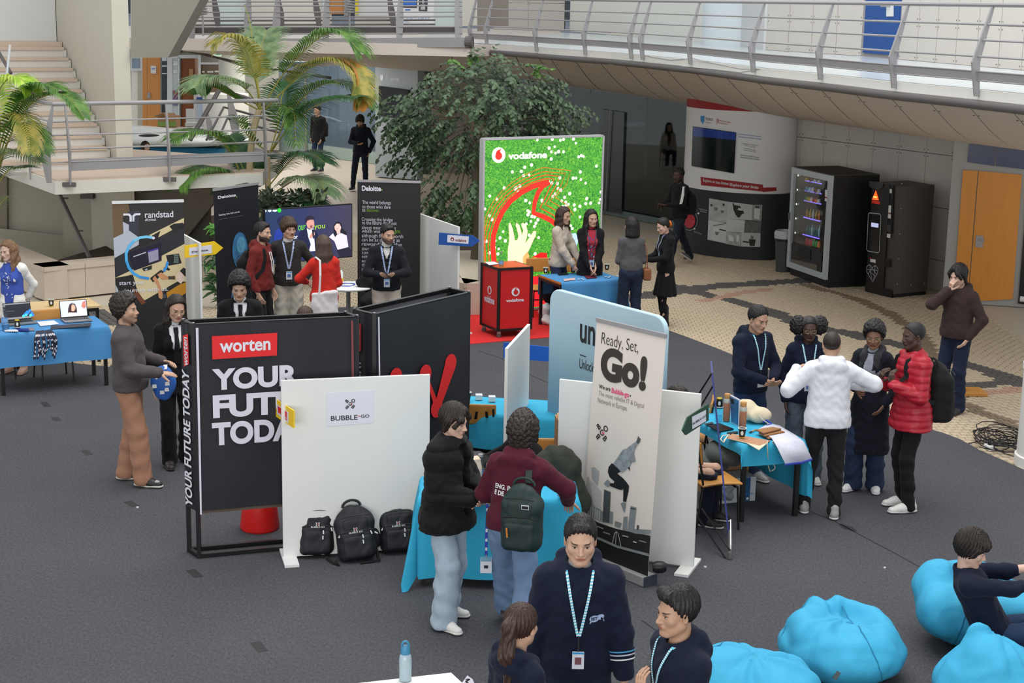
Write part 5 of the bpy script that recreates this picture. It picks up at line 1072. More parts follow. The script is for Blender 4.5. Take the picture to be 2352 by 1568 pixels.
def printed_frame(label,FL,FR,BL,BR,zt,zb,flip=0):
 F=[G(*p,zt)for p in(FL,FR,BR,BL)];F[2]=F[1]+(F[3]-F[0]);o=thing('banner_frame',label,'banner',tuple(V3(F[0],0)))
 up=Vc((0,0,1));tb=.035
 for p in F:MB().bar(V3(p,0),V3(p,zt),tb,tb,(1,0,0)).obj('upright',BLK,o)
 for i in range(4):
  a,b=F[i],F[(i+1)%4]
  for z in(zt-tb/2,.02)if i!=9 else(zt,):MB().bar(V3(a,z),V3(b,z),tb,tb).obj('top_rail' if z>1 else 'bottom_rail',BLK,o)
 MB().bar(V3(F[0],zb-.01),V3(F[1],zb-.01),.03,.03).obj('cross_rail',cmat('worn_brown_edge',(84,70,58)),o);MB().bar(V3(F[3],zb-.01),V3(F[2],zb-.01),.03,.03).obj('cross_rail',BLK,o)
 def sheet(a,b,name,out,m=NAVYF):
  a=V3(a,0);b=V3(b,0);n=Vc((b.y-a.y,-(b.x-a.x),0)).normalized()*out;NX,NZ=26,18;vs=[];fs=[]
  for j in range(NZ+1):
   for i in range(NX+1):
    u,v=i/NX,j/NZ;wv=.010*math.sin(PI*u)*math.sin(7*u+4*v)*(1-abs(2*v-1)**3)+.006*math.sin(PI*u)*math.sin(13*u-6*v*(1-v));vs.append(a.lerp(b,u)+n*(1)+n.normalized()*wv*(.8)+up*(zb+(zt-.01-zb)*v))
  for j in range(NZ):
   for i in range(NX):k=j*(NX+1)+i;fs.append((k,k+1,k+NX+2,k+NX+1))
  mb=MB().add(vs,fs);mb.add([p-n*.2 for p in vs],[f[::-1]for f in fs]);mb.obj(name,m,o,smooth='all');return Panel(a+n*1.0,b-a,up)
 pf=sheet(F[0],F[1],'front_sheet',.022);ps=sheet(F[3],F[0],'side_sheet',.022);sheet(F[2],F[3],'back_sheet',.02,GREYW);sheet(F[1],F[2],'side_sheet',.02)
 for p in F:MB().lathe([(.004,0),(.012,.004),(.012,.010),(.004,.012)],V3(p,zt),8).obj('bolt',STEEL,o)
 return o,pf,ps
wa,pf,ps=printed_frame('black fabric banner on steel frame reading your future today, nearest the viewer',(444,743),(820,725),(421,734),(797,713),2.02,.42)
H_=.016
pf.shape([(486,771),(636,763),(635,815),(487,824)],'red_label',REDP,wa,h=H_)
pf.text('worten',((504,809),(620,776)),LTR,PAPER,wa,h=H_+.004,bold=.025)
for t,a,b in(('YOUR',(487,896),(685,835)),('FUTURE',(489,960),(776,889)),('TODAY',(487,1023),(716,954))):pf.text(t,(a,b),LTR,LAV,wa,h=H_,bold=.045)
pf.shape([(449,752),(455,752),(463,1180),(459,1180)],'light_edge_strip',LAV,wa,h=H_);pf.shape([(805,735),(810,735),(812,880),(807,880)],'faded_red_strip',cmat('faded_red',(120,60,66)),wa,h=H_)
ps.shape([(424,770),(436,766),(438,836),(427,841)],'red_label',REDP,wa,h=H_);ps.text('worten',((427.5,837),(435,775)),LTR,PAPER,wa,h=H_+.003,bold=.02,rot=90);ps.text('YOUR FUTURE TODAY',((430,1157),(438,853)),LTR,PAPER,wa,h=H_,bold=.03,rot=90)
wb2,pf2,ps2=printed_frame('second black fabric banner frame with big red tick shaped letter, angled behind the white board',(860,720),(1077,670),(815,709),(1022,662),2.02,.1)
pf2.stroke([(906,868),(938,985),(974,858),(1000,935),(1032,835)],.17,'red_letter',REDP,wb2,h=H_)
for p in((906,866),(974,858),(1032,833)):pf2.disc(p,.085,'red_letter_end',REDP,wb2,h=H_)
pf2.disc((1000,937),.085,'red_letter_end',REDP,wb2,h=H_)
pf2.shape([(865,728),(868,727),(870,870),(867,870)],'light_edge_strip',LAV,wb2,h=H_);ps2.shape([(820,744),(832,742),(832,805),(820,812)],'red_label',REDP,wb2,h=H_);ps2.text('worten',((822.5,806),(830,752)),LTR,PAPER,wb2,h=H_+.003,bold=.02,rot=90);ps2.text('TODAY',((820,905),(832,825)),LTR,LAV,wb2,h=H_,bold=.03,rot=90)
rb=thing('bucket','glossy red round tub on carpet under the black banner frame','bucket',tuple(G(597,1212)));MB().lathe([(.165,0),(.175,.02),(.150,.26),(.13,.26),(.12,.25)],G(597,1212),32).obj('shell',cmat('red_plastic',(206,32,30),rough=.4,var=.03),rb,smooth=1)
def white_board(label,A,B,zt,foot=1,name='partition_board'):
 A=Vc((A[0],A[1],0));B=Vc((B[0],B[1],0));o=thing(name,label,'board',tuple(A));flat_board(MB(),A,B,.02,zt,.03).obj('panel',BOARD,o,bevel=.003)
 d=(B-A).normalized();n=Vc((-d.y,d.x,0))
 if foot:
  for p in(A+d*.05,B-d*.05):MB().box(p+n*.015+Vc((0,0,.012)),(.12,.44,.022),Matrix.Rotation(math.atan2(d.y,d.x),3,'Z')).obj('foot_plate',BOARD,o)
 return o,Panel.wall(A,B)
bA,pbA=white_board('white partition board with lilac logo paper, black rucksacks leaning on it',G(651,1285),G(985,1262),1.555)
pa=thing('paper_sheet','lilac paper sheet printed with a logo taped high on the white board','paper',tuple(pbA.P(804,975)));pbA.shape([(751,902),(858,896),(858,970),(751,979)],'sheet',PAPER,pa,h=.001)
def glyph(p,ch,c,size,ang,name,m,par,h=.006,bold=.03):
 V,Fc=text_geo(ch,bold);V=V-(V.min(0)+V.max(0))/2;a,b=p.uv(*c)if not isinstance(c[0],float)else c;ca,sa=math.cos(ang),math.sin(ang)
 return MB().add([p.pt(a+size*(x*ca-y*sa),b+size*(x*sa+y*ca),h)for x,y in V.tolist()],Fc).obj(name,m,par)
def logo4(p,c,s,par,m,mp,h=.006,up=(0,1)):
 a,b=p.uv(*c);q=s*.5
 for ch,dx,dy,an in(('B',-q,q,.8),('O',q,q,0),('B',-q,-q,-.8+PI),('B',q,-q,-.8)):glyph(p,ch,(float(a+dx),float(b+dy)),s*.8,an,'logo_letter',m,par,h)
 glyph(p,'G',(float(a),float(b)),s*.8,.2,'logo_letter',m,par,h);a0=a+s*.12;p.shape([(a0,b-.1*s),(a0+.2*s,b-.1*s),(a0+.2*s,b+.12*s),(a0,b+.12*s)],'pink_tick',mp,par,h=h+.002,px=0)
logo4(pbA,(804,927),.052,pa,INKD,cmat('red_ink2',(200,50,70)));pbA.text('BUBBLE',((760,966),(821,952)),LTR,INKD,pa,h=.005,bold=.012);pbA.text('GO',((829,959),(848,951)),LTR,INKD,pa,h=.005,bold=.012);pbA.text('-',((822,956),(828,954)),LTR,cmat('red_ink2',(200,50,70)),pa,h=.005,bold=.02)
def arrow_sign(label,A,B,px,m,word,tb,wm_,paper=None,pm=PAPER,bold=.02,extra=None):
 P=Panel.wall(A,B);o=thing('arrow_sign',label,'sign',tuple(P.P(*px[0])));P.shape(px,'arrow_board',m,o,h=0,th=-.012)
 if paper:P.shape(paper,'paper_slip',pm,o,h=.001)
 if extra:P.shape(extra,'inner_label',wm_,o,h=.003)
 P.text(word,tb,LTR,PAPER if extra else wm_,o,h=.005,bold=bold);return o,P
YEL=cmat('yellow_card',(236,196,36),var=.04);BLUC=cmat('blue_card',(26,78,156),var=.04);GRNC=cmat('dark_green_card',(16,62,44),var=.05)
R_=AtY(674,943,12.42);L_=G(634,917,R_.z)
arrow_sign('yellow arrow sign with red name label, fixed to left edge of the rucksack board',L_,R_,[(621,931),(631,915),(674,943),(674,983),(634,957)],YEL,'worten',((640,950),(659,958)),REDP,[(636,928),(663,946),(663,972),(637,950)],extra=[(639,932),(660,946),(660,966),(640,949)])
bB,pbB=white_board('white partition board with foot, standing behind the tall cream roll up banner',G(1275,1262),G(1592,1308),1.52)
R_=AtY(1628,928,12.35);L_=G(1580,958,R_.z)
arrow_sign('dark green arrow sign reading bubble-go on right edge of white board',L_,R_,[(1568,988),(1580,958),(1628,927),(1628,965),(1576,999)],GRNC,'BUBBLE-GO',((1590,976),(1621,951)),INKD,[(1589,957),(1621,941),(1621,967),(1590,985)],bold=.01)
w4a,w4b=G(1167,800,1.55),G(1218,744,1.55);bD,pbD=white_board('narrow looking white partition board seen almost edge on by the pale blue banner',w4a,w4b,1.55)
o=thing('arrow_sign','royal blue blank arrow sign behind the edge-on white board','sign');q=Panel.wall(AtY(1157,805,16.8),AtY(1262,812,16.2));q.shape([(1157,786),(1262,797),(1262,830),(1156,822)],'arrow_board',cmat('royal_blue_card',(20,96,196)),o,th=-.012)
w2a,w2b=G(424,540,1.55),G(457,558,1.55);bE,pbE=white_board('white partition board partly hidden behind the office photo roll up banner',w2a-(w2b-w2a)*1.5,w2b,1.55)
R_=w2b+Vc((.42,.12,0));q0=AtY(425,578,w2b.y-.1);q1=AtY(505,570,w2b.y+.35)
arrow_sign('yellow arrow sign with white slip pointing right above the bamboo plant',q0,q1,[(425,564),(493,554),(513,569),(495,584),(425,592)],YEL,'Deloitte.',((440,581),(479,571)),INKD,[(434,569),(486,562),(487,581),(434,587)])
w3a,w3b=G(965,491,1.55),G(1052,521,1.55);bF,pbF=white_board('white partition board right of the tall text roll up banner',w3a-(w3b-w3a)*.5,w3b,1.55)
q0=AtY(1008,550,w3b.y+.02);q1=AtY(1102,553,w3b.y-.15);o,P=arrow_sign('blue arrow sign reading vodafone pointing right at the green light wall',q0,q1,[(1008,534),(1086,541),(1102,553),(1085,566),(1007,562)],BLUC,'vodafone',((1045,554),(1071,549)),cmat('dark_red_ink',(130,30,36)),[(1028,539),(1077,543),(1076,560),(1027,556)])
P.disc((1039,549),.026,'red_ring',cmat('dark_red_ink',(130,30,36)),o,h=.004);P.disc((1039,550),.012,'ring_centre',PAPER,o,h=.006)
def rollup(label,TL,TR,zt,m,lean=0.03,w=None,base=1,topm=STEEL):
 A=G(*TL,zt);B=G(*TR,zt);d=(B-A).normalized();n=Vc((d.y,-d.x,0));O=V3(A,0)+n*lean*1.0;Wv=(A-O);o=thing('roll_up_banner',label,'banner',tuple(O));Pn_=Panel(O,d,Wv);Pn_.W=Wv.normalized();Pn_.N=Pn_.U.cross(Pn_.W).normalized()
 w_=(B-A).length;Hh=Wv.length;MB().prism([Pn_.pt(0,.09),Pn_.pt(w_,.09),Pn_.pt(w_,Hh),Pn_.pt(0,Hh)],Pn_.N*-.003).obj('print_sheet',m,o)
 MB().bar(Pn_.pt(-.005,Hh),Pn_.pt(w_+.005,Hh),.02,.035,Pn_.W).obj('top_bar',topm,o);MB().bar(Pn_.pt(w_*.5,Hh,-.03),Pn_.pt(w_*.5,.05,-.05),.018,.018,(1,0,0)).obj('support_pole',STEEL_D,o)
 if base:MB().bar(Pn_.pt(-.01,.045,-.02),Pn_.pt(w_+.01,.045,-.02),.14,.085).obj('base_cassette',STEEL,o,bevel=.008);MB().bar(Pn_.pt(w_+.01,.045,-.02),Pn_.pt(w_+.022,.045,-.02),.145,.09).obj('end_cap',cmat('dark_blue_grey_plastic',(52,58,68)),o)
 return o,Pn_,w_,Hh
ru,pr_,rw,rh=rollup('tall cream roll up banner reading ready set go, in front of white board',(1371,734),(1530,772),2.07,cmat('cream_print',(220,210,200),var=.02),lean=.11)
def rt(t,a,b,m,**k):pr_.text(t,(a,b),LTR,m,ru,h=.004,**k)
rt('Ready, Set,',(1381,797),(1468,783),INKM,bold=-.008);rt('Go!',(1378,870),(1489,820),INKM,bold=.055);rt('We are',(1376,891),(1403,889),INKM,bold=.02);rt('Bubble-go',(1405,905),(1446,901),PINK,bold=.02);rt('.',(1447,910),(1450,907),INKM,bold=.02)
GT=cmat('grey_text',(126,118,112));rt('The most reliable IT & Digital',(1375,910),(1480,927),GT,bold=-.006);rt('Network in Europe.',(1373,927),(1442,932),GT,bold=-.006)
logo4(pr_,(1383,993),.085,ru,INKM,PINK,h=.004)
def rs(pts,m,nm='printed_shape',h=.004):pr_.shape(pts,nm,m,ru,h=h)
cz=lambda x,y:(1330+x/4.355,980+y/4.355)
RP=lambda L_:[cz(*p)for p in L_]
K_=[cmat('print_grey_%d'%i,c,var=v,scale=12)for i,(c,v)in enumerate([((36,34,34),.3),((72,76,78),.45),((128,134,136),.25),((168,168,166),.12),((190,188,186),.05),((24,24,24),.1)])]
rs(RP([(60,880),(200,960),(380,1020),(560,1060),(720,1090),(705,1290),(400,1210),(130,1080),(40,900)]),K_[0],h=.0035)
rs(RP([(20,1060),(130,1085),(400,1195),(705,1275),(690,1500),(300,1400),(-40,1240)]),K_[5]);pr_.stroke(RP([(130,1082),(390,1196),(705,1280)]),.022,'printed_curve',K_[2],ru,h=.007)
for q,i in(([(85,500),(105,500),(145,780),(70,750)],3),([(115,520),(228,640),(225,830),(135,770)],4),([(130,410),(160,400),(205,440),(190,590),(135,510)],3),([(60,750),(250,850),(245,950),(60,860)],2),([(256,625),(320,650),(308,960),(240,950)],1),([(310,840),(345,850),(340,970),(308,960)],2),([(450,900),(490,895),(485,1040),(440,1030)],2),([(520,790),(578,805),(550,1060),(490,1040)],2),([(522,805),(574,818),(571,832),(520,818)],1),([(560,1020),(728,1030),(720,1080),(555,1065)],2),([(585,980),(605,985),(600,1030),(583,1025)],1),([(365,940),(430,960),(415,1010),(360,990)],2)):rs(RP(q),K_[i],h=.0045)
pr_.shapes([RP([(75+22*i,770+11*i),(84+22*i,774+11*i),(80+22*i,870+10*i),(72+22*i,866+10*i)])for i in range(7)],'printed_columns',K_[4],ru,h=.007)
pr_.stroke(RP([(342,1160),(360,1070),(380,1045),(400,1070),(425,1190)]),.008,'printed_arch',K_[3],ru,h=.007);pr_.stroke(RP([(380,1050),(370,1190)]),.006,'printed_mast',K_[3],ru,h=.007)
for q,i in(([(180,985),(250,1010),(246,1022),(178,996)],2),([(250,1045),(320,1070),(316,1080),(248,1056)],2),([(440,1080),(500,1095),(498,1104),(438,1090)],3),([(548,1140),(582,1150),(580,1162),(546,1150)],4),([(610,1130),(680,1150),(678,1160),(608,1140)],2),([(200,955),(300,990),(298,996),(198,962)],1)):rs(RP(q),K_[i],h=.007)
rs(RP([(330,365),(300,400),(292,450),(310,500),(358,545),(350,565),(318,560),(312,590),(400,625),(436,630),(448,612),(446,700),(445,745),(474,750),(480,720),(498,640),(503,590),(480,555),(440,510),(385,465),(430,440),(415,400),(370,370)]),K_[5],'printed_leggings');CAMO=mat('printed_camouflage',(.26,.29,.30),rough=.6,var=.7,scale=26)
rs(RP([(345,370),(400,290),(440,230),(480,215),(580,140),(590,170),(560,230),(550,275),(540,340),(505,400),(430,458),(400,420)]),CAMO,'printed_jacket',.0048);rs(RP([(520,270),(552,250),(570,345),(545,352)]),K_[2],'printed_sleeve',.0062);rs(RP([(580,150),(592,110),(602,90),(608,112),(622,118),(612,150),(596,172)]),K_[1],'printed_hand',.0062)
rs(RP([(252,565),(268,545),(290,524),(314,550),(310,590),(290,598),(260,578)]),K_[2],'printed_trainer');rs(RP([(420,765),(445,752),(474,760),(468,815),(458,858),(440,820)]),K_[2],'printed_trainer');rs(RP([(485,400),(510,400),(512,440),(500,420)]),K_[0],'printed_strap')
rt('www.bubble-go.ch',cz(190,1215),cz(492,1285),PAPER,bold=0)
MB().lathe([(.035,-.05),(.05,-.02),(.05,.03),(.035,.06)],pr_.pt(rw+.06,.17,-.06),12,Matrix.Rotation(PI/2,3,'Y')).obj('base_knob',BLK,ru,smooth=1)
rd,prd,w_,hh=rollup('roll up banner with office photograph, blue ring and white lettering beside blue table',(258,465),(421,461),2.05,cmat('charcoal_photo',(46,43,42),var=.3,scale=2),topm=WHITE)
cr=lambda x,y:(250+x/4.354,440+y/4.354)
CRM=cmat('cream_desk_print',(206,190,148),var=.08,scale=3);DKP=cmat('near_black_print',(30,29,31),var=.1);PWH=cmat('cold_white_print',(176,182,194),var=.06)
def ds(pts,m,h=.003,nm='printed_shape'):prd.shape([cr(*p)for p in pts],nm,m,rd,h=h)
ds([(30,105),(190,105),(210,200),(140,260),(140,420),(45,465)],mat('brown_wall_print',srgb(104,82,58),var=.3,scale=2),.002);ds([(45,465),(205,390),(305,460),(300,530),(190,590),(55,665)],PWH,.0025);ds([(140,300),(200,330),(200,400),(145,430)],PWH,.003);ds([(190,200),(300,190),(302,450),(200,380)],cmat('slate_print',(52,54,66)),.0028)
ds([(400,435),(750,262),(752,320),(470,470)],CRM,.003);ds([(55,668),(752,365),(755,520),(62,860)],cmat('screen_wall_print',(38,40,46)),.0032);ds([(62,862),(530,640),(758,520),(770,900),(700,900),(360,1085),(300,1040),(240,830)],CRM,.0030)
ds([(62,880),(225,828),(265,960),(150,1030),(95,990)],DKP,.0042);ds([(66,930),(120,1030),(75,1070)],PWH,.004);ds([(360,1085),(690,895),(770,900),(775,1560),(110,1560),(80,1180)],DKP,.0034)
ds([(190,610),(525,500),(528,690),(250,790)],cmat('monitor_print',(26,20,40)),.0045);ds([(388,590),(492,560),(497,680),(402,712)],cmat('window_print',(150,146,170),emit=0),.0058);ds([(388,590),(492,560),(493,575),(390,606)],cmat('violet_print',(70,50,150)),.0062);ds([(243,645),(372,600),(374,610),(246,655)],PWH,.0058);ds([(330,765),(430,735),(428,775),(350,795)],DKP,.0058);ds([(357,780),(385,765),(385,780),(365,788)],PWH,.007)
ds([(570,635),(700,618),(728,715),(598,740)],DKP,.0045);prd.shapes([[cr(650+16*i,628+22*j),cr(662+16*i,626+22*j),cr(664+16*i,644+22*j),cr(652+16*i,646+22*j)]for i in range(3)for j in range(4)],'printed_keys',cmat('green_grey_print',(110,130,124)),rd,h=.007)
for q in([(605,345),(650,320),(745,310),(750,350),(640,390)],[(430,440),(515,390),(490,465),(440,490)],[(300,480),(420,460),(430,480),(340,540),(300,530)],[(545,760),(580,750),(615,775),(600,790),(560,775)]):ds(q,DKP,.0045)
SKP=cmat('skin_print',(196,140,98),var=.15,scale=14);ds([(410,865),(520,780),(550,800),(480,880),(440,905)],DKP,.005);ds([(436,870),(460,838),(500,900),(520,960),(545,1040),(530,1075),(500,1060),(480,930)],SKP,.0055);ds([(482,830),(520,805),(590,850),(665,845),(668,878),(590,875),(530,880)],SKP,.0056);ds([(590,845),(660,842),(660,875),(596,875)],cmat('tattoo_print',(70,54,44)),.007)
ds([(575,1010),(700,930),(770,905),(772,1010),(700,1060),(590,1075)],cmat('mustard_print',(186,130,28),var=.2,scale=8),.0052);ds([(665,850),(690,800),(740,810),(752,880),(720,920),(680,890)],cmat('pale_skin_print',(222,196,180)),.006);ds([(710,790),(745,758),(768,770),(768,850),(745,830)],DKP,.0066);ds([(535,1030),(575,1022),(575,1060),(540,1065)],INK,.0066);ds([(230,950),(300,1010),(370,1110),(330,1130),(260,1040)],cmat('dim_arm_print',(110,60,40)),.0066)
CY=[cmat('ring_blue_%d'%i,c,var=.02)for i,c in enumerate([(120,200,236),(86,180,232),(60,160,226),(50,140,214)])]
ring=[cr(*p)for p in[(445,460),(380,450),(310,458),(250,490),(200,545),(172,620),(175,690),(200,760),(245,815),(310,852),(400,868)]]
for i in range(10):prd.stroke(ring[i:i+2]if i==9 else ring[i:i+3],.034,'printed_ring',CY[min(i//3,3)],rd,h=.0085+.0001*i)
prd.stroke([cr(548,795),cr(575,750),cr(588,700)],.034,'printed_ring',CY[3],rd,h=.0085);prd.disc(cr(445,462),.019,'ring_end',PAPER,rd,h=.012)
prd.text('randstad',(cr(360,262),cr(642,190)),LTR,PAPER,rd,h=.012,bold=.012);prd.text('digital',(cr(360,300),cr(467,265)),LTR,PAPER,rd,h=.012,bold=.008);prd.text('start your',(cr(104,945),cr(362,890)),LTR,PAPER,rd,h=.012,bold=.006);prd.text('journey with us.',(cr(155,1022),cr(592,948)),LTR,PAPER,rd,h=.012,bold=.006)
for q in([(143,218),(205,217),(228,240),(228,298),(206,299),(206,250),(192,237),(143,238)],[(315,214),(258,216),(234,240),(234,298),(254,298),(254,250),(268,236),(315,234)]):ds(q,PAPER,.010)
def stack_text(p,o,items,m):
 for t,a,b,*k in items:p.text(t,(a,b),LTR,k[0]if k else m,o,h=.004,bold=.004 if len(k)<2 else k[1])
DARKB=cmat('black_brown_print',(30,27,27),var=.12,scale=2);DARKN=cmat('black_navy_print',(24,25,32),var=.12,scale=2);GRN=cmat('lime_ink',(110,150,50))
dl,pd1,*_=rollup('navy black roll up banner with blue globe picture behind the bamboo plant',(490,436),(593,421),2.05,DARKN)
pd1.text('Deloitte',((500,457),(541,444)),LTR,PAPER,dl,h=.004,bold=.03);pd1.disc((543,452),.012,'green_dot',GRN,dl,h=.004);stack_text(pd1,dl,[('Seeing the full circle',(502,497),(550,484),PAPER,.015),('We help leaders envision',(502,505),(559,494),INK2),('the future',(502,512),(525,508),INK2)],PAPER)
pd1.disc((551,575),.17,'printed_globe',mat('globe_print',(.04,.16,.32),rough=.5,var=.9,scale=9),dl,h=.003,ry=.26);pd1.disc((553,562),.10,'printed_glow',mat('globe_glow_print',(.10,.30,.48),rough=.5,var=.6,scale=12),dl,h=.005,ry=.12);pd1.shape([(535,620),(560,622),(562,690),(530,690)],'printed_streak',mat('streak_print',(.05,.12,.25),rough=.5,var=.9,scale=20),dl,h=.003)
dl2,pd2,*_=rollup('brown black roll up banner with long white text column',(821,415),(966,418),2.05,DARKB)
pd2.text('Deloitte',((831,438),(875,427)),LTR,PAPER,dl2,h=.004,bold=.03);pd2.disc((877,436),.012,'green_dot',GRN,dl2,h=.004)
LN=[('The world belongs',832,468,898),('to those who dare',832,478,897),('to',832,486,839),('Crossing the bridge',831,507,902),('to the future does not',831,515,911),('always mean knowing',831,526,909),('which waters to',831,534,898),('although finding north',831,545,926),('can be as daunting as',831,554,918),('rewarding is the',831,564,923),('journey that',831,574,880),('comes from',831,583,880),('selecting the',831,592,882),('audacious',831,602,872),('the path',831,611,866),('along the way',831,621,885),('Navigating',831,641,870),('towards the',831,651,876),('future. Together',831,660,892)]
for t,x0,y,x1 in LN:
 de=2.4 if any(c in t for c in 'gyjpq,')else 0;pd2.text(t,((x0,y+de),(x1,y-6.5)),LTR,LAV,dl2,h=.004,bold=-.004)
pd2.text('discover.',((842,486),(872,479)),LTR,GRN,dl2,h=.004);pd2.text('navigate,',((894,537),(920,527)),LTR,GRN,dl2,h=.004)
ua,ub=G(1263,660,1.97),G(1529,730,1.97);un=thing('rounded_fabric_banner','pale blue rounded fabric display wall behind the roll up banner','banner',tuple(V3(ua,0)));pu=Panel.wall(ua,ub);W_=(V3(ub,0)-V3(ua,0)).length
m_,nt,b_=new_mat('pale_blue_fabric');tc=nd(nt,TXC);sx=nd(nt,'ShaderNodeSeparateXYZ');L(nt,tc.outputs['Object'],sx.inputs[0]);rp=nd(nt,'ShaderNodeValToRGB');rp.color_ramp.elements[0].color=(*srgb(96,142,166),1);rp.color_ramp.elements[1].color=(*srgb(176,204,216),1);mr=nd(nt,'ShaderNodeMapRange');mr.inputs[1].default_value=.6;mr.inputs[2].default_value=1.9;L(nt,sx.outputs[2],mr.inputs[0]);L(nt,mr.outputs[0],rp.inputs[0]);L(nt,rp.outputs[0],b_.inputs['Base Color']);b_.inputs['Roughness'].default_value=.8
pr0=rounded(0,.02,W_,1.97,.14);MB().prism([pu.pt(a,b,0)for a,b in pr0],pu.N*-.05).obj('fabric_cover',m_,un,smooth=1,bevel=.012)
pu.text('un',((1332,785),(1368,752)),LTR,INKD,un,h=.004,bold=.02);pu.text('it',((1374,798),(1395,752)),LTR,INKD,un,h=.004,bold=.02);pu.shape([(1332,813),(1346,818),(1346,820),(1332,815)],'printed_dash',INKD,un);pu.text('Unlocking',((1331,852),(1378,837)),LTR,INKD,un,h=.004)
for t in(.25,.8):MB().box(pu.pt(W_*t,.012,-.02),(.06,.42,.024),Matrix.Rotation(math.atan2((ub-ua).y,(ub-ua).x),3,'Z')).obj('foot_plate',BLK,un)
va,vb=G(1112,320,2.65),G(1386,312,2.65);vo=thing('light_wall','tall backlit green daisy meadow picture wall behind red counter','display',tuple(V3(va,0)));pv=Panel.wall(va,vb);VW=(V3(vb,0)-V3(va,0)).length
ALU=cmat('brushed_aluminium',(190,190,194),rough=.35,metal=.3,var=.03)
for a,b in(((0,0),(0,2.65)),((VW,0),(VW,2.65)),((0,2.65),(VW,2.65)),((0,.03),(VW,.03))):MB().bar(pv.pt(a[0],a[1],-.05),pv.pt(b[0],b[1],-.05),.03 if a[0]==b[0]else.12,.12 if a[0]==b[0]else.03,pv.N if a[0]==b[0]else(0,0,1)).obj('frame_profile',ALU,vo)
m_,nt,b_=new_mat('lit_meadow_print');tc=nd(nt,TXC);n1=nd(nt,'ShaderNodeTexNoise');n1.inputs['Scale'].default_value=22;n1.inputs['Detail'].default_value=7;n1.inputs['Distortion'].default_value=2.2;L(nt,tc.outputs['Object'],n1.inputs['Vector']);r1=nd(nt,'ShaderNodeValToRGB');cr_=r1.color_ramp
cr_.elements[0].position=.30;cr_.elements[0].color=(*srgb(30,92,34),1);cr_.elements[1].position=.72;cr_.elements[1].color=(*srgb(186,226,80),1)
for p_,c_ in((.42,(52,150,48)),(.52,(84,190,54)),(.62,(128,214,62))):e=cr_.elements.new(p_);e.color=(*srgb(*c_),1)
L(nt,n1.outputs[0],r1.inputs[0]);b_.inputs['Base Color'].default_value=(.02,.05,.02,1);L(nt,r1.outputs[0],b_.inputs['Emission Color']);b_.inputs['Emission Strength'].default_value=.92
MB().prism([pv.pt(.02,.05,0),pv.pt(VW-.02,.05,0),pv.pt(VW-.02,2.63,0),pv.pt(.02,2.63,0)],pv.N*-.008).obj('lit_print',m_,vo)
def lit(n,c,e=1.0):return mat(n,srgb(*c),var=.02,emit=e)
LW,LR,LO,LY=lit('lit_white',(250,246,240)),lit('lit_red',(238,44,34)),lit('lit_orange',(206,96,30),.8),lit('lit_yellow',(240,190,60))
pv.disc((1145,356),.115,'logo_disc',LW,vo,h=.004);pv.disc((1145,358),.058,'logo_drop',LR,vo,h=.006);pv.shape([(1138,353),(1141,346),(1151,341),(1148,347),(1150,352)],'logo_drop',LR,vo,h=.006);pv.text('vodafone',((1167,366),(1256,347)),LTR,LW,vo,h=.006,bold=.03)
cv=lambda x,y:(1090+x/4.9,300+y/4.9);rng=random.Random(3);dm=MB();dy=MB()
dz=[(705,105),(873,98),(965,108),(1000,98),(1112,95),(1138,140),(900,180),(838,196),(863,238),(910,252),(945,235),(1000,237),(862,318),(1170,294),(1200,280),(1225,290),(563,412),(640,385),(424,464),(525,458),(550,505),(612,498),(332,645),(455,655),(470,640),(490,686),(508,622),(170,735),(1370,398),(1190,464),(958,530),(868,588),(830,570),(930,594),(938,650),(970,670),(1108,535),(1142,533),(1248,590),(1195,550),(1070,708),(880,740),(905,712),(980,790),(1012,750),(1026,803),(1055,828),(1028,840),(1120,835),(1185,850),(1250,820),(1262,763),(1305,815),(1128,886),(990,855),(595,900),(615,915),(600,945),(645,965),(675,970),(712,1003),(632,1020),(690,1040),(673,1076),(580,1048),(320,1136),(286,1206),(345,1240),(232,1240),(195,1000),(165,955),(115,880),(100,1255),(130,1245),(165,1375),(270,1330),(262,1386),(228,1315),(612,1175),(720,1203),(680,1385),(760,790),(757,780),(575,785),(620,812),(250,770),(1420,690),(1412,773),(1400,812),(1185,970),(1098,1100),(1082,1068)]
for x,y in dz:
 a,b=pv.uv(*cv(x,y));r_=.022+.008*rng.random();q=[pv.pt(a+r_*math.cos(t)*(1 if i%2 else.82),b+r_*math.sin(t)*(1 if i%2 else.82),.004)for i,t in enumerate(np.linspace(0,2*PI,14,endpoint=0))];dm.poly(q);dy.poly([pv.pt(a+.007*math.cos(t),b+.007*math.sin(t),.0055)for t in np.linspace(0,2*PI,8,endpoint=0)])
dm.obj('printed_daisies',LW,vo,kind='stuff');dy.obj('daisy_centres',LY,vo,kind='stuff')
pv.stroke([cv(*p)for p in[(218,1480),(202,1300),(210,1180),(250,1040),(310,910),(400,790),(520,695),(640,630),(760,592),(838,580)]],.085,'red_swoosh',LR,vo,h=.007);pv.stroke([cv(*p)for p in[(838,578),(760,630),(710,700),(675,800),(660,925),(760,960),(860,1010),(940,1080)]],.075,'red_swoosh',LR,vo,h=.008)
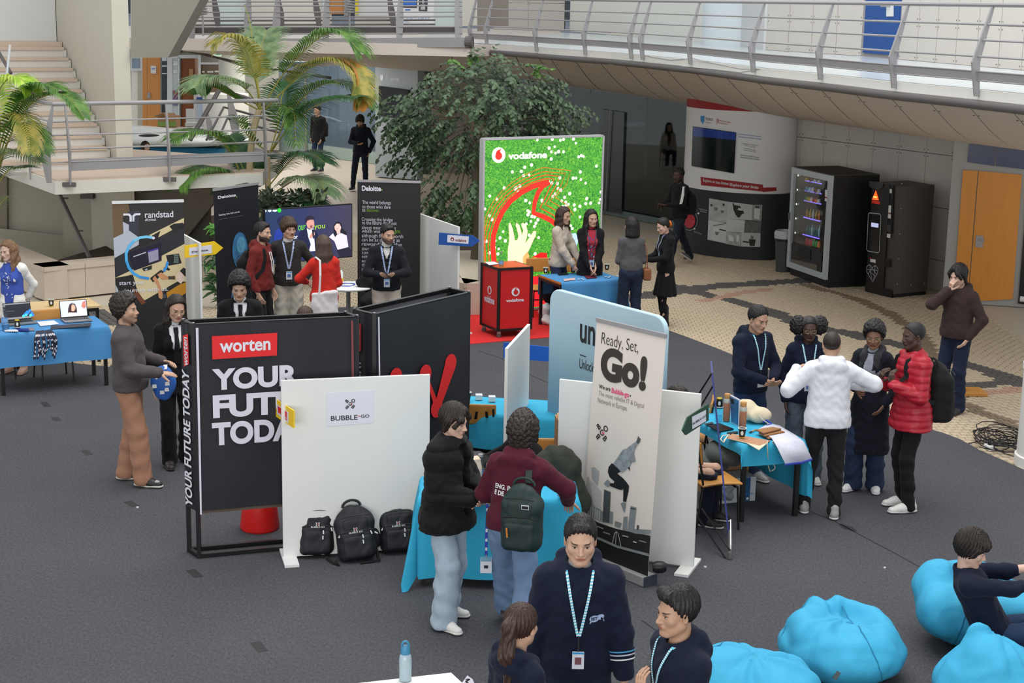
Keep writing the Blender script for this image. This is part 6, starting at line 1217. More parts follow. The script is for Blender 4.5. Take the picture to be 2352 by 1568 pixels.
for k,(dx,dy_)in enumerate(((-55,-40),(-95,-75),(-135,-110),(-170,-150))):
 pts=[(218,1480),(202,1300),(210,1180),(250,1040),(310,910),(400,790),(520,695),(640,630),(760,592),(838,580)];f=1+.09*(k+1)
 pv.stroke([cv(max(108,x+dx*(1-i/14)),y+dy_*(.1+i/9))for i,(x,y)in enumerate(pts)]+[cv(895+62*k,545-32*k),cv(845+62*k,640-10*k),cv(735+55*k,870-38*k),cv(760+55*k,880-40*k),cv(885+50*k,950-40*k),cv(960+50*k,1040-30*k)],.016-.002*k,'orange_line',LO if k>1 else lit('lit_red_orange',(226,66,28),.85),vo,h=.006)
SKL=lit('lit_skin',(252,206,176));SKO=lit('lit_skin_shade',(238,168,100),.9)
pv.shape([cv(*p)for p in[(370,1490),(372,1330),(385,1250),(388,1180),(380,1080),(385,1040),(400,1035),(425,1100),(442,1180),(450,1235),(480,1225),(490,1180),(475,1110),(458,1060),(470,1035),(500,1060),(520,1130),(530,1180),(545,1120),(530,1080),(520,1050),(545,1035),(580,1070),(592,1130),(585,1200),(565,1270),(600,1220),(640,1160),(665,1125),(690,1130),(685,1180),(655,1240),(620,1320),(580,1400),(590,1490)]],'printed_hand',SKL,vo,h=.009);pv.shape([cv(*p)for p in[(540,1420),(590,1360),(615,1410),(580,1490),(540,1490)]],'printed_wrist_shade',SKO,vo,h=.011)
pv.shape([cv(*p)for p in[(575,1490),(620,1440),(680,1425),(740,1445),(750,1500),(580,1500)]],'printed_orange_cloth',lit('lit_amber',(240,168,50)),vo,h=.010);pv.shape([cv(*p)for p in[(630,1430),(690,1400),(740,1370),(810,1375),(815,1500),(745,1500),(735,1445),(680,1422)]],'printed_red_cloth',lit('lit_deep_red',(214,26,30)),vo,h=.011);pv.shape([cv(*p)for p in[(1080,1160),(1130,1150),(1165,1200),(1150,1290),(1110,1300),(1085,1260)]],'printed_lens',lit('lit_pale_blue',(170,200,236)),vo,h=.010);pv.shape([cv(*p)for p in[(1060,1300),(1130,1310),(1170,1500),(1060,1500)]],'printed_dark_cloth',mat('printed_dark',(.02,.015,.015),emit=.1),vo,h=.009);pv.shape([cv(*p)for p in[(1160,1490),(1185,1420),(1190,1500)]],'printed_flame',LY,vo,h=.011)
pv.shapes([[(1112,640),(1384,626),(1383,690),(1110,716)]],'red_print_foot',lit('lit_red_foot',(240,40,50),.9),vo,h=.004)
RC=[V3(G(*p,1.0),0)for p in((1107,603),(1146,616),(1222,612),(1180,598))];RC[3]=RC[0]+(RC[2]-RC[1])
rco=thing('counter','red promotional counter with black edges and round white logo, on castors','counter',tuple(RC[1]));ch=MB();Z0,Z1=.10,1.0
RCM=cmat('red_counter_panel',(196,30,32),var=.03,rough=.35);KB=cmat('black_counter_edge',(20,18,18),rough=.4)
for i in range(4):
 a,b=RC[i],RC[(i+1)%4];d=(b-a).normalized();n=Vc((d.y,-d.x,0));q=[a+d*.03,b-d*.03];MB().hexa([V3(q[0],Z0+.03)+n*0,V3(q[1],Z0+.03),V3(q[1]-n*.02,Z0+.03),V3(q[0]-n*.02,Z0+.03)],[V3(q[0],Z1-.03),V3(q[1],Z1-.03),V3(q[1]-n*.02,Z1-.03),V3(q[0]-n*.02,Z1-.03)]).obj('red_panel',RCM,rco)
 MB().bar(V3(a,Z0),V3(a,Z1),.04,.04,(1,0,0)).obj('corner_edge',KB,rco)
 for z in(Z0+.015,Z1-.015):MB().bar(V3(a,z),V3(b,z),.035,.03).obj('edge_rail',KB,rco)
 c_=a.lerp((RC[0]+RC[2])/2,.12);MB().lathe([(.03,-.012),(.035,0),(.03,.012)],V3(c_,.036),12,Matrix.Rotation(PI/2,3,'X')).obj('castor',STEEL_D,rco);MB().box(V3(c_,.085),(.05,.05,.05)).obj('castor_fork',STEEL,rco)
MB().prism([V3(p.lerp((RC[0]+RC[2])/2,.04),Z1-.01)for p in RC],(0,0,.012)).obj('worktop',cmat('red_orange_top',(202,62,34),var=.03,rough=.35),rco)
for A_,B_v,c,wx,wd in((RC[0],RC[1],(1125,666),(1112.5,691.5),(1136,683)),(RC[1],RC[2],(1184,670),(1162,694),(1203,684))):
 p=Panel.wall(A_,B_v);p.disc(c,.062,'logo_ring',PAPER,rco,h=.004);a,b=p.uv(*c);p.disc((a+.004,b-.006),.036,'logo_drop',RCM,rco,h=.006,px=0);p.shape([(a-.026,b+.012),(a-.004,b+.05),(a+.018,b+.052),(a+.004,b+.025)],'logo_drop',RCM,rco,h=.006,px=0);p.text('vodafone',(wx,wd),LTR,PAPER,rco,h=.004,bold=.03)
LEGM=cmat('black_steel_leg',(24,23,24),rough=.45);PLYT=cmat('pale_ply_top',(206,178,130),var=.08,scale=8,stretch=(1,6,1),rough=.5);PLY=cmat('honey_plywood',(188,132,66),var=.12,scale=9,stretch=(5,1,1),rough=.4)
BLUCL=cmat('mid_blue_cloth',(66,130,182),var=.05,scale=50,rough=.85,bump=.1);CYANCL=cmat('cyan_cloth',(44,160,196),var=.05,scale=50,rough=.8,bump=.1)
def table(label,P,U,W,w_,d_,z=.74,top=PLYT,group=None):
 P=Vc((P[0],P[1],0));U=Vc((U[0],U[1],0)).normalized();W=Vc((W[0],W[1],0)).normalized();o=thing('table',label,'table',tuple(P+U*w_/2+W*d_/2),0,group)
 q=[P,P+U*w_,P+U*w_+W*d_,P+W*d_];MB().prism([V3(p,z-.025)for p in q],(0,0,.025)).obj('tabletop',top,o)
 for a,b in((.04,.04),(w_-.04,.04),(w_-.04,d_-.04),(.04,d_-.04)):p=P+U*a+W*b;MB().bar(V3(p,0),V3(p,z-.025),.04,.04,U).obj('leg',LEGM,o)
 mb=MB()
 for i in range(4):a=q[i];b=q[(i+1)%4];c=(q[0]+q[2])/2;mb.bar(V3(a.lerp(c,.06),z-.05),V3(b.lerp(c,.06),z-.05),.02,.04)
 mb.obj('apron_rail',LEGM,o);return o
def cloth_over(label,P,U,W,w_,d_,drops,m,z=.744,wave=.018,seed=0,n=46):
 P=Vc((P[0],P[1],0));U=Vc((U[0],U[1],0)).normalized();W=Vc((W[0],W[1],0)).normalized();F,R,B,L_=drops;rng=random.Random(seed)
 us=np.linspace(-L_,w_+R,n);ws=np.linspace(-F,d_+B,n-10);vs=[];fs=[]
 us[np.argmin(abs(us))]=0;us[np.argmin(abs(us-w_))]=w_;ws[np.argmin(abs(ws))]=0;ws[np.argmin(abs(ws-d_))]=d_
 for b in ws:
  for a in us:
   du=-a if a<0 else max(0,a-w_);dw=-b if b<0 else max(0,b-d_);su=-1 if a<0 else 1;sw=-1 if b<0 else 1;ca,cb=min(max(a,0),w_),min(max(b,0),d_)
   p=P+U*ca+W*cb;hz=z
   if du and dw:
    m_=max(du,dw);mn=min(du,dw);k=mn*.42;p=p+U*su*(k*(du/(du+dw))*1.2+.012)+W*sw*(k*(dw/(du+dw))*1.2+.012);hz=z-math.sqrt(du*du+dw*dw)*.97
   elif du:hz=z-du;p=p+U*su*(.012+.05*du+wave*min(1,du*4)*math.sin(b*13+seed+math.sin(b*5)))
   elif dw:hz=z-dw;p=p+W*sw*(.012+.05*dw+wave*min(1,dw*4)*math.sin(a*11+seed*2+math.sin(a*4+seed)))
   else:hz=z+.0016*math.sin(a*9+seed)*math.sin(b*8)
   vs.append(V3(p,max(hz,.006)))
 k=len(us)
 for j in range(len(ws)-1):
  for i in range(k-1):fs.append((j*k+i,j*k+i+1,(j+1)*k+i+1,(j+1)*k+i))
 mb=MB().add(vs,fs);o=tag(mb.obj('tablecloth',m,smooth='all'),label,'tablecloth');return o
def chair(label,loc,rz,group='plywood chairs at the stands',dark=0):
 o=thing('chair',label,'chair',(loc[0],loc[1],0),rz,group);f=lambda x,y,z:Vc((x,y,z))
 V,Q=mesh_ops([B_((0,.01,.445),(.20,.20,.011),.011,k=0),E_((0,.19,.438),(.19,.03,.012),k=.02)],.012);V[:,2]-=.012*np.clip(V[:,1]/.2,-1,1)*V[:,1]/.2;link_mesh('seat',np_mesh('seat',V,Q),PLY,o)
 V,Q=mesh_ops([B_((0,-.215,.74),(.195,.011,.105),.011,k=0)],.012);V[:,1]-=.22*V[:,0]**2*-1+.12*(V[:,2]-.74);link_mesh('backrest',np_mesh('backrest',V,Q),PLY,o)
 for s in(-1,1):
  MB().tube([f(s*.19,.19,0),f(s*.175,.17,.40),f(s*.17,.12,.43)],.011,8).obj('leg',LEGM,o,world=0,smooth=1)
  MB().tube([f(s*.20,-.24,0),f(s*.175,-.17,.42),f(s*.172,-.19,.55),f(s*.165,-.235,.80)],.011,8).obj('leg',LEGM,o,world=0,smooth=1)
  MB().tube([f(s*.17,.14,.43),f(s*.172,-.18,.43)],.010,6).obj('side_rail',LEGM,o,world=0)
 MB().tube([f(-.175,.15,.40),f(.175,.15,.40)],.010,6).obj('cross_rail',LEGM,o,world=0);MB().tube([f(-.185,-.2,.2),f(.185,-.2,.2)],.010,6).obj('cross_rail',LEGM,o,world=0);return o
t1a,t1b=G(7,768,.74),G(249,748,.74);U1=(t1b-t1a).normalized();W1=Vc((-U1.y,U1.x,0));t1a=t1a-U1*.06;w1=(t1b-t1a).length
table('table under mid blue cloth at far left stand',t1a,U1,W1,w1,.66);cloth_over('mid blue cloth draped over the far left table',t1a,U1,W1,w1,.66,(.40,.30,.25,.30),BLUCL,seed=1)
T1=lambda u,w_,z=.748:V3(t1a+U1*u+W1*w_,z)
q0=G(95,712,.74);table('bare pale wooden table behind the woman in the white blazer',q0-U1*.35,U1,W1,1.1,.6);chair('plywood chair between laptop table and bare wooden table',V3(G(122,738,.74)+W1*.05,0),math.atan2(U1.y,U1.x)+PI);chair('plywood chair behind far left table next to the white blazer',T1(.15,1.0,0),math.atan2(U1.y,U1.x)+PI)
v0,v1=G(1286,650,.74),G(1424,641,.74);vl=G(1237,631,.74);Uv=(v1-v0).normalized();Wv_=Vc((-Uv.y,Uv.x,0));wv=(v1-v0).length+.05;dv=.72
table('table with orange wooden edge under blue cloth in front of green light wall',v0,Uv,Wv_,wv,dv,top=cmat('orange_wood_edge',(176,106,48),var=.1));cloth_over('blue cloth over the table in front of the green light wall',v0+Uv*.02,Uv,Wv_,wv-.02,dv,(.50,.3,.3,.0),BLUCL,seed=3)
TV_=lambda u,w_,z=.748:V3(v0+Uv*u+Wv_*w_,z)
chair('plywood chair with black bag beside the red counter',V3(G(1245,662,.45),0)+Vc((0,.2,0)),math.atan2(Uv.y,Uv.x)+PI*.95);chair('plywood chair behind the two women at blue table',TV_(.85,1.15,0),math.atan2(Uv.y,Uv.x)+PI)
m0=G(1040,947,.74);m1=G(1176,955,.74);Um=(m1-m0).normalized();Wm=Vc((-Um.y,Um.x,0));table('table under cyan cloth behind the black tick banner',m0,Um,Wm,1.25,.66);cloth_over('cyan cloth on the table beside the edge-on white board',m0,Um,Wm,1.25,.66,(.34,.3,.2,.3),CYANCL,seed=5)
TM=lambda u,w_,z=.748:V3(m0+Um*u+Wm*w_,z)
chair('plywood chair with black bag on its back in front of middle cyan table',V3(G(1092,1000,.5),0)+Vc((.02,.12,0)),math.atan2(Um.y,Um.x)+.1)
Ub=Vc((1,.03,0)).normalized();Wb=Vc((-Ub.y,Ub.x,0));b0=Vc((-.72,12.02,0));wbt,dbt=1.28,.60
table('table under cyan cloth between the white jeans man and the seated woman',b0,Ub,Wb,wbt,dbt);cloth_over('long cyan cloth reaching nearly to carpet on table in front of rucksacks',b0,Ub,Wb,wbt,dbt,(.66,.14,.2,.5),CYANCL,seed=7,wave=.03)
TB=lambda u,w_,z=.748:V3(b0+Ub*u+Wb*w_,z)
r1=V3(G(1703,1196),0);r2=V3(G(1818,1184),0);Ur=(r2-r1).normalized();Wr=Vc((-Ur.y,Ur.x,0));r1=r1-Ur*.05-Wr*.05;wr_=.64;dr_=1.30
table('table under cyan cloth crowded with bottles, right of the green arrow sign',r1,Ur,Wr,wr_,dr_);cloth_over('cyan cloth sliding off the crowded right table, longer on one side',r1,Ur,Wr,wr_,dr_,(.20,.55,.1,.10),CYANCL,seed=9)
TR=lambda u,w_,z=.748:V3(r1+Ur*u+Wr*w_,z)
cs=G(1645,1098,.45);chair('plywood chair with black legs under the crowded right cyan table',V3(cs,0)+Vc((-.03,.02,0)),math.radians(-72));chair('plywood chair at the far end of the crowded right table',V3(G(1600,1060,.45),0)+Vc((.02,.9,0)),math.radians(80));chair('plywood chair hidden behind the seated woman at cyan table',Vc((.30,13.28,0)),PI)
rt0=G(800,656,.74);ro=thing('round_table','round white table beside the quarter zip man with phone','table',tuple(V3(rt0,0)));MB().lathe([(.33,.71),(.36,.725),(.36,.74),(.34,.745)],V3(rt0,0),40).obj('tabletop',WHITE,ro,smooth=1);MB().lathe([(.03,.02),(.03,.71)],V3(rt0,0),12).obj('pedestal',STEEL,ro);MB().lathe([(.24,0),(.22,.02),(.04,.03)],V3(rt0,0),24).obj('base',STEEL,ro)
chc=V3(rt0,0)+Vc((.42,-.25,0));chair('plywood chair buried under black coats beside the round white table',chc,2.2)
def lump(name,label,cat,ops,m,vox=.015,amp=.006,f=30,part='shell',loc=None,group=None):
 c=loc if loc is not None else ops[0][1];o=thing(name,label,cat,tuple(c),0,group);V,Q=mesh_ops(ops,vox);V=V+vnorm(V,Q)*(amp*folds(V,f)+amp*.5*wob(V,f*1.7))[:,None];link_mesh(part,np_mesh(part,V-np.array(c),Q),m,o);return o
BLKC=cloth((.010,.010,.012),'plain')
c=np.array(chc);lump('coat','black coat heaped over the chair by the round white table','coat',[E_(c+[0,0,.58],(.25,.22,.13),k=0),E_(c+[-.06,.16,.80],(.24,.08,.14),k=.06),E_(c+[.1,-.15,.42],(.16,.12,.16),k=.06)],BLKC,amp=.012,f=22)
ta,tb_=G(607,483,1.78),G(809,469,1.78);tvo=thing('television','large flat television on a stand showing three seated speakers on blue','screen',tuple(V3(ta.lerp(tb_,.5),0)));pt_=Panel.wall(ta,tb_);TW=(V3(tb_,0)-V3(ta,0)).length
MB().hexa([pt_.pt(0,1.02,0),pt_.pt(TW,1.02,0),pt_.pt(TW,1.02,-.05),pt_.pt(0,1.02,-.05)],[pt_.pt(0,1.79,0),pt_.pt(TW,1.79,0),pt_.pt(TW,1.79,-.05),pt_.pt(0,1.79,-.05)]).obj('casing',BLACK,tvo)
m_,nt,b_=new_mat('lit_blue_screen');tc=nd(nt,TXC);sx=nd(nt,'ShaderNodeSeparateXYZ');L(nt,tc.outputs['Object'],sx.inputs[0]);mr=nd(nt,'ShaderNodeMapRange');mr.inputs[1].default_value=-TW/2;mr.inputs[2].default_value=TW/2;L(nt,sx.outputs[0],mr.inputs[0]);rp=nd(nt,'ShaderNodeValToRGB');rp.color_ramp.elements[0].color=(*srgb(22,60,100),1);rp.color_ramp.elements[1].color=(*srgb(70,62,84),1);e=rp.color_ramp.elements.new(.45);e.color=(*srgb(44,54,106),1);L(nt,mr.outputs[0],rp.inputs[0]);L(nt,rp.outputs[0],b_.inputs['Emission Color']);b_.inputs['Emission Strength'].default_value=1;b_.inputs['Base Color'].default_value=(.01,.01,.01,1);b_.inputs['Roughness'].default_value=.2
MB().prism([pt_.pt(.015,1.035,.001),pt_.pt(TW-.015,1.035,.001),pt_.pt(TW-.015,1.775,.001),pt_.pt(.015,1.775,.001)],pt_.N*.002).obj('picture',m_,tvo)
ct_=lambda x,y:(600+x/10.69,460+y/10.69)
def tvs(pts,c,h=.005,e=1.0):pt_.shape([ct_(*p)for p in pts],'screen_shape',lit('tv_%d_%d_%d'%c,c,e),tvo,h=h)
NAV=(24,28,58);tvs([(385,520),(390,450),(450,400),(560,370),(620,420),(640,520),(600,640),(440,640)],(26,30,62));tvs([(300,1020),(330,760),(420,690),(520,720),(500,1040)],(30,50,130))
pt_.text('our',(ct_(905,740),ct_(1085,600)),LTR,lit('tv_lime',(96,190,60)),tvo,h=.005);pt_.text('you',(ct_(1290,745),ct_(1560,590)),LTR,lit('tv_lime2',(150,190,50)),tvo,h=.005);pt_.text('or',(ct_(790,945),ct_(890,870)),LTR,LW,tvo,h=.005);pt_.disc(ct_(440,245),.03,'screen_dot',lit('tv_green',(40,180,50)),tvo,h=.005);pt_.shapes([[ct_(97,238),ct_(128,236),ct_(122,270),ct_(97,285)],[ct_(158,234),ct_(246,230),ct_(240,272),ct_(200,285),ct_(165,268)],[ct_(268,232),ct_(388,226),ct_(380,262),ct_(330,280),ct_(278,266)]],'screen_letters',lit('tv_pale',(190,220,240)),tvo,h=.005)
tvs([(890,1050),(930,800),(1000,740),(1110,670),(1290,700),(1400,850),(1410,1060),(1330,1260),(1170,1260)],NAV,.006);tvs([(1110,680),(1180,720),(1260,700),(1290,900),(1320,1240),(1165,1250),(1210,1080),(1150,900)],(206,208,232),.0075);tvs([(1090,540),(1130,480),(1270,450),(1295,560),(1280,660),(1220,710),(1130,670)],(190,136,124),.009);tvs([(1078,545),(1075,450),(1140,385),(1230,375),(1290,420),(1300,470),(1190,470),(1120,500),(1100,560)],(34,28,44),.0105);tvs([(1170,900),(1215,800),(1300,770),(1305,850),(1200,940)],(196,140,124),.0105);tvs([(1232,700),(1280,690),(1285,930),(1258,945)],(24,24,34),.012);tvs([(1228,690),(1255,665),(1282,690),(1270,720),(1236,720)],(140,140,160),.0135);tvs([(1180,615),(1250,610),(1240,670),(1200,680)],(120,70,70),.0105)
tvs([(1660,900),(1740,820),(1830,800),(1960,800),(2090,860),(2135,1140),(2000,1180),(1870,1210),(1790,1000)],(196,190,212),.006);tvs([(1770,830),(1775,620),(1830,530),(1900,520),(1960,570),(2000,700),(2080,780),(2090,860),(1960,800),(1860,830),(1810,900)],(26,24,34),.0075);tvs([(1790,640),(1840,570),(1910,570),(1955,660),(1930,750),(1930,810),(1850,820),(1840,760),(1800,710)],(212,170,160),.009);tvs([(1850,1215),(2140,1145),(2230,1250),(2230,1360),(1930,1390)],(30,28,44),.0078);tvs([(1835,690),(1875,685),(1860,705)],(150,80,84),.011)
for x in(.35,.65):MB().bar(pt_.pt(TW*x,.03,-.06),pt_.pt(TW*x,1.3,-.06),.05,.05,(1,0,0)).obj('stand_pole',LEGM,tvo)
MB().box(pt_.pt(TW/2,.02,-.06),(1.0,.6,.03),Matrix.Rotation(math.atan2((tb_-ta).y,(tb_-ta).x),3,'Z')).obj('stand_base',LEGM,tvo)
q=[V3(G(1812,629),0),V3(G(1900,661),0)];dvm=(q[1]-q[0]);br_=V3(G(1990,654),0);sd=(br_-q[1]);nb_=Vc((-dvm.y,dvm.x,0)).normalized();dep=.86;vm=thing('vending_machine','black snack vending machine with silver door frame and lit shelves','vending machine',tuple(q[1]));ZV=1.90
fr=[q[0],q[1],q[1]+nb_*dep,q[0]+nb_*dep];BV=cmat('matt_black_cabinet',(20,20,21),rough=.5);MB().prism([V3(p,.10)for p in fr],(0,0,ZV-.10)).obj('cabinet',BV,vm);MB().prism([V3(p.lerp((fr[0]+fr[2])/2,.03),0)for p in fr],(0,0,.10)).obj('plinth',BLACK,vm);MB().prism([V3(p,ZV+.001)for p in fr],(0,0,.012)).obj('top_plate',cmat('dusty_top',(66,62,58),rough=.8),vm)
pvm=Panel.wall(q[0],q[1]);Wd=dvm.length;SIL=cmat('silver_door_frame',(176,184,190),rough=.4,metal=.2,var=.03)
for a0,a1,b0_,b1 in((0,.09,.14,1.90),(Wd-.10,Wd,.14,1.90),(.09,Wd-.1,1.80,1.90),(.09,Wd-.1,.14,.24)):MB().hexa([pvm.pt(a0,b0_,.0),pvm.pt(a1,b0_,.0),pvm.pt(a1,b0_,.06),pvm.pt(a0,b0_,.06)][::-1],[pvm.pt(a0,b1,.0),pvm.pt(a1,b1,.0),pvm.pt(a1,b1,.06),pvm.pt(a0,b1,.06)][::-1]).obj('door_frame',SIL,vm)
cvm=lambda x,y:(1800+x/4.753,370+y/4.753);SHL=lit('violet_shelf_light',(132,112,232),1.3);DKW=mat('dark_interior',(.016,.015,.016),rough=.2)
pvm.shape([(.09,.24),(Wd-.1,.24),(Wd-.1,1.8),(.09,1.8)],'window_back',DKW,vm,h=.002,th=.01,px=0)
for(x0,y0),(x1,y1)in(((255,210),(436,248)),((250,320),(430,357)),((243,428),(424,468)),((235,610),(414,655)),((226,798),(404,845))):pvm.shape([cvm(x0,y0-5),cvm(x1,y1-5),cvm(x1,y1+5),cvm(x0,y0+5)],'lit_shelf',SHL,vm,h=.02,th=.02)
for x,y in((174,155),(166,312),(157,468),(150,624),(142,780)):pvm.disc(cvm(x,y),.016,'door_lamp',lit('white_lamp',(235,250,235),2.2),vm,h=.03)
PC=[(96,140,160),(150,190,200),(190,160,60),(170,140,40),(110,150,90),(60,110,110),(160,60,60),(70,140,80),(200,120,60),(190,190,190),(120,80,60)];rng=random.Random(5);k=0
for yb,hgt,n,cs_ in((205,30,4,(3,10,9,9)),(318,42,5,(0,1,9,10,9)),(424,40,6,(4,2,9,6,8,9)),(606,85,5,(3,2,9,3,8)),(792,105,6,(5,5,1,5,5,1)),(905,60,6,(6,6,6,7,7,8))):
 for i in range(n):
  x=275+i*(130/(n-1));y=yb+.22*(x-250)+rng.uniform(-2,2);a,b=pvm.uv(*cvm(x,y));hh=hgt/4.753*.0071*1.25;w_=.022 if hgt>60 else.034
  mb=MB();mb.lathe([(w_*.8,0),(w_,hh*.1),(w_,hh*.6),(w_*.4,hh*.8),(w_*.35,hh)]if hgt>80 else[(w_*.9,0),(w_,hh*.2),(w_*.9,hh*.8),(w_*.5,hh)],pvm.pt(a,b,.035),8);o=mb.obj('snack_item',cmat('snack_%d'%cs_[i],PC[cs_[i]],var=.3,scale=30,rough=.3),None,smooth=1)
  tag(o,'snack packet or drink standing on a lit shelf of the vending machine','snack','snacks in the vending machine')
pvm.shape([cvm(105,895),cvm(438,965),cvm(425,1245),cvm(95,1150)],'lower_panel',cmat('navy_black_panel',(28,30,38),rough=.3),vm,h=.014,th=.02);pvm.shape([cvm(180,930),cvm(318,965),cvm(312,1080),cvm(195,1055),cvm(175,1030)],'delivery_flap',BLACK,vm,h=.036,th=.01);pvm.shape([cvm(105,1065),cvm(388,1130),cvm(384,1232),cvm(97,1150)],'kick_panel',cmat('taupe_kick',(96,90,82)),vm,h=.036,th=.008)
pvm.shape([cvm(440,190),cvm(492,198),cvm(470,1000),cvm(420,985)],'keypad_strip',cmat('gloss_black',(16,16,20),rough=.2),vm,h=.014,th=.02);pvm.shape([cvm(490,310),cvm(512,316),cvm(508,440),cvm(486,436)],'sticker',WHITE,vm,h=.062);pvm.shape([cvm(489,385),cvm(510,390),cvm(509,405),cvm(488,402)],'sticker_band',RED_D,vm,h=.064);pvm.shape([cvm(95,560),cvm(106,560),cvm(104,640),cvm(92,640)],'door_handle',STEEL_D,vm,h=.062,th=.02)
pvm.shape([(.09,.62),(Wd-.2,.62),(Wd-.2,1.8),(.09,1.8)],'door_pane',glass_mat('vending_glass',(.95,.97,.98),mixf=.05),vm,h=.058,th=.004,px=0)
q=[V3(G(1991,668),0),V3(G(2051,684),0)];dvm=q[1]-q[0];nb_=Vc((-dvm.y,dvm.x,0)).normalized();cm=thing('coffee_machine','dark brown grey hot drinks vending machine with lit orange triangle','vending machine',tuple(q[1]));brc=V3(G(2128,676),0);sd2=brc-q[1];fr=[q[0],q[1],q[1]+sd2,q[0]+sd2];ZC=1.83;TAU=cmat('dark_taupe_cabinet',(72,64,60),rough=.5,var=.03)
MB().prism([V3(p,.06)for p in fr],(0,0,ZC-.06)).obj('cabinet',TAU,cm);MB().prism([V3(p.lerp((fr[0]+fr[2])/2,.03),0)for p in fr],(0,0,.06)).obj('plinth',BLACK,cm);pcm=Panel.wall(q[0],q[1]);Wc=dvm.length;BF=cmat('charcoal_front',(30,28,28),rough=.35)
def cs(pts,m,nm,h=.03,th=.004):pcm.shape([cvm(*p)for p in pts],nm,m,cm,h=h,th=th)
MB().hexa([pcm.pt(0,.02,0),pcm.pt(Wc*.66,.02,0),pcm.pt(Wc*.66,.02,.04),pcm.pt(0,.02,.04)][::-1],[pcm.pt(0,ZC,0),pcm.pt(Wc*.66,ZC,0),pcm.pt(Wc*.66,ZC,.04),pcm.pt(0,ZC,.04)][::-1]).obj('front_panel',BF,cm,bevel=.01)
cs([(1150,240),(1215,245),(1195,790),(1130,780)],cmat('gloss_black',(16,16,20),rough=.2),'keypad_strip',h=.004,th=.02);cs([(905,1350),(1196,1400),(1196,1490),(905,1420)],BLACK,'base_panel',h=.03)
cs([(1032,318),(1062,426),(990,418)],lit('orange_triangle',(255,84,30),1.6),'lit_triangle',h=.046);cs([(1008,380),(1044,384),(1046,400),(1005,395)],lit('amber_line',(255,190,90),1.5),'lit_line',h=.050);pcm.text('LOMBARDO',(cvm(985,455),cvm(1075,440)),LTR,lit('red_glow_text',(220,50,36),.8),cm,h=.046)
fr_=[cvm(*p)for p in((950,575),(960,562),(1075,575),(1088,592),(1070,985),(1055,998),(942,978),(932,960))];pcm.stroke(fr_,.014,'silver_outline',SIL,cm,h=.048,closed=1);cs([(955,580),(1080,592),(1062,985),(940,965)],mat('gloss_black2',(.006,.006,.008),rough=.12),'selection_window',h=.044,th=.002);cs([(985,668),(1062,680),(1058,725),(982,712)],lit('pale_display',(170,180,215),.9),'display',h=.05)
cs([(960,215),(1120,230),(1105,290),(1060,308),(985,295),(962,270)],cmat('grey_dome',(56,54,54),rough=.3),'oval_cap',h=.045,th=.012);cs([(972,1062),(1030,1072),(1028,1110),(970,1096)],WHITE,'sticker',h=.046);cs([(965,1050),(982,1055),(985,1066),(968,1062)],REDP,'sticker_mark',h=.05)
pcm.stroke([cvm(*p)for p in((992,1160),(1025,1135),(1055,1170),(1050,1215),(997,1315),(928,1200),(932,1150),(960,1125),(992,1160))],.007,'heart_outline',PAPER,cm,h=.046)
for a in(((932,1180),(1052,1190)),((962,1128),(985,1290)),((1024,1138),(1005,1300)),((945,1230),(992,1160)),((992,1165),(1040,1240)),((960,1200),(1030,1260))):pcm.stroke([cvm(*p)for p in a],.005,'heart_lines',PAPER,cm,h=.046)
for a,nm,m_ in((((1160,300),(1195,305),(1193,350),(1158,345)),'sticker',WHITE),(((1152,480),(1188,484),(1182,625),(1148,620)),'sticker',WHITE),(((1150,555),(1185,560),(1184,580),(1149,575)),'sticker_band',RED_D),(((1145,790),(1180,795),(1178,838),(1143,832)),'sticker',WHITE),(((1115,1060),(1178,1070),(1174,1155),(1112,1145)),'coin_tray',BLACK),(((1142,690),(1186,695),(1182,770),(1138,762)),'keypad',cmat('keypad_grey',(60,60,62)))):cs(a,m_,nm,h=.026)
sidep=Panel.wall(q[1],brc);mb=MB()
for x,y in((1290,245),(1280,520),(1268,795),(1255,1070),(1240,1340),(1388,1348),(1535,1335)):a,b=sidep.uv(*cvm(x,y));mb.lathe([(.012,0),(.008,.004)],sidep.pt(a,b,.0),8,sidep_rot:=Matrix((sidep.U,sidep.W,sidep.N)).transposed())
mb.obj('rivets',STEEL,cm,kind='stuff')
bp_=V3(G(1806,628),0)+Vc((-.02,.25,0));wbn=thing('waste_bin','dark grey waste bin with pale bag rim beside the snack machine','bin',tuple(bp_));MB().lathe([(.13,0),(.17,.62)],bp_,24).obj('drum',cmat('dark_grey_bin',(62,64,66),rough=.5),wbn,smooth=1);MB().lathe([(.185,.60),(.19,.70),(.16,.74),(.15,.68)],bp_,24).obj('bag_rim',cmat('pale_grey_plastic',(170,174,178),rough=.3,var=.2,scale=20),wbn,smooth=1);MB().lathe([(.175,.56),(.18,.60),(.172,.62)],bp_,24).obj('black_liner',BLACK,wbn,smooth=1)
wo=V3(G(2218,903),0);ws_=thing('wooden_stand','wooden post on a flat wooden base behind brown hoodie man','stand',tuple(wo));MB().box((wo.x+.03,wo.y+.02,.018),(.40,.36,.036)).obj('base',PLY,ws_,bevel=.005);MB().bar(V3(wo+Vc((-.06,0,0)),.03),V3(wo+Vc((-.06,0,0)),.95),.05,.07,(1,0,0)).obj('post',PLY,ws_)
cp=G(2296,1018);rng=random.Random(11);co=thing('cable_heap','tangled heap of thin black cables beside the white column foot','cable',tuple(V3(cp,0)));CB=cmat('black_cable',(22,22,24),rough=.4)
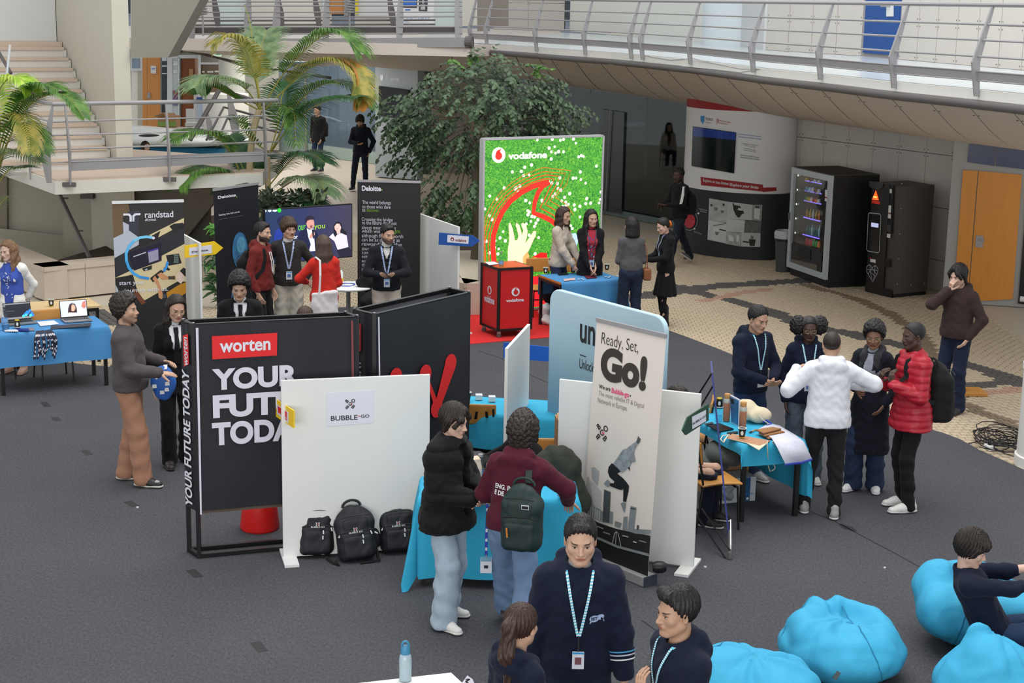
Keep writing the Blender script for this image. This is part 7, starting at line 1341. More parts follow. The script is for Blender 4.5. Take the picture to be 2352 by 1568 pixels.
for k in range(9):
 pts=[];a0=rng.uniform(0,6);r0=rng.uniform(.10,.28);cx,cy=cp.x+rng.uniform(-.12,.2),cp.y+rng.uniform(-.25,.35)
 for i in range(26):a=a0+i*.42;r=r0*(1+.25*math.sin(a*1.7+k));pts.append((cx+r*math.cos(a),cy+r*1.5*math.sin(a),.012+.035*abs(math.sin(a*.9+k))+.012*k*.5))
 MB().tube(pts,.006,5).obj('cable_loop',CB,co)
MB().tube([G(2225,1018,.01),G(2250,1013,.02),G(2270,1008,.03),G(2300,1012,.04),G(2330,1005,.05),G(2350,985,.08)],.006,5).obj('cable_end',CB,co)
sk_=G(2272,1033);so2=thing('socket_block','white socket block with black plug beside the cable heap','socket',tuple(V3(sk_,0)));MB().box(V3(sk_,.03),(.07,.13,.055),Matrix.Rotation(.2,3,'Z')).obj('block',WHITE,so2,bevel=.008);MB().lathe([(.022,.06),(.02,.09),(.008,.11)],V3(sk_,0),10).obj('plug',BLACK,so2,smooth=1)
xa=G(1676,1284);xd=Vc((.10,1,0)).normalized();xo=thing('x_banner','blue banner on thin black cross frame, seen edge on beside crowded table','banner',tuple(V3(xa,0)));p0=V3(G(1674,1268),0);pt0=AtY(1634,858,p0.y+.08);
BLUB=mat('blue_banner_print',srgb(52,60,130),rough=.4,var=.5,scale=6)
MB().prism([V3(p0,.05),V3(p0+xd*.55,.05),V3(pt0+xd*.5,pt0.z),pt0],(.014,0,0)).obj('banner_sheet',BLUB,xo)
rbk=Vc((-.22,.2,0));
for a,b in((AtY(1635,857,pt0.y),AtY(1606,903,pt0.y+.25)),(AtY(1640,882,pt0.y),AtY(1610,932,pt0.y+.3)),(AtY(1671,1288,xa.y),AtY(1597,1180,xa.y+.35)),(AtY(1676,1262,xa.y),AtY(1612,1168,xa.y+.4)),(AtY(1606,903,pt0.y+.25),AtY(1597,1180,xa.y+.35))):MB().tube([a,b],.008,6).obj('frame_rod',BLACK,xo)
MB().tube([V3(xa,.005),V3(xa,.05),V3(p0,.20)],[.022,.02,.014],8).obj('foot_tube',STEEL_D,xo,smooth=1);MB().prism([V3(p0,.22),V3(xa,.05),V3(xa+xd*.03,.12),V3(p0+xd*.06,.28)],(.01,0,0)).obj('banner_corner',WHITE,xo)
BB=mat('turquoise_beanbag_cloth',srgb(54,158,196),rough=.75,var=.05,scale=60,bump=.15);BBS=mat('turquoise_seam',srgb(34,124,160),rough=.8)
def beanbag(label,c,ops,seams=(),vox=.02,amp=.013,seed=1):
 o=thing('beanbag',label,'beanbag',tuple(c),0,'turquoise beanbags');c_=np.array(c);V,Q=mesh_ops([tuple([op[0]]+[op[1]+c_]+list(op[2:]))if op[0]!='c' else('c',op[1]+c_,op[2]+c_)+op[3:]for op in ops],vox);H=V-c_;N=vnorm(V,Q)
 th=np.arctan2(H[:,1],H[:,0]);rr=np.hypot(H[:,0],H[:,1]);d=amp*np.sin(th*7+2*np.sin(th*3+seed)+9*H[:,2])*np.clip(H[:,2]*2.2,.1,1)+amp*.8*folds(H,11,seed)*np.clip(H[:,2]*2,.15,1)+.004*wob(H,40,seed);V=V+N*d[:,None];V[:,2]=np.maximum(V[:,2],.004);H=V-c_;link_mesh('cover',np_mesh('cover',H,Q),BB,o)
 for nrm,off_ in seams:
  n=np.array(nrm,float);n/=np.linalg.norm(n);s=H@n-off_;e=np.abs(s)<vox*.75;P=H[e]
  if len(P)<8:continue
  cen=P.mean(0);u=np.cross(n,[0,0,1.0]);u=u/np.linalg.norm(u)if np.linalg.norm(u)>.1 else np.array([1.0,0,0]);v=np.cross(n,u);a=np.arctan2((P-cen)@v,(P-cen)@u);bins=np.linspace(-PI,PI,61);pts=[]
  for b0_,b1 in zip(bins[:-1],bins[1:]):
   k=(a>=b0_)&(a<b1)
   if k.any():pts.append(Vc(P[k].mean(0))*1.004)
  pts.append(pts[0]);MB().tube(pts,.0055,5,cap=0).obj('seam_piping',BBS,o,world=0,smooth=1)
 return o
p=V3(G(1930,1545),0)
beanbag('round empty turquoise beanbag with creased dented top, nearest left of seated man',p,[E_((0,0,.19),(.45,.44,.21),k=0)]+[C((.28*math.cos(a),.27*math.sin(a),.31+.05*math.sin(a-.3)),(.28*math.cos(a+.7),.27*math.sin(a+.7),.31+.05*math.sin(a+.4)),.09,k=.08)for a in np.arange(0,2*PI,.7)]+[E_((.08,.05,.50),(.19,.15,.16),k=.06,op='s'),C((-.16,-.12,.34),(.0,.06,.33),.10,.07,k=.05),C((-.02,-.12,.33),(.10,-.16,.33),.09,.08,k=.05)],seams=[((.25,-.75,.62),.02),((.9,.1,.35),.2)],vox=.016)
MB0=MB();ptag=p+Vc((-.12,-.425,.17));tg=thing('fabric_tag','small grey fabric tag sewn on the round beanbag','tag',tuple(ptag));MB().box(ptag,(.03,.006,.06),Matrix.Rotation(.5,3,'Y')).obj('label_strip',cmat('grey_tag',(90,100,104)),tg)
pS=V3(G(2268,1480),0)
beanbag('turquoise beanbag under the man with phone at right edge',pS,[E_((.05,.04,.22),(.56,.42,.25),k=0),C((-.36,.16,.40),(-.42,-.10,.30),.16,.15,k=.12),C((-.36,.20,.42),(.05,.34,.36),.16,.14,k=.12),C((-.36,-.18,.32),(.40,-.30,.26),.15,.15,k=.12),E_((.12,.06,.60),(.36,.20,.26),k=.10,op='s')],seams=[((-.3,-.6,.75),.14),((-.9,.2,.2),.28)],vox=.018)
pF=V3(G(2285,1640),0);beanbag('pointed turquoise beanbag cut by bottom edge at lower right',pF,[E_((0,0,.20),(.42,.40,.24),k=0),C((-.12,.0,.34),(-.14,.05,.56),.21,.06,k=.12),E_((-.05,-.05,.36),(.25,.22,.2),k=.1)],seams=[((-.8,-.3,.4),.1)],vox=.018,seed=4)
pG=V3(G(1725,1660),0);beanbag('turquoise beanbag at bottom edge beside man with striped lanyard',pG,[E_((0,0,.20),(.46,.42,.22),k=0),E_((-.12,.06,.34),(.28,.26,.16),k=.12),E_((.15,.0,.30),(.26,.28,.14),k=.1)],seams=[((.3,-.4,.8),.26)],vox=.018,seed=6)
fq=[G(868,1563,.74),G(1036,1544,.74)];fa=fq[1];fu=(fq[0]-fq[1]).normalized();fw=(G(1062,1568,.74)-fa).normalized();ft=thing('table','white table top corner at the bottom edge of the picture','table',tuple(V3(fa,0)));tq=[fa,fa+fu*1.4,fa+fu*1.4+fw*.75,fa+fw*.75];MB().prism([p-Vc((0,0,.03))for p in tq],(0,0,.03)).obj('tabletop',WHITE,ft);MB().ribbon([p+Vc((0,0,-.030))for p in tq+[tq[0]]],[p+Vc((0,0,-.022))for p in tq+[tq[0]]]).obj('wooden_edge',PLY,ft)
for a,b in((.08,.08),(1.3,.08),(1.3,.67),(.08,.67)):p=fa+fu*a+fw*b;MB().bar(V3(p,0),V3(p,.71),.04,.04,(1,0,0)).obj('leg',LEGM,ft)
def spline(P,n):
 P=[Vc(p)for p in P];Q=[P[0]*2-P[1]]+P+[P[-1]*2-P[-2]];out=[]
 for i in range(1,len(Q)-2):
  for k in range(n):
   t=k/n;a,b,c,d=Q[i-1:i+3];out.append(.5*((2*b)+(c-a)*t+(2*a-5*b+4*c-d)*t*t+(3*b-3*c+d-a)*t*t*t))
 return out+[P[-1]]
def leaf_mat(name,c0,c1,trans=.25):
 if name in _MC:return _MC[name]
 m,nt,b=new_mat(name);at=nd(nt,'ShaderNodeNewGeometry');tc=nd(nt,TXC);nz=nd(nt,'ShaderNodeTexNoise');nz.inputs['Scale'].default_value=7;L(nt,tc.outputs['Object'],nz.inputs['Vector'])
 rp=nd(nt,'ShaderNodeValToRGB');rp.color_ramp.elements[0].position=.35;rp.color_ramp.elements[0].color=(*srgb(*c0),1);rp.color_ramp.elements[1].position=.65;rp.color_ramp.elements[1].color=(*srgb(*c1),1);L(nt,nz.outputs[0],rp.inputs[0]);L(nt,rp.outputs[0],b.inputs['Base Color']);b.inputs['Roughness'].default_value=.45;b.inputs['Specular IOR Level'].default_value=.4
 tr=nd(nt,'ShaderNodeBsdfTranslucent');L(nt,rp.outputs[0],tr.inputs[0]);mx=nd(nt,'ShaderNodeMixShader');mx.inputs[0].default_value=trans;L(nt,b.outputs[0],mx.inputs[1]);L(nt,tr.outputs[0],mx.inputs[2]);L(nt,mx.outputs[0],nt.nodes['Material Output'].inputs[0]);_MC[name]=m;return m
PG=[leaf_mat('palm_green',(52,92,30),(98,142,56)),leaf_mat('palm_dark',(30,66,34),(58,100,56)),leaf_mat('palm_yellow',(112,124,48),(176,160,74)),leaf_mat('palm_grey_green',(84,112,72),(130,152,108)),leaf_mat('palm_sunlit_paint',(150,196,40),(214,236,110),.4),leaf_mat('palm_orange',(150,120,40),(206,140,60))]  # brightest tone has sunlight painted into the leaf colour
STEMM=cmat('palm_stalk',(142,138,62),var=.2,scale=6);TRUNKM=cmat('palm_cane',(186,168,132),var=.15,scale=8,stretch=(1,1,4))
def frond(par,P,ll=.5,start=.25,n=50,m=0,droop=.42,fold=.35,seed=0,flat=None,wd=.015):
 R=spline(P,10);rng=random.Random(seed);mb=MB();N=len(R);ra=MB();ra.tube(R[::2]+([R[-1]]if N%2==0 else[]),[.014*(1-.75*i/(N/2+1))for i in range(len(R[::2]+([R[-1]]if N%2==0 else[])))],5)
 g=Vc((0,0,-1))
 for i in range(n):
  t=start+(1-start)*(i/(n-1));f=t*(N-1);k=min(int(f),N-2);p=R[k].lerp(R[k+1],f-k);d=(R[min(k+2,N-1)]-R[max(k-1,0)]).normalized();sd=d.cross(Vc((0,0,1)));sd=sd.normalized()if sd.length>.15 else Vc((1,0,0));up=sd.cross(d).normalized()
  s_=(t-start)/(1-start);ln=1.2*ll*(.45+.55*math.sin(PI*min(1,s_*.9+.1))**.7)*(1 if s_<.85 else 1-(s_-.85)*2.5)*rng.uniform(.88,1.08)
  for s in(-1,1):
   dr=(sd*s*.85+d*(.55+.3*s_)+up*fold).normalized();q=[p];v=dr
   for j in range(3):v=(v+g*droop*(.25+.3*j)).normalized();q.append(q[-1]+v*ln/3)
   wv=v.cross(sd*s).normalized()if v.cross(sd*s).length>.01 else d;wv=(d-dr*d.dot(dr)).normalized();w_=[wd*.5,wd,wd*.75,.001]
   mb.ribbon([a+wv*b for a,b in zip(q,w_)],[a-wv*b for a,b in zip(q,w_)])
 o=mb.obj('frond',PG[m],par,smooth='all');ra.obj('stalk',STEMM,o,smooth=1);return o
def pxs_(P,Y0,Y1):n=len(P);return[AtY(x,y,Y0+(Y1-Y0)*i/(n-1))for i,(x,y)in enumerate(P)]
pb_=Vc((AtY(590,470,26).x,26,0));palm=thing('palm','tall feathery palm with tan canes rising behind the blue television','palm',tuple(pb_))
for pts,r in(([(574,480),(573,380),(582,300),(596,252)],.055),([(618,470),(615,420),(614,360)],.05),([(600,480),(605,440)],.06)):MB().tube(spline([AtY(x,y,26)for x,y in pts],4),r,8).obj('cane',TRUNKM,palm,smooth=1)
MB().tube([AtY(602,640,26),AtY(600,470,26)],.07,8).obj('cane',TRUNKM,palm);MB().tube([AtY(578,640,26),AtY(574,470,26)],.055,8).obj('cane',TRUNKM,palm)
for i,(P,Y0,Y1,ll,kw)in enumerate([([(597,252),(565,205),(520,182),(470,178),(448,200)],26,25,.55,dict(m=3,droop=.7)),([(600,250),(585,180),(565,120),(530,85),(492,100)],26,25.4,.55,dict(m=2,droop=.75)),([(598,250),(592,170),(600,110),(612,70)],26,27.2,.5,dict(m=3,droop=.3)),([(596,250),(585,150),(575,60),(562,12)],26,26.5,.05,dict(m=1,n=6)),([(602,252),(640,185),(690,125),(745,80),(790,80),(826,118)],26,25.4,.62,dict(m=0,droop=.55,n=64)),([(604,256),(655,205),(705,160),(765,138),(815,165),(832,225)],26,25,.52,dict(m=2,droop=.5,n=62)),([(625,345),(660,270),(705,215),(760,190),(815,205),(836,240)],26,25.2,.5,dict(m=0,droop=.5,n=56)),([(625,345),(670,285),(720,245),(775,225),(822,222)],26,24.8,.55,dict(m=1,droop=.55,n=56)),([(622,345),(640,280),(650,215),(680,185),(720,172)],26,26.8,.48,dict(m=1,droop=.5)),([(622,350),(645,300),(660,250),(675,260),(680,330)],26,25.2,.42,dict(m=0,droop=.7,n=26)),([(618,350),(590,330),(560,300),(545,270)],26,25.6,.3,dict(m=0,n=16)),([(560,420),(530,350),(490,310),(440,302),(395,318)],26,25,.50,dict(m=0,droop=.6)),([(545,440),(520,400),(480,385),(440,395),(412,428)],26,25,.45,dict(m=0,droop=.6)),([(570,440),(555,380),(530,330),(508,318)],26,26.4,.42,dict(m=1,droop=.4)),([(600,450),(640,400),(680,358),(715,352),(745,372)],26,25.2,.48,dict(m=1,droop=.6)),([(604,460),(650,430),(690,408),(730,415),(750,445)],26,25,.50,dict(m=3,droop=.6)),([(590,450),(580,400),(590,370),(600,360)],26,26.6,.42,dict(m=1)),([(604,470),(640,462),(690,450),(735,470)],26,25,.42,dict(m=1,droop=.5)),([(588,460),(560,430),(540,425),(510,440)],26,25.4,.36,dict(m=1,droop=.5)),([(598,254),(540,225),(490,200),(460,215)],26,25.2,.35,dict(m=0,droop=.3)),([(700,150),(760,132),(812,150),(834,205),(828,250)],25.6,25,.26,dict(m=5,droop=.5,start=.3)),([(640,470),(690,485),(720,500)],26,25.4,.4,dict(m=1,droop=.5,n=20))]):frond(palm,pxs_(P,Y0,Y1),ll,seed=i,**kw)
for pts in([(693,100),(735,262),(690,335)],[(650,330),(690,230)],[(668,260),(705,348)],[(640,318),(662,268)]):pass
pl_=thing('palm','palm at the far left edge with one leaf coloured bright as if sunlit','palm',tuple(V3(AtY(-20,500,23.2),0)))
MB().tube([AtY(-25,640,23.2),AtY(-18,430,23.2)],.07,8).obj('cane',TRUNKM,pl_)
for i,(P,Y0,Y1,ll,kw)in enumerate([([(-15,430),(8,330),(45,250),(70,215),(100,195),(132,205)],23.2,22.6,.42,dict(m=0,droop=.55)),([(-10,420),(20,320),(60,250),(110,218),(155,222),(192,268)],23.2,22.4,.34,dict(m=0,droop=.5,n=56)),([(-15,430),(0,300),(-5,220),(20,180),(50,182),(70,205)],23.2,22.8,.42,dict(m=4,droop=.75)),([(-10,400),(15,330),(45,285),(75,300),(100,350)],23.2,22.4,.36,dict(m=0,droop=.6,n=30)),([(-15,420),(5,360),(40,345),(90,372)],23.2,22.5,.36,dict(m=3,droop=.5,n=26)),([(-20,430),(10,300),(45,262),(62,300),(70,350)],23.2,22.2,.32,dict(m=2,droop=.6,n=28)),([(-15,440),(20,390),(60,385)],23.2,22.4,.3,dict(m=1,n=18)),([(-30,520),(0,470),(20,450)],23.2,22.6,.25,dict(m=3,n=14)),([(-30,620),(-5,600),(18,625)],23.2,22.6,.25,dict(m=1,n=14))]):frond(pl_,pxs_(P,Y0,Y1),ll,seed=40+i,wd=.016,**kw)
fb=Vc((AtY(1090,560,25.6).x,25.6,0));fic=thing('leafy_tree','dense dark green leafy tree with drooping twigs left of the light wall','tree',tuple(fb));BARK=cmat('grey_bark',(92,78,66),var=.2,scale=12)
rng=random.Random(21);cen=AtY(1095,300,25.6);MB().tube(spline([V3(fb,0),fb+Vc((.05,0,1.2)),cen+Vc((0,0,-.4))],5),.09,8).obj('trunk',BARK,fic,smooth=1)
LOB=[((1100,250),1.05,.85),((985,270),.62,.55),((1190,290),.85,.65),((1050,400),.85,.75),((960,330),.45,.45),((1120,175),.42,.22),((1045,465),.35,.35),((1270,270),.5,.40),((1150,230),.8,.4),((930,255),.35,.25),((1225,200),.35,.22),((1075,200),.6,.35)]
PTS=[];tw=MB()
for(x,y),rx,rz_ in LOB:
 c=AtY(x,y,25.6);n=int(150*rx*(rz_+.3))
 for _ in range(n):
  a=rng.uniform(0,2*PI);u=rng.uniform(-1,1);s=math.sqrt(1-u*u);r=rng.uniform(.35,1.0)**.6;e=c+Vc((math.cos(a)*s*rx*r,math.sin(a)*s*rx*.8*r,u*rz_*r));out_=(e-cen);out_.z*=.3;out_.normalize();PTS.append((e,out_))
  if _%12==0:tw.tube([cen.lerp(e,.35)+Vc((0,0,.1)),e],[.009,.003],4,cap=0)
tw.obj('branch',BARK,fic);lv=[];
for e,od in PTS:
 p=e;v=(od+Vc((rng.uniform(-.4,.4),rng.uniform(-.4,.4),.25))).normalized()
 for j in range(8):
  v=(v+Vc((0,0,-.17))+Vc((rng.uniform(-.2,.2),rng.uniform(-.2,.2),0))).normalized();p=p+v*.045;sdv=v.cross(Vc((0,0,1)));sdv=sdv.normalized()if sdv.length>.05 else Vc((1,0,0))
  ld_=(sdv*(1 if j%2 else-1)*.9+v*.6+Vc((0,0,-.55))+Vc((rng.uniform(-.5,.5),rng.uniform(-.5,.5),rng.uniform(-.3,.2)))).normalized();lv.append((p.copy(),ld_,rng.uniform(.065,.115)))
def add_leaf(mb,p,d,s):
 w_=d.cross(Vc((.2,-.6,.8))).normalized()*s*.28;n=w_.cross(d).normalized()*s*.08;q=[p,p+d*s*.35+w_-n,p+d*s*.75+w_*.7-n*.5,p+d*s,p+d*s*.75-w_*.7-n*.5,p+d*s*.35-w_-n,p+d*s*.5];mb.add(q,[(0,1,6),(1,2,6),(2,3,6),(3,4,6),(4,5,6),(5,0,6)])
FL_=[leaf_mat('ficus_dark',(34,52,32),(62,84,56),.15),leaf_mat('ficus_mid',(50,72,44),(84,106,76),.15)]
lv.sort(key=lambda q:(q[0]-EYE).length)
for p,d,s in lv[:220]:mb=MB();add_leaf(mb,p,d,s);mb.obj('leaf',FL_[1],fic)
fm=[MB(),MB()]
for i,(p,d,s)in enumerate(lv[220:]):add_leaf(fm[i%2],p,d,s)
for i in(0,1):fm[i].obj('foliage',FL_[i],fic,kind='stuff')
tops=MB()
for P in([(1075,175),(1050,140),(1035,135)],[(1110,170),(1098,128),(1080,140)],[(1220,180),(1240,150),(1262,158)],[(1260,200),(1235,158),(1215,145)]):
 R=spline(pxs_(P,25.6,25.4),6);tops.tube(R,.006,4)
 for k,p in enumerate(R[2:]):
  mb=MB();add_leaf(mb,p,Vc((rng.uniform(-1,1),-.4,rng.uniform(-.8,.2))).normalized(),.11);mb.obj('leaf',PG[0],fic)
tops.obj('twig',BARK,fic)
bb_=G(505,706);bam=thing('bamboo_plant','slim bright bamboo-like plant in front of the navy roll up banner','plant',tuple(V3(bb_,0)));YB_=bb_.y
BM=[leaf_mat('bamboo_bright',(60,128,44),(112,176,74)),leaf_mat('bamboo_dark',(32,72,36),(64,104,56))]
for dx in(0,14):MB().tube([AtY(508+dx,712,YB_),AtY(512+dx,620,YB_),AtY(510+dx*.5,530,YB_)],.014,6).obj('stem',BM[1],bam)
for x,y,r,n,k in((505,520,26,26,0),(512,535,34,26,0),(488,528,20,16,0),(525,560,30,24,1),(500,580,30,22,1),(518,600,32,24,1),(468,610,26,18,1),(490,612,24,14,0),(505,640,34,22,1),(500,668,34,22,1),(520,690,30,18,1),(540,575,26,16,1)):
 c=AtY(x,y,YB_-.05);mb=MB()
 for _ in range(n):
  a=rng.uniform(0,2*PI);d=Vc((math.cos(a),math.sin(a)*.7-.15,rng.uniform(-.5,.7))).normalized();s=r/3608*YB_*rng.uniform(.9,1.5);w_=d.cross(Vc((.3,-.7,.4))).normalized()*s*.075;p1=c+d*s*.5+Vc((0,0,.02));p2=c+d*s+Vc((0,0,-.03));mb.add([c,p1+w_,p2,p1-w_],[(0,1,2,3)])
 mb.obj('leaf_spray',BM[k],bam)
shb=thing('low_shrub','low dark shrub in the bed between the navy banner and television','shrub',tuple(V3(AtY(650,470,25),0)));fm=MB()
for _ in range(900):
 p=AtY(rng.uniform(600,745),rng.uniform(440,560),25.2+rng.uniform(-.4,.4));d=Vc((rng.uniform(-1,1),rng.uniform(-1,.3),rng.uniform(-.7,.6))).normalized();add_leaf(fm,p,d,rng.uniform(.08,.16))
fm.obj('foliage',leaf_mat('shrub_dark',(20,32,18),(44,58,36),.1),shb,kind='stuff');MB().tube([V3(AtY(650,470,25.2),0),AtY(650,480,25.2)],.03,6).obj('stem',BARK,shb)
def HPt(x,y,h):p=G(x,y,h-.005);return(p.x,p.y,0)
NVY=(.0065,.010,.026);INDIGO=(.018,.030,.068);BLK_=(.0075,.0075,.009)
CYL=dict(col=(.10,.50,.68),col2=(.75,.80,.82),w=.007);BLL=dict(col=(.05,.12,.42),col2=(.62,.66,.75),w=.010)
def H(at,el=None,**k):
 d=dict(at=at);d.update(k)
 if el:d['el']=el
 return d
g=G(38,855);P1=person('woman with long light brown hair in white blazer behind laptops at far left',(g.x,g.y),-8,1.66,'f','fair',('longwavy','lightbrown'),dict(kind='blazer',col=(.72,.70,.66),open=(.84,.05,.085),hem=.76,collar=.01,amp=.004),dict(col=(.05,.09,.38),neck=-.02,wide=1),dict(col=BLK_,r=(.085,.06,.05),hz=.16),dict(up=(.50,.33,.26),sole=(.45,.30,.23),high=.075),dict(head=(-22,8,4),hands=dict(R=H((.10,-.2,.93),(.8,-.5,0)),L=H((-.10,-.2,.93),(-.8,-.5,0))),lean=(0,0,0)),vox=.012,lanyard=dict(col=(.03,.06,.25),end=1.18,w=.008))
for i in range(26):
 rng=random.Random(i);x,z=rng.uniform(-.05,.05),rng.uniform(1.02,1.36)
 try:patch(P1,[(x-.009,z-.006),(x+.010,z-.004),(x+.006,z+.008),(x-.007,z+.007)],(.6,.62,.7),name='blouse_fleck',ops=P1.under,h=.004)
 except Exception:pass
P2=person('man with curly black hair in grey brown sweatshirt and brown corduroys, in profile',(-3.66,14.65),88,1.84,'m','olive',('curly','dark'),dict(kind='sweater',col=(.075,.064,.066),hem=.90,fit=1.14,sleeve=1.05,mat='plain'),None,dict(col=(.32,.165,.105),r=(.100,.092,.082),amp=.008,f=22),dict(up=(.012,.012,.013),sole=(.55,.52,.44),toe=(.36,.35,.33),lace=(.03,.03,.03)),dict(head=(-2,-4,0),lean=(-2,0,0),hands=dict(R=H((.12,.30,1.08),(.5,-.9,-.3),palm=(-.3,0,-1),curl=.15),L=H((-.14,.27,1.13),(-.6,-.7,-.4),palm=(.4,0,-.8))),feet=dict(R=(.11,.12,14),L=(-.10,-.10,-6))),vox=.010,beard=.45,must=.5)
P3=person('smiling woman with glasses, long dark hair, black suit and tie beside the black banner',(-3.36,15.28),22,1.75,'f','olive',('longbehind','dark'),dict(kind='suit',col=BLK_,open=(1.12,.006,.070),hem=.78,collar=.01),dict(col=(.68,.69,.72),tie=(.012,.012,.015),neck=.035),dict(col=BLK_,r=(.090,.076,.078)),dict(up=(.03,.02,.02),sole=(.02,.02,.02)),dict(head=(8,14,-4),hands=dict(R=H((.22,.05,.83),(.6,-.7,0),curl=.3),L=H((-.23,.05,.84))),feet=dict(R=(.09,.05,8),L=(-.10,-.08,-14))),vox=.010,glasses=(170,150,110),lip=(.40,.13,.12))
P4=person('curly black haired man in black suit and tie behind the black banner',(-2.90,16.4),12,1.78,'m','olive',('curlybig','black'),dict(kind='suit',col=BLK_,open=(1.12,.006,.075),hem=.80,collar=.01),dict(col=(.68,.69,.72),tie=(.012,.012,.015),neck=.03),dict(col=BLK_),dict(up=(.02,.02,.02),sole=(.02,.02,.02)),dict(head=(-4,18,0)),vox=.011)
P5=person('bearded man in maroon hoodie in profile with black backpack by the television',(-3.28,20.14),72,1.80,'m','olive',('crop','black'),dict(kind='hoodie',col=(.14,.018,.016),hood=1.1),None,dict(col=(.012,.012,.014)),dict(up=(.02,.02,.02)),dict(head=(0,2,0),hands=dict(R=H((.2,.06,.88)),L=H((-.2,.06,.88)))),vox=.012,beard=.95,must=.8)
MB().tube([Vc(P5.T(.055,.13,1.40)*P5.s),Vc(P5.T(.06,.17,1.28)*P5.s),Vc(P5.T(.05,.175,1.16)*P5.s)],.006,5).obj('drawstring',cloth((.7,.7,.7)),P5.topobj,world=0);MB().tube([Vc(P5.T(.03,.14,1.40)*P5.s),Vc(P5.T(.03,.18,1.28)*P5.s),Vc(P5.T(.04,.18,1.14)*P5.s)],.006,5).obj('drawstring',cloth((.7,.7,.7)),P5.topobj,world=0)
P6=person('man with dark mop hair and moustache, dark jumper, blue lanyard, in front of television',(-2.98,20.53),12,1.80,'m','olive',('mop','brown'),dict(kind='sweater',col=(.028,.026,.024),hem=.90,collar=.0,mat='plain'),dict(col=(.62,.60,.56),neck=.02),dict(col=(.42,.39,.33),r=(.105,.088,.078),amp=.008),dict(up=(.1,.08,.06)),dict(head=(24,4,0),hands=dict(R=H((.21,-.02,.95),(.7,-.7,0),show=1),L=H((-.21,-.02,.93),(-.9,-.4,0)))),vox=.012,must=.95,lanyard=dict(BLL,end=1.13,badge=(.62,.68,.75)))
P7=person('woman seen from behind, long wavy brown hair, red jumper',(-2.42,19.83),204,1.68,'f','fair',('longbehind',(.075,.05,.036)),dict(kind='sweater',col=(.56,.028,.018),hem=.86,fit=1.12),None,dict(col=(.05,.09,.18),mat='denim'),dict(up=(.4,.4,.4)),dict(head=(10,4,0),hands=dict(L=H((-.16,.28,1.10),(-.9,-.3,-.3)),R=H((.09,.26,1.1),(.5,-.8,-.5)))),vox=.012)
P8=person('bearded man in black quarter zip typing on phone, blue lanyard, in front of text banner',(-1.66,20.31),6,1.79,'m','olive',('crop','black'),dict(kind='sweater',col=(.010,.011,.015),hem=.90,collar=.02,open=(1.33,.004,.05),mat='plain'),dict(col=(.56,.55,.54),neck=.045),dict(col=(.44,.39,.33),r=(.100,.082,.07)),dict(up=(.1,.08,.06)),dict(head=(26,8,0),hands=dict(R=H((.055,.27,1.13),(.9,-.5,-.3),palm=(-.5,-.2,.8),curl=.7),L=H((-.055,.27,1.13),(-.9,-.5,-.3),palm=(.5,-.2,.8),curl=.7))),vox=.012,beard=.8,must=.85,lanyard=dict(BLL,end=1.10,badge=(.62,.68,.75)))
SIT=dict(pz=.50,knee=(.0,1,.6));SF=dict(L=(-.11,.40,-5),R=(.11,.40,5))
P9=person('seated dark haired person, only the hair shows above the black banner',(-2.31,16.98),170,1.74,'m','olive',('short','brown'),dict(kind='sweater',col=(.02,.02,.03)),None,dict(col=INDIGO),None,dict(SIT,feet=SF,head=(0,20,0)),vox=.016)
chair('plywood chair of the seated person hidden behind the black banner',Vc((-2.31,17.02,0)),PI+math.radians(170))
P10=person('bearded man in navy hoodie walking and looking at his phone, far at the back',(-3.83,39.03),-6,1.86,'m','olive',('mop','dark'),dict(kind='hoodie',col=(.012,.015,.024),hood=1.0,hem=.86),None,dict(col=(.014,.02,.036),r=(.095,.07,.055)),dict(up=(.02,.02,.02),sole=(.03,.03,.03)),dict(head=(0,26,0),hands=dict(R=H((.02,.28,1.10),(.9,-.5,-.3),palm=(0,0,1),curl=.6),L=H((-.21,.02,.90),(-.8,-.5,0))),feet=dict(R=(.20,-.02,12),L=(-.14,.10,-6))),vox=.016,beard=.85,must=.8)
P11=person('person in black jacket with black backpack and jeans standing far at the back',(-5.39,43.09),-28,1.80,'m','olive',('short','dark'),dict(kind='jacket',col=BLK_,hem=.82),None,dict(col=(.022,.04,.085),mat='denim',r=(.088,.062,.05)),dict(up=(.02,.02,.02),sole=(.5,.5,.5)),dict(head=(0,5,0),hands=dict(R=H((.19,.05,.90)),L=H((-.17,.10,.88)))),vox=.018)
P12=person('woman with long brown hair in beige shearling jacket at the blue table',(.66,22.98),62,1.71,'f','olive',('longwavy',(.045,.026,.018)),dict(kind='fleece',col=(.46,.40,.33),hem=.86,collar=.03,sleeve=1.12),None,dict(col=(.02,.03,.07),mat='denim'),dict(up=(.3,.3,.3)),dict(head=(-8,6,0),lean=(6,0,0),hands=dict(R=H((.10,.30,.92),(.7,-.7,-.2),dir=(-.1,.5,-.8)),L=H((-.06,.34,.93),(-.7,-.7,-.2),dir=(.1,.5,-.8)))),vox=.013)
P13=person('woman with straight black hair in black coat and red blue blouse at blue table',(1.12,22.80),8,1.70,'f','olive',('long','black'),dict(kind='coat',col=BLK_,hem=.56,open=(.9,.045,.07),fit=1.05),dict(col=(.36,.03,.05),neck=.03,wide=1),dict(col=BLK_),dict(up=(.02,.02,.02)),dict(head=(16,4,3),hands=dict(R=H((.04,.25,.92),(.9,-.5,-.2),dir=(-.3,.5,-.7)),L=H((-.05,.25,.92),(-.9,-.5,-.2),dir=(.3,.5,-.7)))),vox=.013,lanyard=dict(col=(.04,.05,.08),end=1.05,badge=(.5,.58,.68),w=.007))
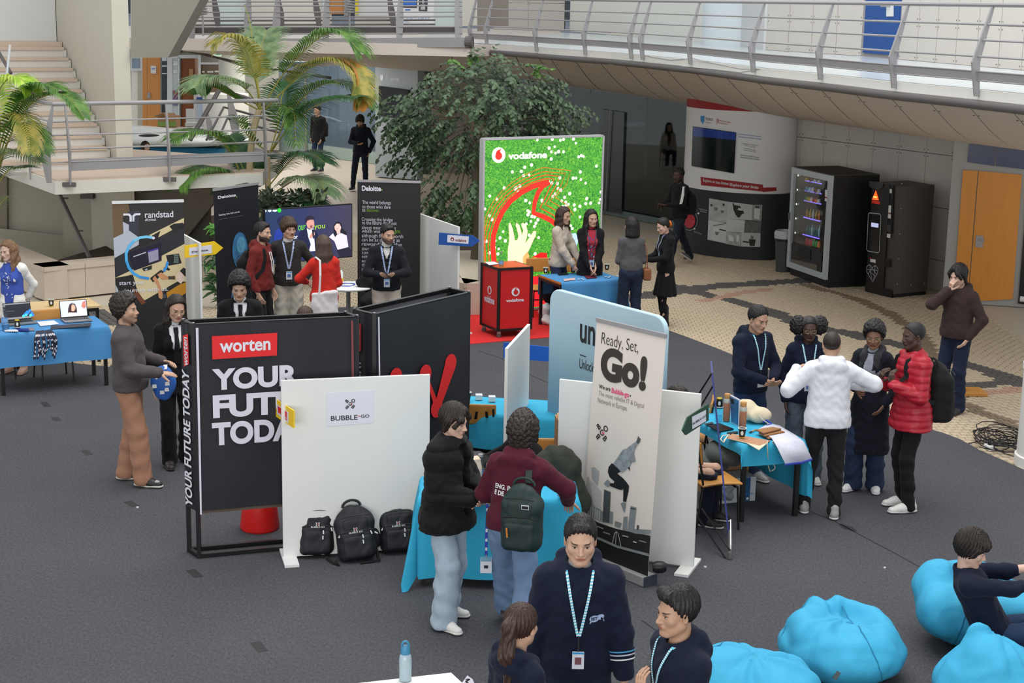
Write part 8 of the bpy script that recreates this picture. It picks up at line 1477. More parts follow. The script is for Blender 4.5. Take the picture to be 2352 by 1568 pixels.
for i in range(18):
 rng=random.Random(i+50);x,z=rng.uniform(-.045,.045),rng.uniform(1.0,1.36);patch(P13,[(x-.010,z-.007),(x+.011,z-.005),(x+.007,z+.010),(x-.009,z+.008)],((.55,.58,.66),(.05,.08,.4))[i%2],name='blouse_fleck',ops=P13.under,h=.004)
P14=person('woman in grey jumper with black bob seen from behind, small brown bag',(1.68,22.16),190,1.68,'f','olive',('bob','black'),dict(kind='sweater',col=(.088,.085,.088),hem=.96),None,dict(col=(.016,.024,.048),mat='denim',r=(.096,.08,.075)),dict(up=(.03,.03,.03)),dict(head=(24,4,0),hands=dict(L=H((-.08,.25,1.08),(-.5,-.8,-.5)),R=H((.09,.25,1.06),(.5,-.8,-.5)))),vox=.013)
P15=person('girl in black hoodie, pleated black skirt and boots reading her phone in profile',(2.24,22.77),-72,1.62,'f','fair',('updo','black'),dict(kind='hoodie',col=BLK_,hood=1.15,hem=.88,fit=1.08),None,dict(kind='skirt',skirt=BLK_,col=(.008,.008,.010),hem=.50,flare=.215),dict(up=(.010,.010,.012),sole=(.015,.015,.015),high=.30),dict(head=(0,22,0),hands=dict(L=H((-.06,.33,1.08),(-.6,-.7,-.3),palm=(.2,0,1),curl=.5),R=H((.10,.30,1.08),(.6,-.7,-.3),palm=(-.2,0,1),curl=.5)),feet=dict(L=(-.06,.02,-5),R=(.06,-.02,5))),vox=.013,lanyard=dict(BLL,end=1.12))
hm=MB().tube([Vc((P15.Hc+P15.Rh@A3(.055*math.cos(a),-.115,.0+.045*math.sin(a)))*P15.s)for a in np.linspace(0,2*PI,13)],.014,6).obj('orange_hair_tie',cloth((.75,.16,.02)),P15.root,world=0,smooth=1)
P16=person('man in black top with white sleeve stripe walking past the exhibition column',(2.98,28.29),-62,1.78,'m','dark',('crop','black'),dict(kind='sweater',col=BLK_,hem=.86,mat='plain'),None,dict(col=(.012,.016,.028),r=(.092,.068,.055)),dict(up=(.10,.10,.11),sole=(.55,.55,.55)),dict(head=(14,6,0),hands=dict(L=H((-.12,.34,1.12),(-.5,-.8,-.3),palm=(.3,0,1)),R=H((.16,.28,1.08),(.6,-.8,-.3))),feet=dict(L=(-.10,.22,0),R=(.10,-.34,4,.06,-32))),vox=.014,beard=.7,must=.6)
el,wr,*_=P16.arm[-1];sh_=P16.T(-.163,-.012,1.392);q=[sh_+A3(-.03,.045,.05),sh_*.5+el*.5+A3(-.045,.05,0),el+A3(-.04,.045,.02)]
mb=MB();mb.ribbon([Vc((p+A3(-.01,-.035,.0))*P16.s)for p in q],[Vc((p+A3(-.01,.025,0))*P16.s)for p in q]);mb.ribbon([Vc((p+A3(.008,.025,.0))*P16.s)for p in q],[Vc((p+A3(-.01,.025,0))*P16.s)for p in q]);mb.obj('sleeve_stripe',cloth((.7,.7,.7)),P16.topobj,world=0)
P17=person('long haired man in brown hoodie, hand at his mouth, in front of the orange door',(5.2,18.0),-48,1.76,'m','fair',('curtain','black'),dict(kind='hoodie',col=(.040,.025,.024),hood=1.1,fit=1.12),None,dict(col=(.012,.018,.042),r=(.095,.078,.072)),dict(up=(.02,.02,.022),sole=(.02,.02,.02)),dict(head=(-6,12,0),hands=dict(R=H((.03,.17,1.46),(.75,.2,-.75),dir=(-.25,.1,.95),palm=(-.2,-1,0),curl=.9),L=H((-.19,.06,.92),(-.8,-.5,0))),feet=dict(L=(-.10,.0,-10),R=(.09,.05,12))),vox=.011,beard=.3,must=.3)
P18=person('man with dark hair bun in navy hoodie and striped lanyard behind the crowded table',(2.36,15.09),32,1.80,'m','tan',('bun','black'),dict(kind='hoodie',col=NVY,hood=1.1),None,dict(col=(.024,.040,.095),mat='denim'),dict(up=(.3,.3,.3)),dict(head=(2,16,0),hands=dict(R=H((.05,.26,1.06),(.9,-.5,-.3),palm=(-1,.2,.2),curl=.6),L=H((-.045,.27,1.07),(-.9,-.5,-.3),palm=(1,.2,.2),curl=.6))),vox=.010,lanyard=dict(CYL,end=1.14,badge=(.60,.62,.66),drop=.06))
P19=person('woman with two afro puffs, round glasses, navy hoodie and striped lanyard',(2.90,15.1),4,1.69,'f','dark',('puffs','black'),dict(kind='hoodie',col=NVY,hood=1.0,hem=.86,fit=1.12),None,dict(col=(.065,.085,.11),mat='denim',r=(.098,.088,.092),amp=.007),dict(up=(.5,.5,.48),sole=(.5,.5,.48)),dict(head=(-2,6,0),hands=dict(R=H((.21,.06,.88)),L=H((-.21,.06,.88))),feet=dict(L=(-.13,.02,-12),R=(.10,.0,8))),vox=.010,glasses=(150,140,120),lanyard=dict(CYL,end=1.13,badge=(.60,.62,.66)))
P20=person('man seen from behind in white hoodie with arms raised, black trousers',(2.93,14.06),176,1.74,'m','tan',('buzz','dark'),dict(kind='hoodie',col=(.66,.67,.71),hood=1.25,hem=.86,fit=1.16,sleeve=1.08,amp=.005),None,dict(col=(.012,.012,.013),r=(.096,.076,.062),amp=.007),dict(up=(.30,.29,.28),sole=(.56,.56,.54),toe=(.14,.13,.12),lace=(.5,.5,.5)),dict(head=(-4,4,0),lean=(3,0,0),hands=dict(L=H((-.29,.17,1.36),(-1,-.1,-.9),dir=(.8,.4,.3),palm=(0,-.2,-1)),R=H((.22,.22,1.21),(1,-.1,-.3))),feet=dict(L=(-.17,.05,-10),R=(.10,-.10,6))),vox=.009)
P21=person('woman with short afro, clear glasses and long navy coat with grey scarf',(3.50,14.84),-32,1.68,'f','brown',('afro','black'),dict(kind='coat',col=(.008,.009,.016),hem=.44,open=(1.15,.02,.05),fit=1.02,flare=.225),dict(col=(.25,.27,.32),neck=.03,wide=1),dict(col=(.018,.030,.070),mat='denim',r=(.098,.090,.094),amp=.007),dict(up=(.66,.66,.66),sole=(.62,.62,.62),lace=(.7,.7,.7)),dict(head=(14,8,0),hands=dict(R=H((.06,.30,1.12),(.8,-.6,-.3)),L=H((-.18,.10,.95),(-.8,-.6,0))),feet=dict(R=(.11,.06,16),L=(-.09,-.04,-28))),vox=.010,glasses=(180,176,170))
sc__=[C(P21.T(s*.075,-.03,1.47),P21.T(s*.07,.07,1.43),.040,.036,k=.03)for s in(-1,1)]+[C(P21.T(-.07,-.06,1.485),P21.T(.07,-.06,1.485),.042,k=.03)]+[C(P21.T(s*.07,.08,1.42),P21.T(s*.062,.145,1.16),.036,.040,.5,P21.D(0,1,0),k=.03)for s in(-1,1)]
V,Q=mesh_ops(sc__,.011);V=V+vnorm(V,Q)*(.004*folds(V,40))[:,None];link_mesh('scarf',np_mesh('scarf',V*P21.s,Q),cloth((.035,.036,.040),'knit'),P21.root)
P22=person('man in red puffer jacket with black backpack, in profile at right',(3.76,14.27),-78,1.81,'m','dark',('buzz','black'),dict(kind='puffer',col=(.36,.012,.026),hem=.80,quilt=.062,collar=.02),None,dict(col=(.009,.009,.010),r=(.090,.068,.058)),dict(up=(.66,.66,.63),sole=(.62,.62,.60),lace=(.7,.7,.7)),dict(head=(4,4,0),hands=dict(L=H((-.10,.25,1.20),(-.5,-.8,-.5),dir=(.3,.1,.95),palm=(.3,-1,0),curl=1.0),R=H((.08,.28,1.18),(.6,-.8,-.4),dir=(-.2,.1,.9),palm=(0,-1,0),curl=1.0)),feet=dict(L=(-.10,.02,-4),R=(.10,-.02,6))),vox=.010)
P23=person('man with dark curtain hair, black padded jacket, pale jeans and white trainers',(-.47,11.28),62,1.72,'m','fair',('curtain','dark'),dict(kind='puffer',col=(.0085,.0085,.0095),hem=.80,mat='plain',quilt=.16,open=(.9,.035,.055),collar=.035,amp=.006,fit=1.12,sleeve=1.12),dict(col=(.008,.008,.010),neck=-.01,wide=1),dict(col=(.36,.44,.53),mat='denim',r=(.100,.092,.100),amp=.009,f=22,hz=.05),dict(up=(.66,.65,.62),sole=(.66,.65,.62),lace=(.68,.68,.66)),dict(head=(4,12,0),hands=dict(R=H((.06,.24,1.06),(.6,-.9,-.3),palm=(-1,-.1,.3),curl=.7),L=H((-.04,.26,1.06),(-.8,-.6,-.3),palm=(1,-.1,.3),curl=.7)),feet=dict(R=(.12,.06,22),L=(-.10,-.06,-26))),vox=.008,beard=.0,must=.45)
P24=person('curly haired man seen from behind in maroon hoodie with white back lettering',(.03,10.92),166,1.72,'m','olive',('curlybig','dark'),dict(kind='hoodie',col=(.075,.010,.022),hood=1.25,fit=1.12,sleeve=1.08),None,dict(col=(.16,.25,.40),mat='denim',r=(.100,.090,.092),amp=.008,f=22),dict(up=(.06,.045,.04),sole=(.10,.08,.07)),dict(pz=.92,lean=(9,3,-4),head=(-4,10,0),hands=dict(R=H((.33,.40,1.02),(.9,-.5,.1),palm=(0,0,-1)),L=H((-.10,.30,1.02),(-.9,-.7,-.2))),feet=dict(L=(-.14,.42,-8),R=(.12,-.16,10))),vox=.008)
decal(P24,'ENG. INFORM\nE DE COMP',(-.14,1.17,.12,1.255),(.66,.66,.66),back=1,bold=.035)
P25=person('seated woman with long dark hair in black top behind the front cyan table',(.12,12.98),-42,1.70,'f','fair',('longwavy',(.030,.018,.014)),dict(kind='sweater',col=BLK_,mat='plain'),None,dict(col=BLK_),dict(up=(.02,.02,.02)),dict(SIT,feet=SF,pz=.47,head=(8,2,0),hands=dict(R=H((.16,.30,.80),(.8,-.6,-.2)),L=H((-.16,.30,.80),(-.8,-.6,-.2)))),vox=.010)
decal(P25,'O\nBGE',(.02,1.20,.09,1.27),(.66,.66,.66),bold=.02)
P26=person('tall man facing the viewer in navy hoodie with striped lanyard and photo badge',(.40,8.35),0,1.86,'m','olive',('crop','black'),dict(kind='hoodie',col=NVY,hood=1.2,hem=.88,fit=1.10,sleeve=1.12,amp=.005),dict(col=(.30,.30,.30),neck=.02),dict(col=(.010,.018,.032),mat='denim',r=(.105,.085,.075)),dict(up=(.1,.1,.1)),dict(head=(0,8,0),hands=dict(L=H((-.255,.10,.83),(-.8,-.5,0),palm=(.8,-.3,0),curl=.55),R=H((.25,.02,.84),(.8,-.5,0)))),vox=.0065,lanyard=dict(CYL,end=1.135,badge=(.70,.73,.80),drop=.075,print=(.20,.08,.10),size=(.062,.098)))
decal(P26,'SET',(.062,1.218,.098,1.236),NVY,bold=.03)
for ex,ey,rx in((.080,1.226,.026),(.112,1.231,.021)):patch(P26,[(ex+rx*math.cos(a),ey+rx*.72*math.sin(a))for a in np.linspace(0,2*PI,18,endpoint=0)],(.33,.42,.62),name='speech_bubble_emblem',h=.0065)
patch(P26,[(.058,1.212),(.068,1.209),(.056,1.198)],(.33,.42,.62),name='speech_bubble_emblem',h=.0065);patch(P26,[(.122,1.216),(.130,1.220),(.134,1.200)],(.33,.42,.62),name='speech_bubble_emblem',h=.0065)
el,wr,*_=P26.arm[-1];mbs=[(.36,(.06,.30,.55)),(.43,(.45,.50,.56)),(.52,(.66,.68,.70))]
for t,c_ in mbs:
 p=el+(wr-el)*t;u=(wr-el)/np.linalg.norm(wr-el);a_=np.cross(u,A3(0,1,0));a_/=np.linalg.norm(a_);b_2=np.cross(u,a_);rr=(.060+(.043-.060)*t)*1.12*1.10+.006;V_=[(p+(a_*math.cos(k)+b_2*math.sin(k))*rr)for k in np.linspace(0,2*PI,25)]
 mb=MB();mb.ribbon([Vc((q+u*.0035)*P26.s)for q in V_],[Vc((q-u*.0035)*P26.s)for q in V_]);mb.obj('sleeve_stripe',cloth(c_),P26.topobj,world=0)
P27=person('woman with long auburn brown ponytail in navy top, back turned, bottom edge',(.05,7.49),128,1.65,'f','olive',('ponytail',(.040,.020,.014)),dict(kind='hoodie',col=NVY,hood=.95,fit=1.02),None,dict(col=INDIGO),dict(up=(.1,.1,.1)),dict(head=(22,4,0)),vox=.0065)
P28=person('dark haired man in profile holding his striped lanyard, navy hoodie, bottom right of centre',(.89,7.48),-66,1.77,'m','tan',('quiff','black'),dict(kind='hoodie',col=NVY,hood=1.2,fit=1.05),None,dict(col=INDIGO),dict(up=(.1,.1,.1)),dict(head=(0,2,0),hands=dict(L=H((-.07,.23,1.22),(-.5,-.6,-.6),dir=(.25,.25,.9),palm=(.2,-1,0),curl=1.0),R=H((.2,.06,.88)))),vox=.0065,lanyard=dict(CYL,end=1.24))
for ex,ey,rx in((.080,1.226,.026),(.112,1.231,.021)):patch(P28,[(ex+rx*math.cos(a),ey+rx*.72*math.sin(a))for a in np.linspace(0,2*PI,18,endpoint=0)],(.33,.42,.62),name='speech_bubble_emblem',h=.0065)
decal(P28,'SET',(.062,1.218,.098,1.236),NVY,bold=.03)
P29=person('dark haired man in navy top lounging on beanbag with phone at right edge',(3.36,10.52),80,1.76,'m','fair',('mop','dark'),dict(kind='sweater',col=NVY,rolled=1,mat='plain',hem=.92),None,dict(col=(.02,.04,.09),mat='denim'),dict(up=(.4,.4,.4)),dict(pz=.30,py=.10,knee=(0,.3,1),feet=dict(L=(-.12,.78,0),R=(.12,.78,0)),lean=(-26,0,0),head=(-4,18,0),hands=dict(R=H((.09,.42,.78),(.7,-.3,-.7),palm=(-.6,-.5,.2),dir=(-.1,.55,.6),curl=.8),L=H((-.10,.42,.80),(-.7,-.3,-.7),palm=(.6,-.5,.2),dir=(.1,.55,.6),curl=.8))),vox=.008)
P30=person('seated person with dark hair and glasses mostly hidden behind white board and banner',(1.47,13.9),66,1.72,'f','olive',('ponytail','dark'),dict(kind='sweater',col=BLK_),None,dict(col=(.012,.014,.026)),dict(up=(.02,.02,.02)),dict(SIT,pz=.47,feet=SF,head=(0,14,0),hands=dict(R=H((.10,.10,.70),(.8,-.8,0)),L=H((-.10,.10,.70),(-.8,-.8,0)))),vox=.012,glasses=(60,50,44))
P31=person('seated woman with long dark hair and cream fur coat far behind the landing railing',(-8.70,36.97),62,1.72,'f','fair',('longwavy','dark'),dict(kind='fleece',col=(.62,.57,.50),open=(1.1,.02,.06)),dict(col=(.05,.03,.03),neck=.03),dict(col=INDIGO),None,dict(SIT,feet=SF,head=(-10,0,0)),vox=.018)
chair('plywood chair of the seated woman in cream fur coat',Vc((-8.72,36.97,0)),PI+math.radians(62))
def wp(P,v):return wm(P.root)@Vc(np.asarray(v)*P.s)
def rzof(P):return P.root.rotation_euler.z
def bag_mesh(o,ops,m,nm,vox=.012,amp=.004,f=28):
 V,Q=mesh_ops(ops,vox);V=V+vnorm(V,Q)*(amp*folds(V,f,.7)+amp*.4*wob(V,60))[:,None];return link_mesh(nm,np_mesh(nm,V,Q),m,o)
CHB=mat('black_ripstop',srgb(27,28,34),rough=.6,var=.25,scale=120,bump=.2)
def backpack(label,loc,rz,w_=.30,d_=.17,h=.46,m=CHB,tilt=0.0,rl=0.0,group=None,print_=None,pulls=1,straps=None,handle=1):
 o=thing('backpack',label,'backpack',tuple(loc),0,group,rot=Matrix.Rotation(rz,3,'Z').to_4x4().to_euler()if not(tilt or rl)else(Matrix.Rotation(rz,3,'Z')@Matrix.Rotation(tilt,3,'X')@Matrix.Rotation(rl,3,'Y')).to_euler())
 bag_mesh(o,[B_((0,0,h*.40),(w_*.5,d_*.5,h*.40),.06,k=0),E_((0,-.005,h*.70),(w_*.46,d_*.46,h*.30),k=.05),B_((0,d_*.36,h*.30),(w_*.42,d_*.22,h*.27),.04,k=.02)],m,'sack');bag_mesh(o,[B_((0,d_*.52,h*.26),(w_*.40,d_*.12,h*.22),.035,k=0)],m,'front_pocket',amp=.003)
 bag_mesh(o,[B_((0,d_*.44,h*.62),(w_*.36,d_*.11,h*.17),.035,k=0)],m,'upper_pocket',amp=.003)
 if handle:MB().tube([Vc((.07*math.cos(a)*1.1,-d_*.25,h*.955+.055*math.sin(a)))for a in np.linspace(0,PI,9)],.011,8).obj('handle',m,o,world=0,smooth=1)
 for z,r in((h*.52,.90),(h*.80,.72)):MB().tube([Vc((w_*.5*r*math.cos(a),d_*(.48+.10*math.sin(a)),z+.02*math.sin(a)))for a in np.linspace(.25,PI-.25,12)],.0045,5).obj('zip',BLACK,o,world=0)
 if pulls:
  for x,z,a in((-.36,.50,.3),(-.14,.45,.1),(-.13,.35,.0),(.44,.50,-.6),(-.50,.46,.9)):
   MB().box((w_*x,d_*(.66 if abs(x)<.4 else.45),h*z),(.010,.008,.030),Matrix.Rotation(a,3,'Y')).obj('zip_pull',WHITE,o,world=0)
 if print_:
  pl=Panel((wm(o)@Vc((w_*.20,d_*.585,h*.50))),-(wm(o).to_3x3()@Vc((1,0,0))),wm(o).to_3x3()@Vc((0,0,1)));W_=cmat('white_stitching',(206,206,206))
  pl.text('BUBBLE GO',((0.0,.012),(.115,.026)),LTR,W_,o,h=.010,px=0,bold=.02)
  for ch,dx,dz in(('B',.045,.052),('O',.066,.052),('B',.045,.034),('B',.066,.034)):glyph(pl,ch,(float(dx),float(dz)),.020,0,'logo_letter',W_,o,h=.012)
  glyph(pl,'G',(.0555,.043),.018,0,'logo_letter',cmat('red_ink2',(200,50,70)),o,h=.014)
 if straps:
  for q in straps:
   mb=MB();Lf=[];Rf=[]
   for i,p in enumerate(q):d=(Vc(q[min(i+1,len(q)-1)])-Vc(q[max(i-1,0)])).normalized();n=d.cross(EYE-Vc(p)).normalized()*.024;Lf.append(Vc(p)+n);Rf.append(Vc(p)-n)
   mb.ribbon(Lf,Rf);o2=mb.obj('strap',m,o);md=o2.modifiers.new('thick','SOLIDIFY');md.thickness=.008;md.offset=0
 return o
def worn(P,label,m,w_=.31,d_=.17,h=.46,dz=.92,dx=0.0,sides=(-1,1),gap=.0,**k):
 back=on_surface(P,clean(P.top),dx,1.22,1);base=A3(back[0],back[1]-d_*.5-gap,0)+A3(0,0,P.T(0,0,dz)[2]);loc=wp(P,base);S=[]
 for sd in sides:
  q=[P.T(sd*.095+dx*.3,-.155,1.30),P.T(sd*.098,-.10,1.425),P.T(sd*.100,-.02,1.468)]+[on_surface(P,clean(P.top),sd*x,z)+P.D(0,.010,0)for x,z in((.102,1.415),(.108,1.36),(.115,1.28),(.130,1.18))]+[P.T(sd*.185,.02,1.08),P.T(sd*.15,-.14,1.03)];S.append([wp(P,v)for v in q])
 return backpack(label,loc,rzof(P)+PI,w_*P.s,d_*P.s,h*P.s,m,straps=S,pulls=0,**k)
BLKB=cloth((.010,.010,.011),'plain');worn(P5,'plain black backpack worn by the bearded man in maroon hoodie',BLKB,handle=0);worn(P11,'black backpack worn by the person far at the back',BLKB,handle=0)
b16=worn(P16,'black backpack with small white three-stripe mark on striped-sleeve man',BLKB,handle=0,h=.42);worn(P22,'large black backpack worn over the red puffer jacket',BLKB,w_=.34,d_=.20,h=.54,dz=.84)
MB().add([wm(b16)@Vc(v)for x in range(3)for v in((.02+.03*x,.12,.06),(.045+.03*x,.12,.06),(.02+.03*x-.02,.12,.10+.02*x),(.0+.03*x-.02,.12,.10+.02*x))],[(4*x,4*x+1,4*x+2,4*x+3)for x in range(3)]).obj('white_mark',PAPER,b16)
GRNB=mat('dark_green_canvas',(.010,.026,.024),rough=.6,var=.2,scale=80,bump=.2);g24=worn(P24,'dark green backpack on one shoulder over the maroon hoodie',GRNB,w_=.30,d_=.18,h=.50,dz=.82,dx=.10,sides=(1,))
MB().box((-.05,.125,.36),(.055,.006,.03)).obj('name_tag',PAPER,g24,world=0);MB().box((-.05,.129,.36),(.048,.004,.022)).obj('name_tag_field',BLACK,g24,world=0);MB().box((.08,.125,.16),(.012,.008,.07),Matrix.Rotation(.1,3,'Y')).obj('orange_pull',cmat('orange_cord',(190,120,50)),g24,world=0)
bd=(G(985,1262)-G(651,1285)).normalized();bn=Vc((bd.y,-bd.x,0));ang=math.atan2(bd.y,bd.x)
for x,y,w_,h,rl,off_,lb in((728,1283,.31,.47,-.06,.05,'black rucksack at left of the group on the carpet, beside board foot'),(826,1290,.33,.46,.10,.14,'black rucksack leaning in front of another one, middle of the group'),(842,1275,.34,.53,.03,-.06,'tallest black rucksack standing behind the middle one against the board'),(920,1274,.32,.43,.04,.03,'black rucksack at right, half hidden by the cyan cloth')):
 p=V3(G(x,y),.012)-bn*.0;backpack(lb,p-bn*.10+bn*off_*.3,ang+PI,w_,.18,h,tilt=.14,rl=rl,group='rucksacks by the white board',print_=1)
for x0,y0,x1,y1,lb in((748,1282,775,1296,1),(830,1292,868,1284,2)):pass
tag(MB().tube([G(750,1280,.02),G(765,1292,.012),G(778,1298,.01),G(772,1288,.012)],.012,6).obj('strap_end',BLKB),'loose black rucksack strap lying on carpet below the middle rucksack','strap')
tag(MB().tube([G(828,1293,.01),G(850,1290,.012),G(872,1286,.02),G(866,1262,.03),G(848,1258,.05)],.010,6).obj('strap_end',BLKB),'loose black rucksack strap loop on carpet right of the middle rucksack','strap')
b=wp(P7,P7.T(-.06,-.19,0));b.z=.60;tb_o=thing('tote_bag','white cloth tote bag hanging from shoulder of the woman in red jumper','bag',tuple(b),rzof(P7)+.15);bag_mesh(tb_o,[B_((0,0,.20),(.185,.030,.205),.028,k=0)],cmat('white_canvas',(206,200,202),rough=.9,var=.03),'pouch',amp=.008,f=16)
S_t=[Vc((-.09,-.03,.40)),Vc((-.07,-.02,.62)),Vc((-.04,.05,.80)),Vc((-.04,.18,.83)),Vc((-.05,.23,.72))];mb=MB();mb.ribbon([p+Vc((.014,0,0))for p in S_t],[p-Vc((.014,0,0))for p in S_t]);o2=mb.obj('strap',cmat('white_canvas',(206,200,202)),tb_o,world=0);o2.modifiers.new('t','SOLIDIFY').thickness=.006
b=wp(P14,P14.T(.235,.02,0));b.z=.80;cb_=thing('shoulder_bag','small tan leather box bag hanging beside the woman in grey jumper','bag',tuple(b),rzof(P14));bag_mesh(cb_,[B_((0,0,.07),(.055,.085,.085),.02,k=0)],cmat('tan_leather',(128,78,48),rough=.4),'case',amp=.001)
MB().tube([Vc((0,.06,.14)),Vc((-.02,.05,.45)),Vc((-.09,.0,.62)),Vc((-.02,-.05,.45)),Vc((0,-.06,.14))],.006,6).obj('strap',cmat('tan_leather',(128,78,48)),cb_,world=0)
b=wp(P2,A3(-.03,.30,.97));mm=mat('blue_white_print',srgb(40,92,170),rough=.6,var=.3,scale=9);bo=thing('tote_bag','blue and white patterned bag held by the man in brown corduroys','bag',tuple(b),rzof(P2));bag_mesh(bo,[E_((0,0,-.02),(.075,.12,.17),k=0)],mm,'pouch',amp=.006,f=20)
for k in range(9):
 a=k*2.4;z=-.10+.03*k;q=[Vc((.078*math.cos(.3*j)if 0 else.074*math.sqrt(max(0,1-((z+dz+.02)/.17)**2))*(1.03),.10*math.sin(a)*.7+dy,z+dz))for dy,dz in((-.02,-.02),(.025,-.014),(.02,.022),(-.018,.018))];MB().poly(q).obj('white_patch',WHITE,bo,world=0)
def phone(P,label,v,tilt=-.6,rz=0.0):
 b=wp(P,A3(*v));o=thing('phone',label,'phone',tuple(b),0,rot=(Matrix.Rotation(rzof(P)+rz,3,'Z')@Matrix.Rotation(tilt,3,'X')).to_euler());MB().box((0,0,0),(.074,.150,.009)).obj('case',BLACK,o,world=0,bevel=.003);MB().box((0,0,.005),(.068,.140,.001)).obj('display',mat('dark_display',(.006,.007,.010),rough=.12),o,world=0)
phone(P8,'black phone held in both hands by the quarter zip man',(0,.345,1.15),-.9,PI/2);phone(P10,'dark phone in the hand of the walking man far at the back',(.0,.36,1.15),.5);phone(P29,'phone held sideways by the man lounging on the beanbag',(0,.50,.86),1.0,PI/2);phone(P15,'phone held by the girl in black pleated skirt',(.02,.40,1.14),.5);phone(P21,'phone in hand of the woman in long navy coat',(.04,.38,1.16),.4)
def hang(label,P,pts,m,m2,badge=None,w_=.010):
 q=[wp(P,A3(*v))for v in pts];o=thing('lanyard',label,'lanyard',tuple(q[0]));R=spline(q,5);mb=MB();f=MB();n=Vc((1,0,0))*w_
 mb.ribbon([p-n for p in R],[p+n for p in R]);mb.obj('ribbon',m,o).modifiers.new('t','SOLIDIFY').thickness=.002
 for i in range(1,len(R)-2,2):a=R[i].lerp(R[i+1],.1);c=R[i].lerp(R[i+1],.8);e=Vc((0,-.003,0));f.add([a-n*.7+e,a+n*.7+e,c+n*.7+e,c-n*.7+e],[(0,1,2,3)])
 f.obj('white_mark',m2,o)
 if badge:p=q[-1];MB().box(p+Vc((0,0,-.075)),(.085,.004,.12)).obj('badge',PAPER,o);MB().box(p+Vc((0,-.003,-.025)),(.080,.003,.035)).obj('clear_top',cmat('clear_top',(110,160,180)),o);MB().box(p+Vc((0,-.004,-.085)),(.03,.003,.022)).obj('badge_print',INKD,o);MB().tube([p+Vc((0,0,.01)),p+Vc((0,0,-.02))],.006,6).obj('clip',STEEL,o)
RIB=cmat('royal_blue_ribbon',(40,60,160));hang('blue lanyard with clear badge hanging from the hands of pale jeans man',P23,[(.02,.35,1.09),(.025,.37,1.0),(.03,.37,.80),(.03,.37,.62)],RIB,PAPER,1,.011)
for i,dx in enumerate((0,.03)):hang(['blue patterned lanyard dangling from hand of the tall front man','second blue patterned lanyard dangling from hand of the tall front man'][i],P26,[(-.20+dx,.20,.80),(-.19+dx,.20,.70),(-.20+dx*.5,.19,.50),(-.19+dx,.18,.35)],RIB,PAPER,None,.014)
def watch(P,label,sd,m):
 el,wr,fd,*_=P.arm[sd];u=(wr-el)/np.linalg.norm(wr-el);p=wr-u*.03;q=wp(P,p);o=thing('wristwatch',label,'watch',tuple(q));d=(wm(P.root).to_3x3()@Vc(u));a,c=frame(d);MB().tube([q+(a*math.cos(t)+c*math.sin(t))*.033 for t in np.linspace(0,2*PI,21)],.007,6).obj('band',m,o,smooth=1);MB().lathe([(.018,0),(.018,.008)],q+(EYE-q).normalized()*.034,14,(EYE-q).to_track_quat('Z','Y').to_matrix()).obj('dial',BLACK,o)
watch(P28,'silver wristwatch on the man holding his striped lanyard',-1,STEEL);watch(P29,'dark wristwatch of the man lounging on the beanbag',1,BLACK);watch(P29,'silver bracelet watch on nearer wrist of the beanbag man',-1,STEEL)
def laptop(label,p,rz,scr):
 o=thing('laptop',label,'laptop',tuple(p),rz);MB().box((0,0,.008),(.33,.23,.016)).obj('base',cmat('grey_aluminium_case',(120,122,126),rough=.4,metal=.3),o,world=0,bevel=.003);MB().box((0,.03,.0165),(.29,.11,.002)).obj('keyboard',BLACK,o,world=0);R=Matrix.Rotation(-.25,3,'X');T_=lambda x,y,z:R@Vc((x,y,z))+Vc((0,.115,.012));mb=MB();mb.hexa([T_(-.165,0,0),T_(.165,0,0),T_(.165,.008,0),T_(-.165,.008,0)],[T_(-.165,0,.22),T_(.165,0,.22),T_(.165,.008,.22),T_(-.165,.008,.22)]);mb.obj('lid',BLACK,o,world=0)
 W4=wm(o);pl=Panel(W4@T_(-.165,-.001,0),W4.to_3x3()@Vc((1,0,0)),W4.to_3x3()@(R@Vc((0,0,1))));pl.shape([(.008,.02),(.322,.02),(.322,.212),(.008,.212)],'display',scr,o,h=.001,px=0);return o,pl
rzt=math.atan2(U1.y,U1.x);ctl=lambda x,y:(x/5.6,640+y/5.6)
lp1,q1=laptop('laptop with dark slide and blue shapes on the far left table',G(48,742,.75),rzt+.05,lit('dark_slide',(22,24,34)))
for c0,c1,w_ in(((300,480),(350,425),.030),((335,465),(385,405),.030),((395,470),(425,465),.032),((390,470),(410,440),.03)):q1.stroke([ctl(*c0),ctl(*c1)],w_,'screen_shape',lit('slide_blue',(40,110,190)),lp1,h=.004);q1.disc(ctl(*c0),w_/2,'screen_shape',lit('slide_teal',(60,190,190)),lp1,h=.0045);q1.disc(ctl(*c1),w_/2,'screen_shape',lit('slide_blue',(40,110,190)),lp1,h=.004)
q1.shape([(.008,.02),(.322,.02),(.322,.042),(.008,.042)],'screen_bar',lit('slide_grey',(120,118,122)),lp1,h=.003,px=0);q1.shape([(.008,.198),(.322,.198),(.322,.212),(.008,.212)],'screen_bar',lit('slide_grey',(120,118,122)),lp1,h=.003,px=0);q1.text('randstad digital',((.03,.115),(.13,.125)),LTR,lit('slide_grey',(120,118,122)),lp1,h=.004,px=0)
lp2,q2=laptop('laptop showing a laughing woman at right end of far left table',G(176,736,.75),rzt-.02,lit('pale_slide',(176,184,206)))
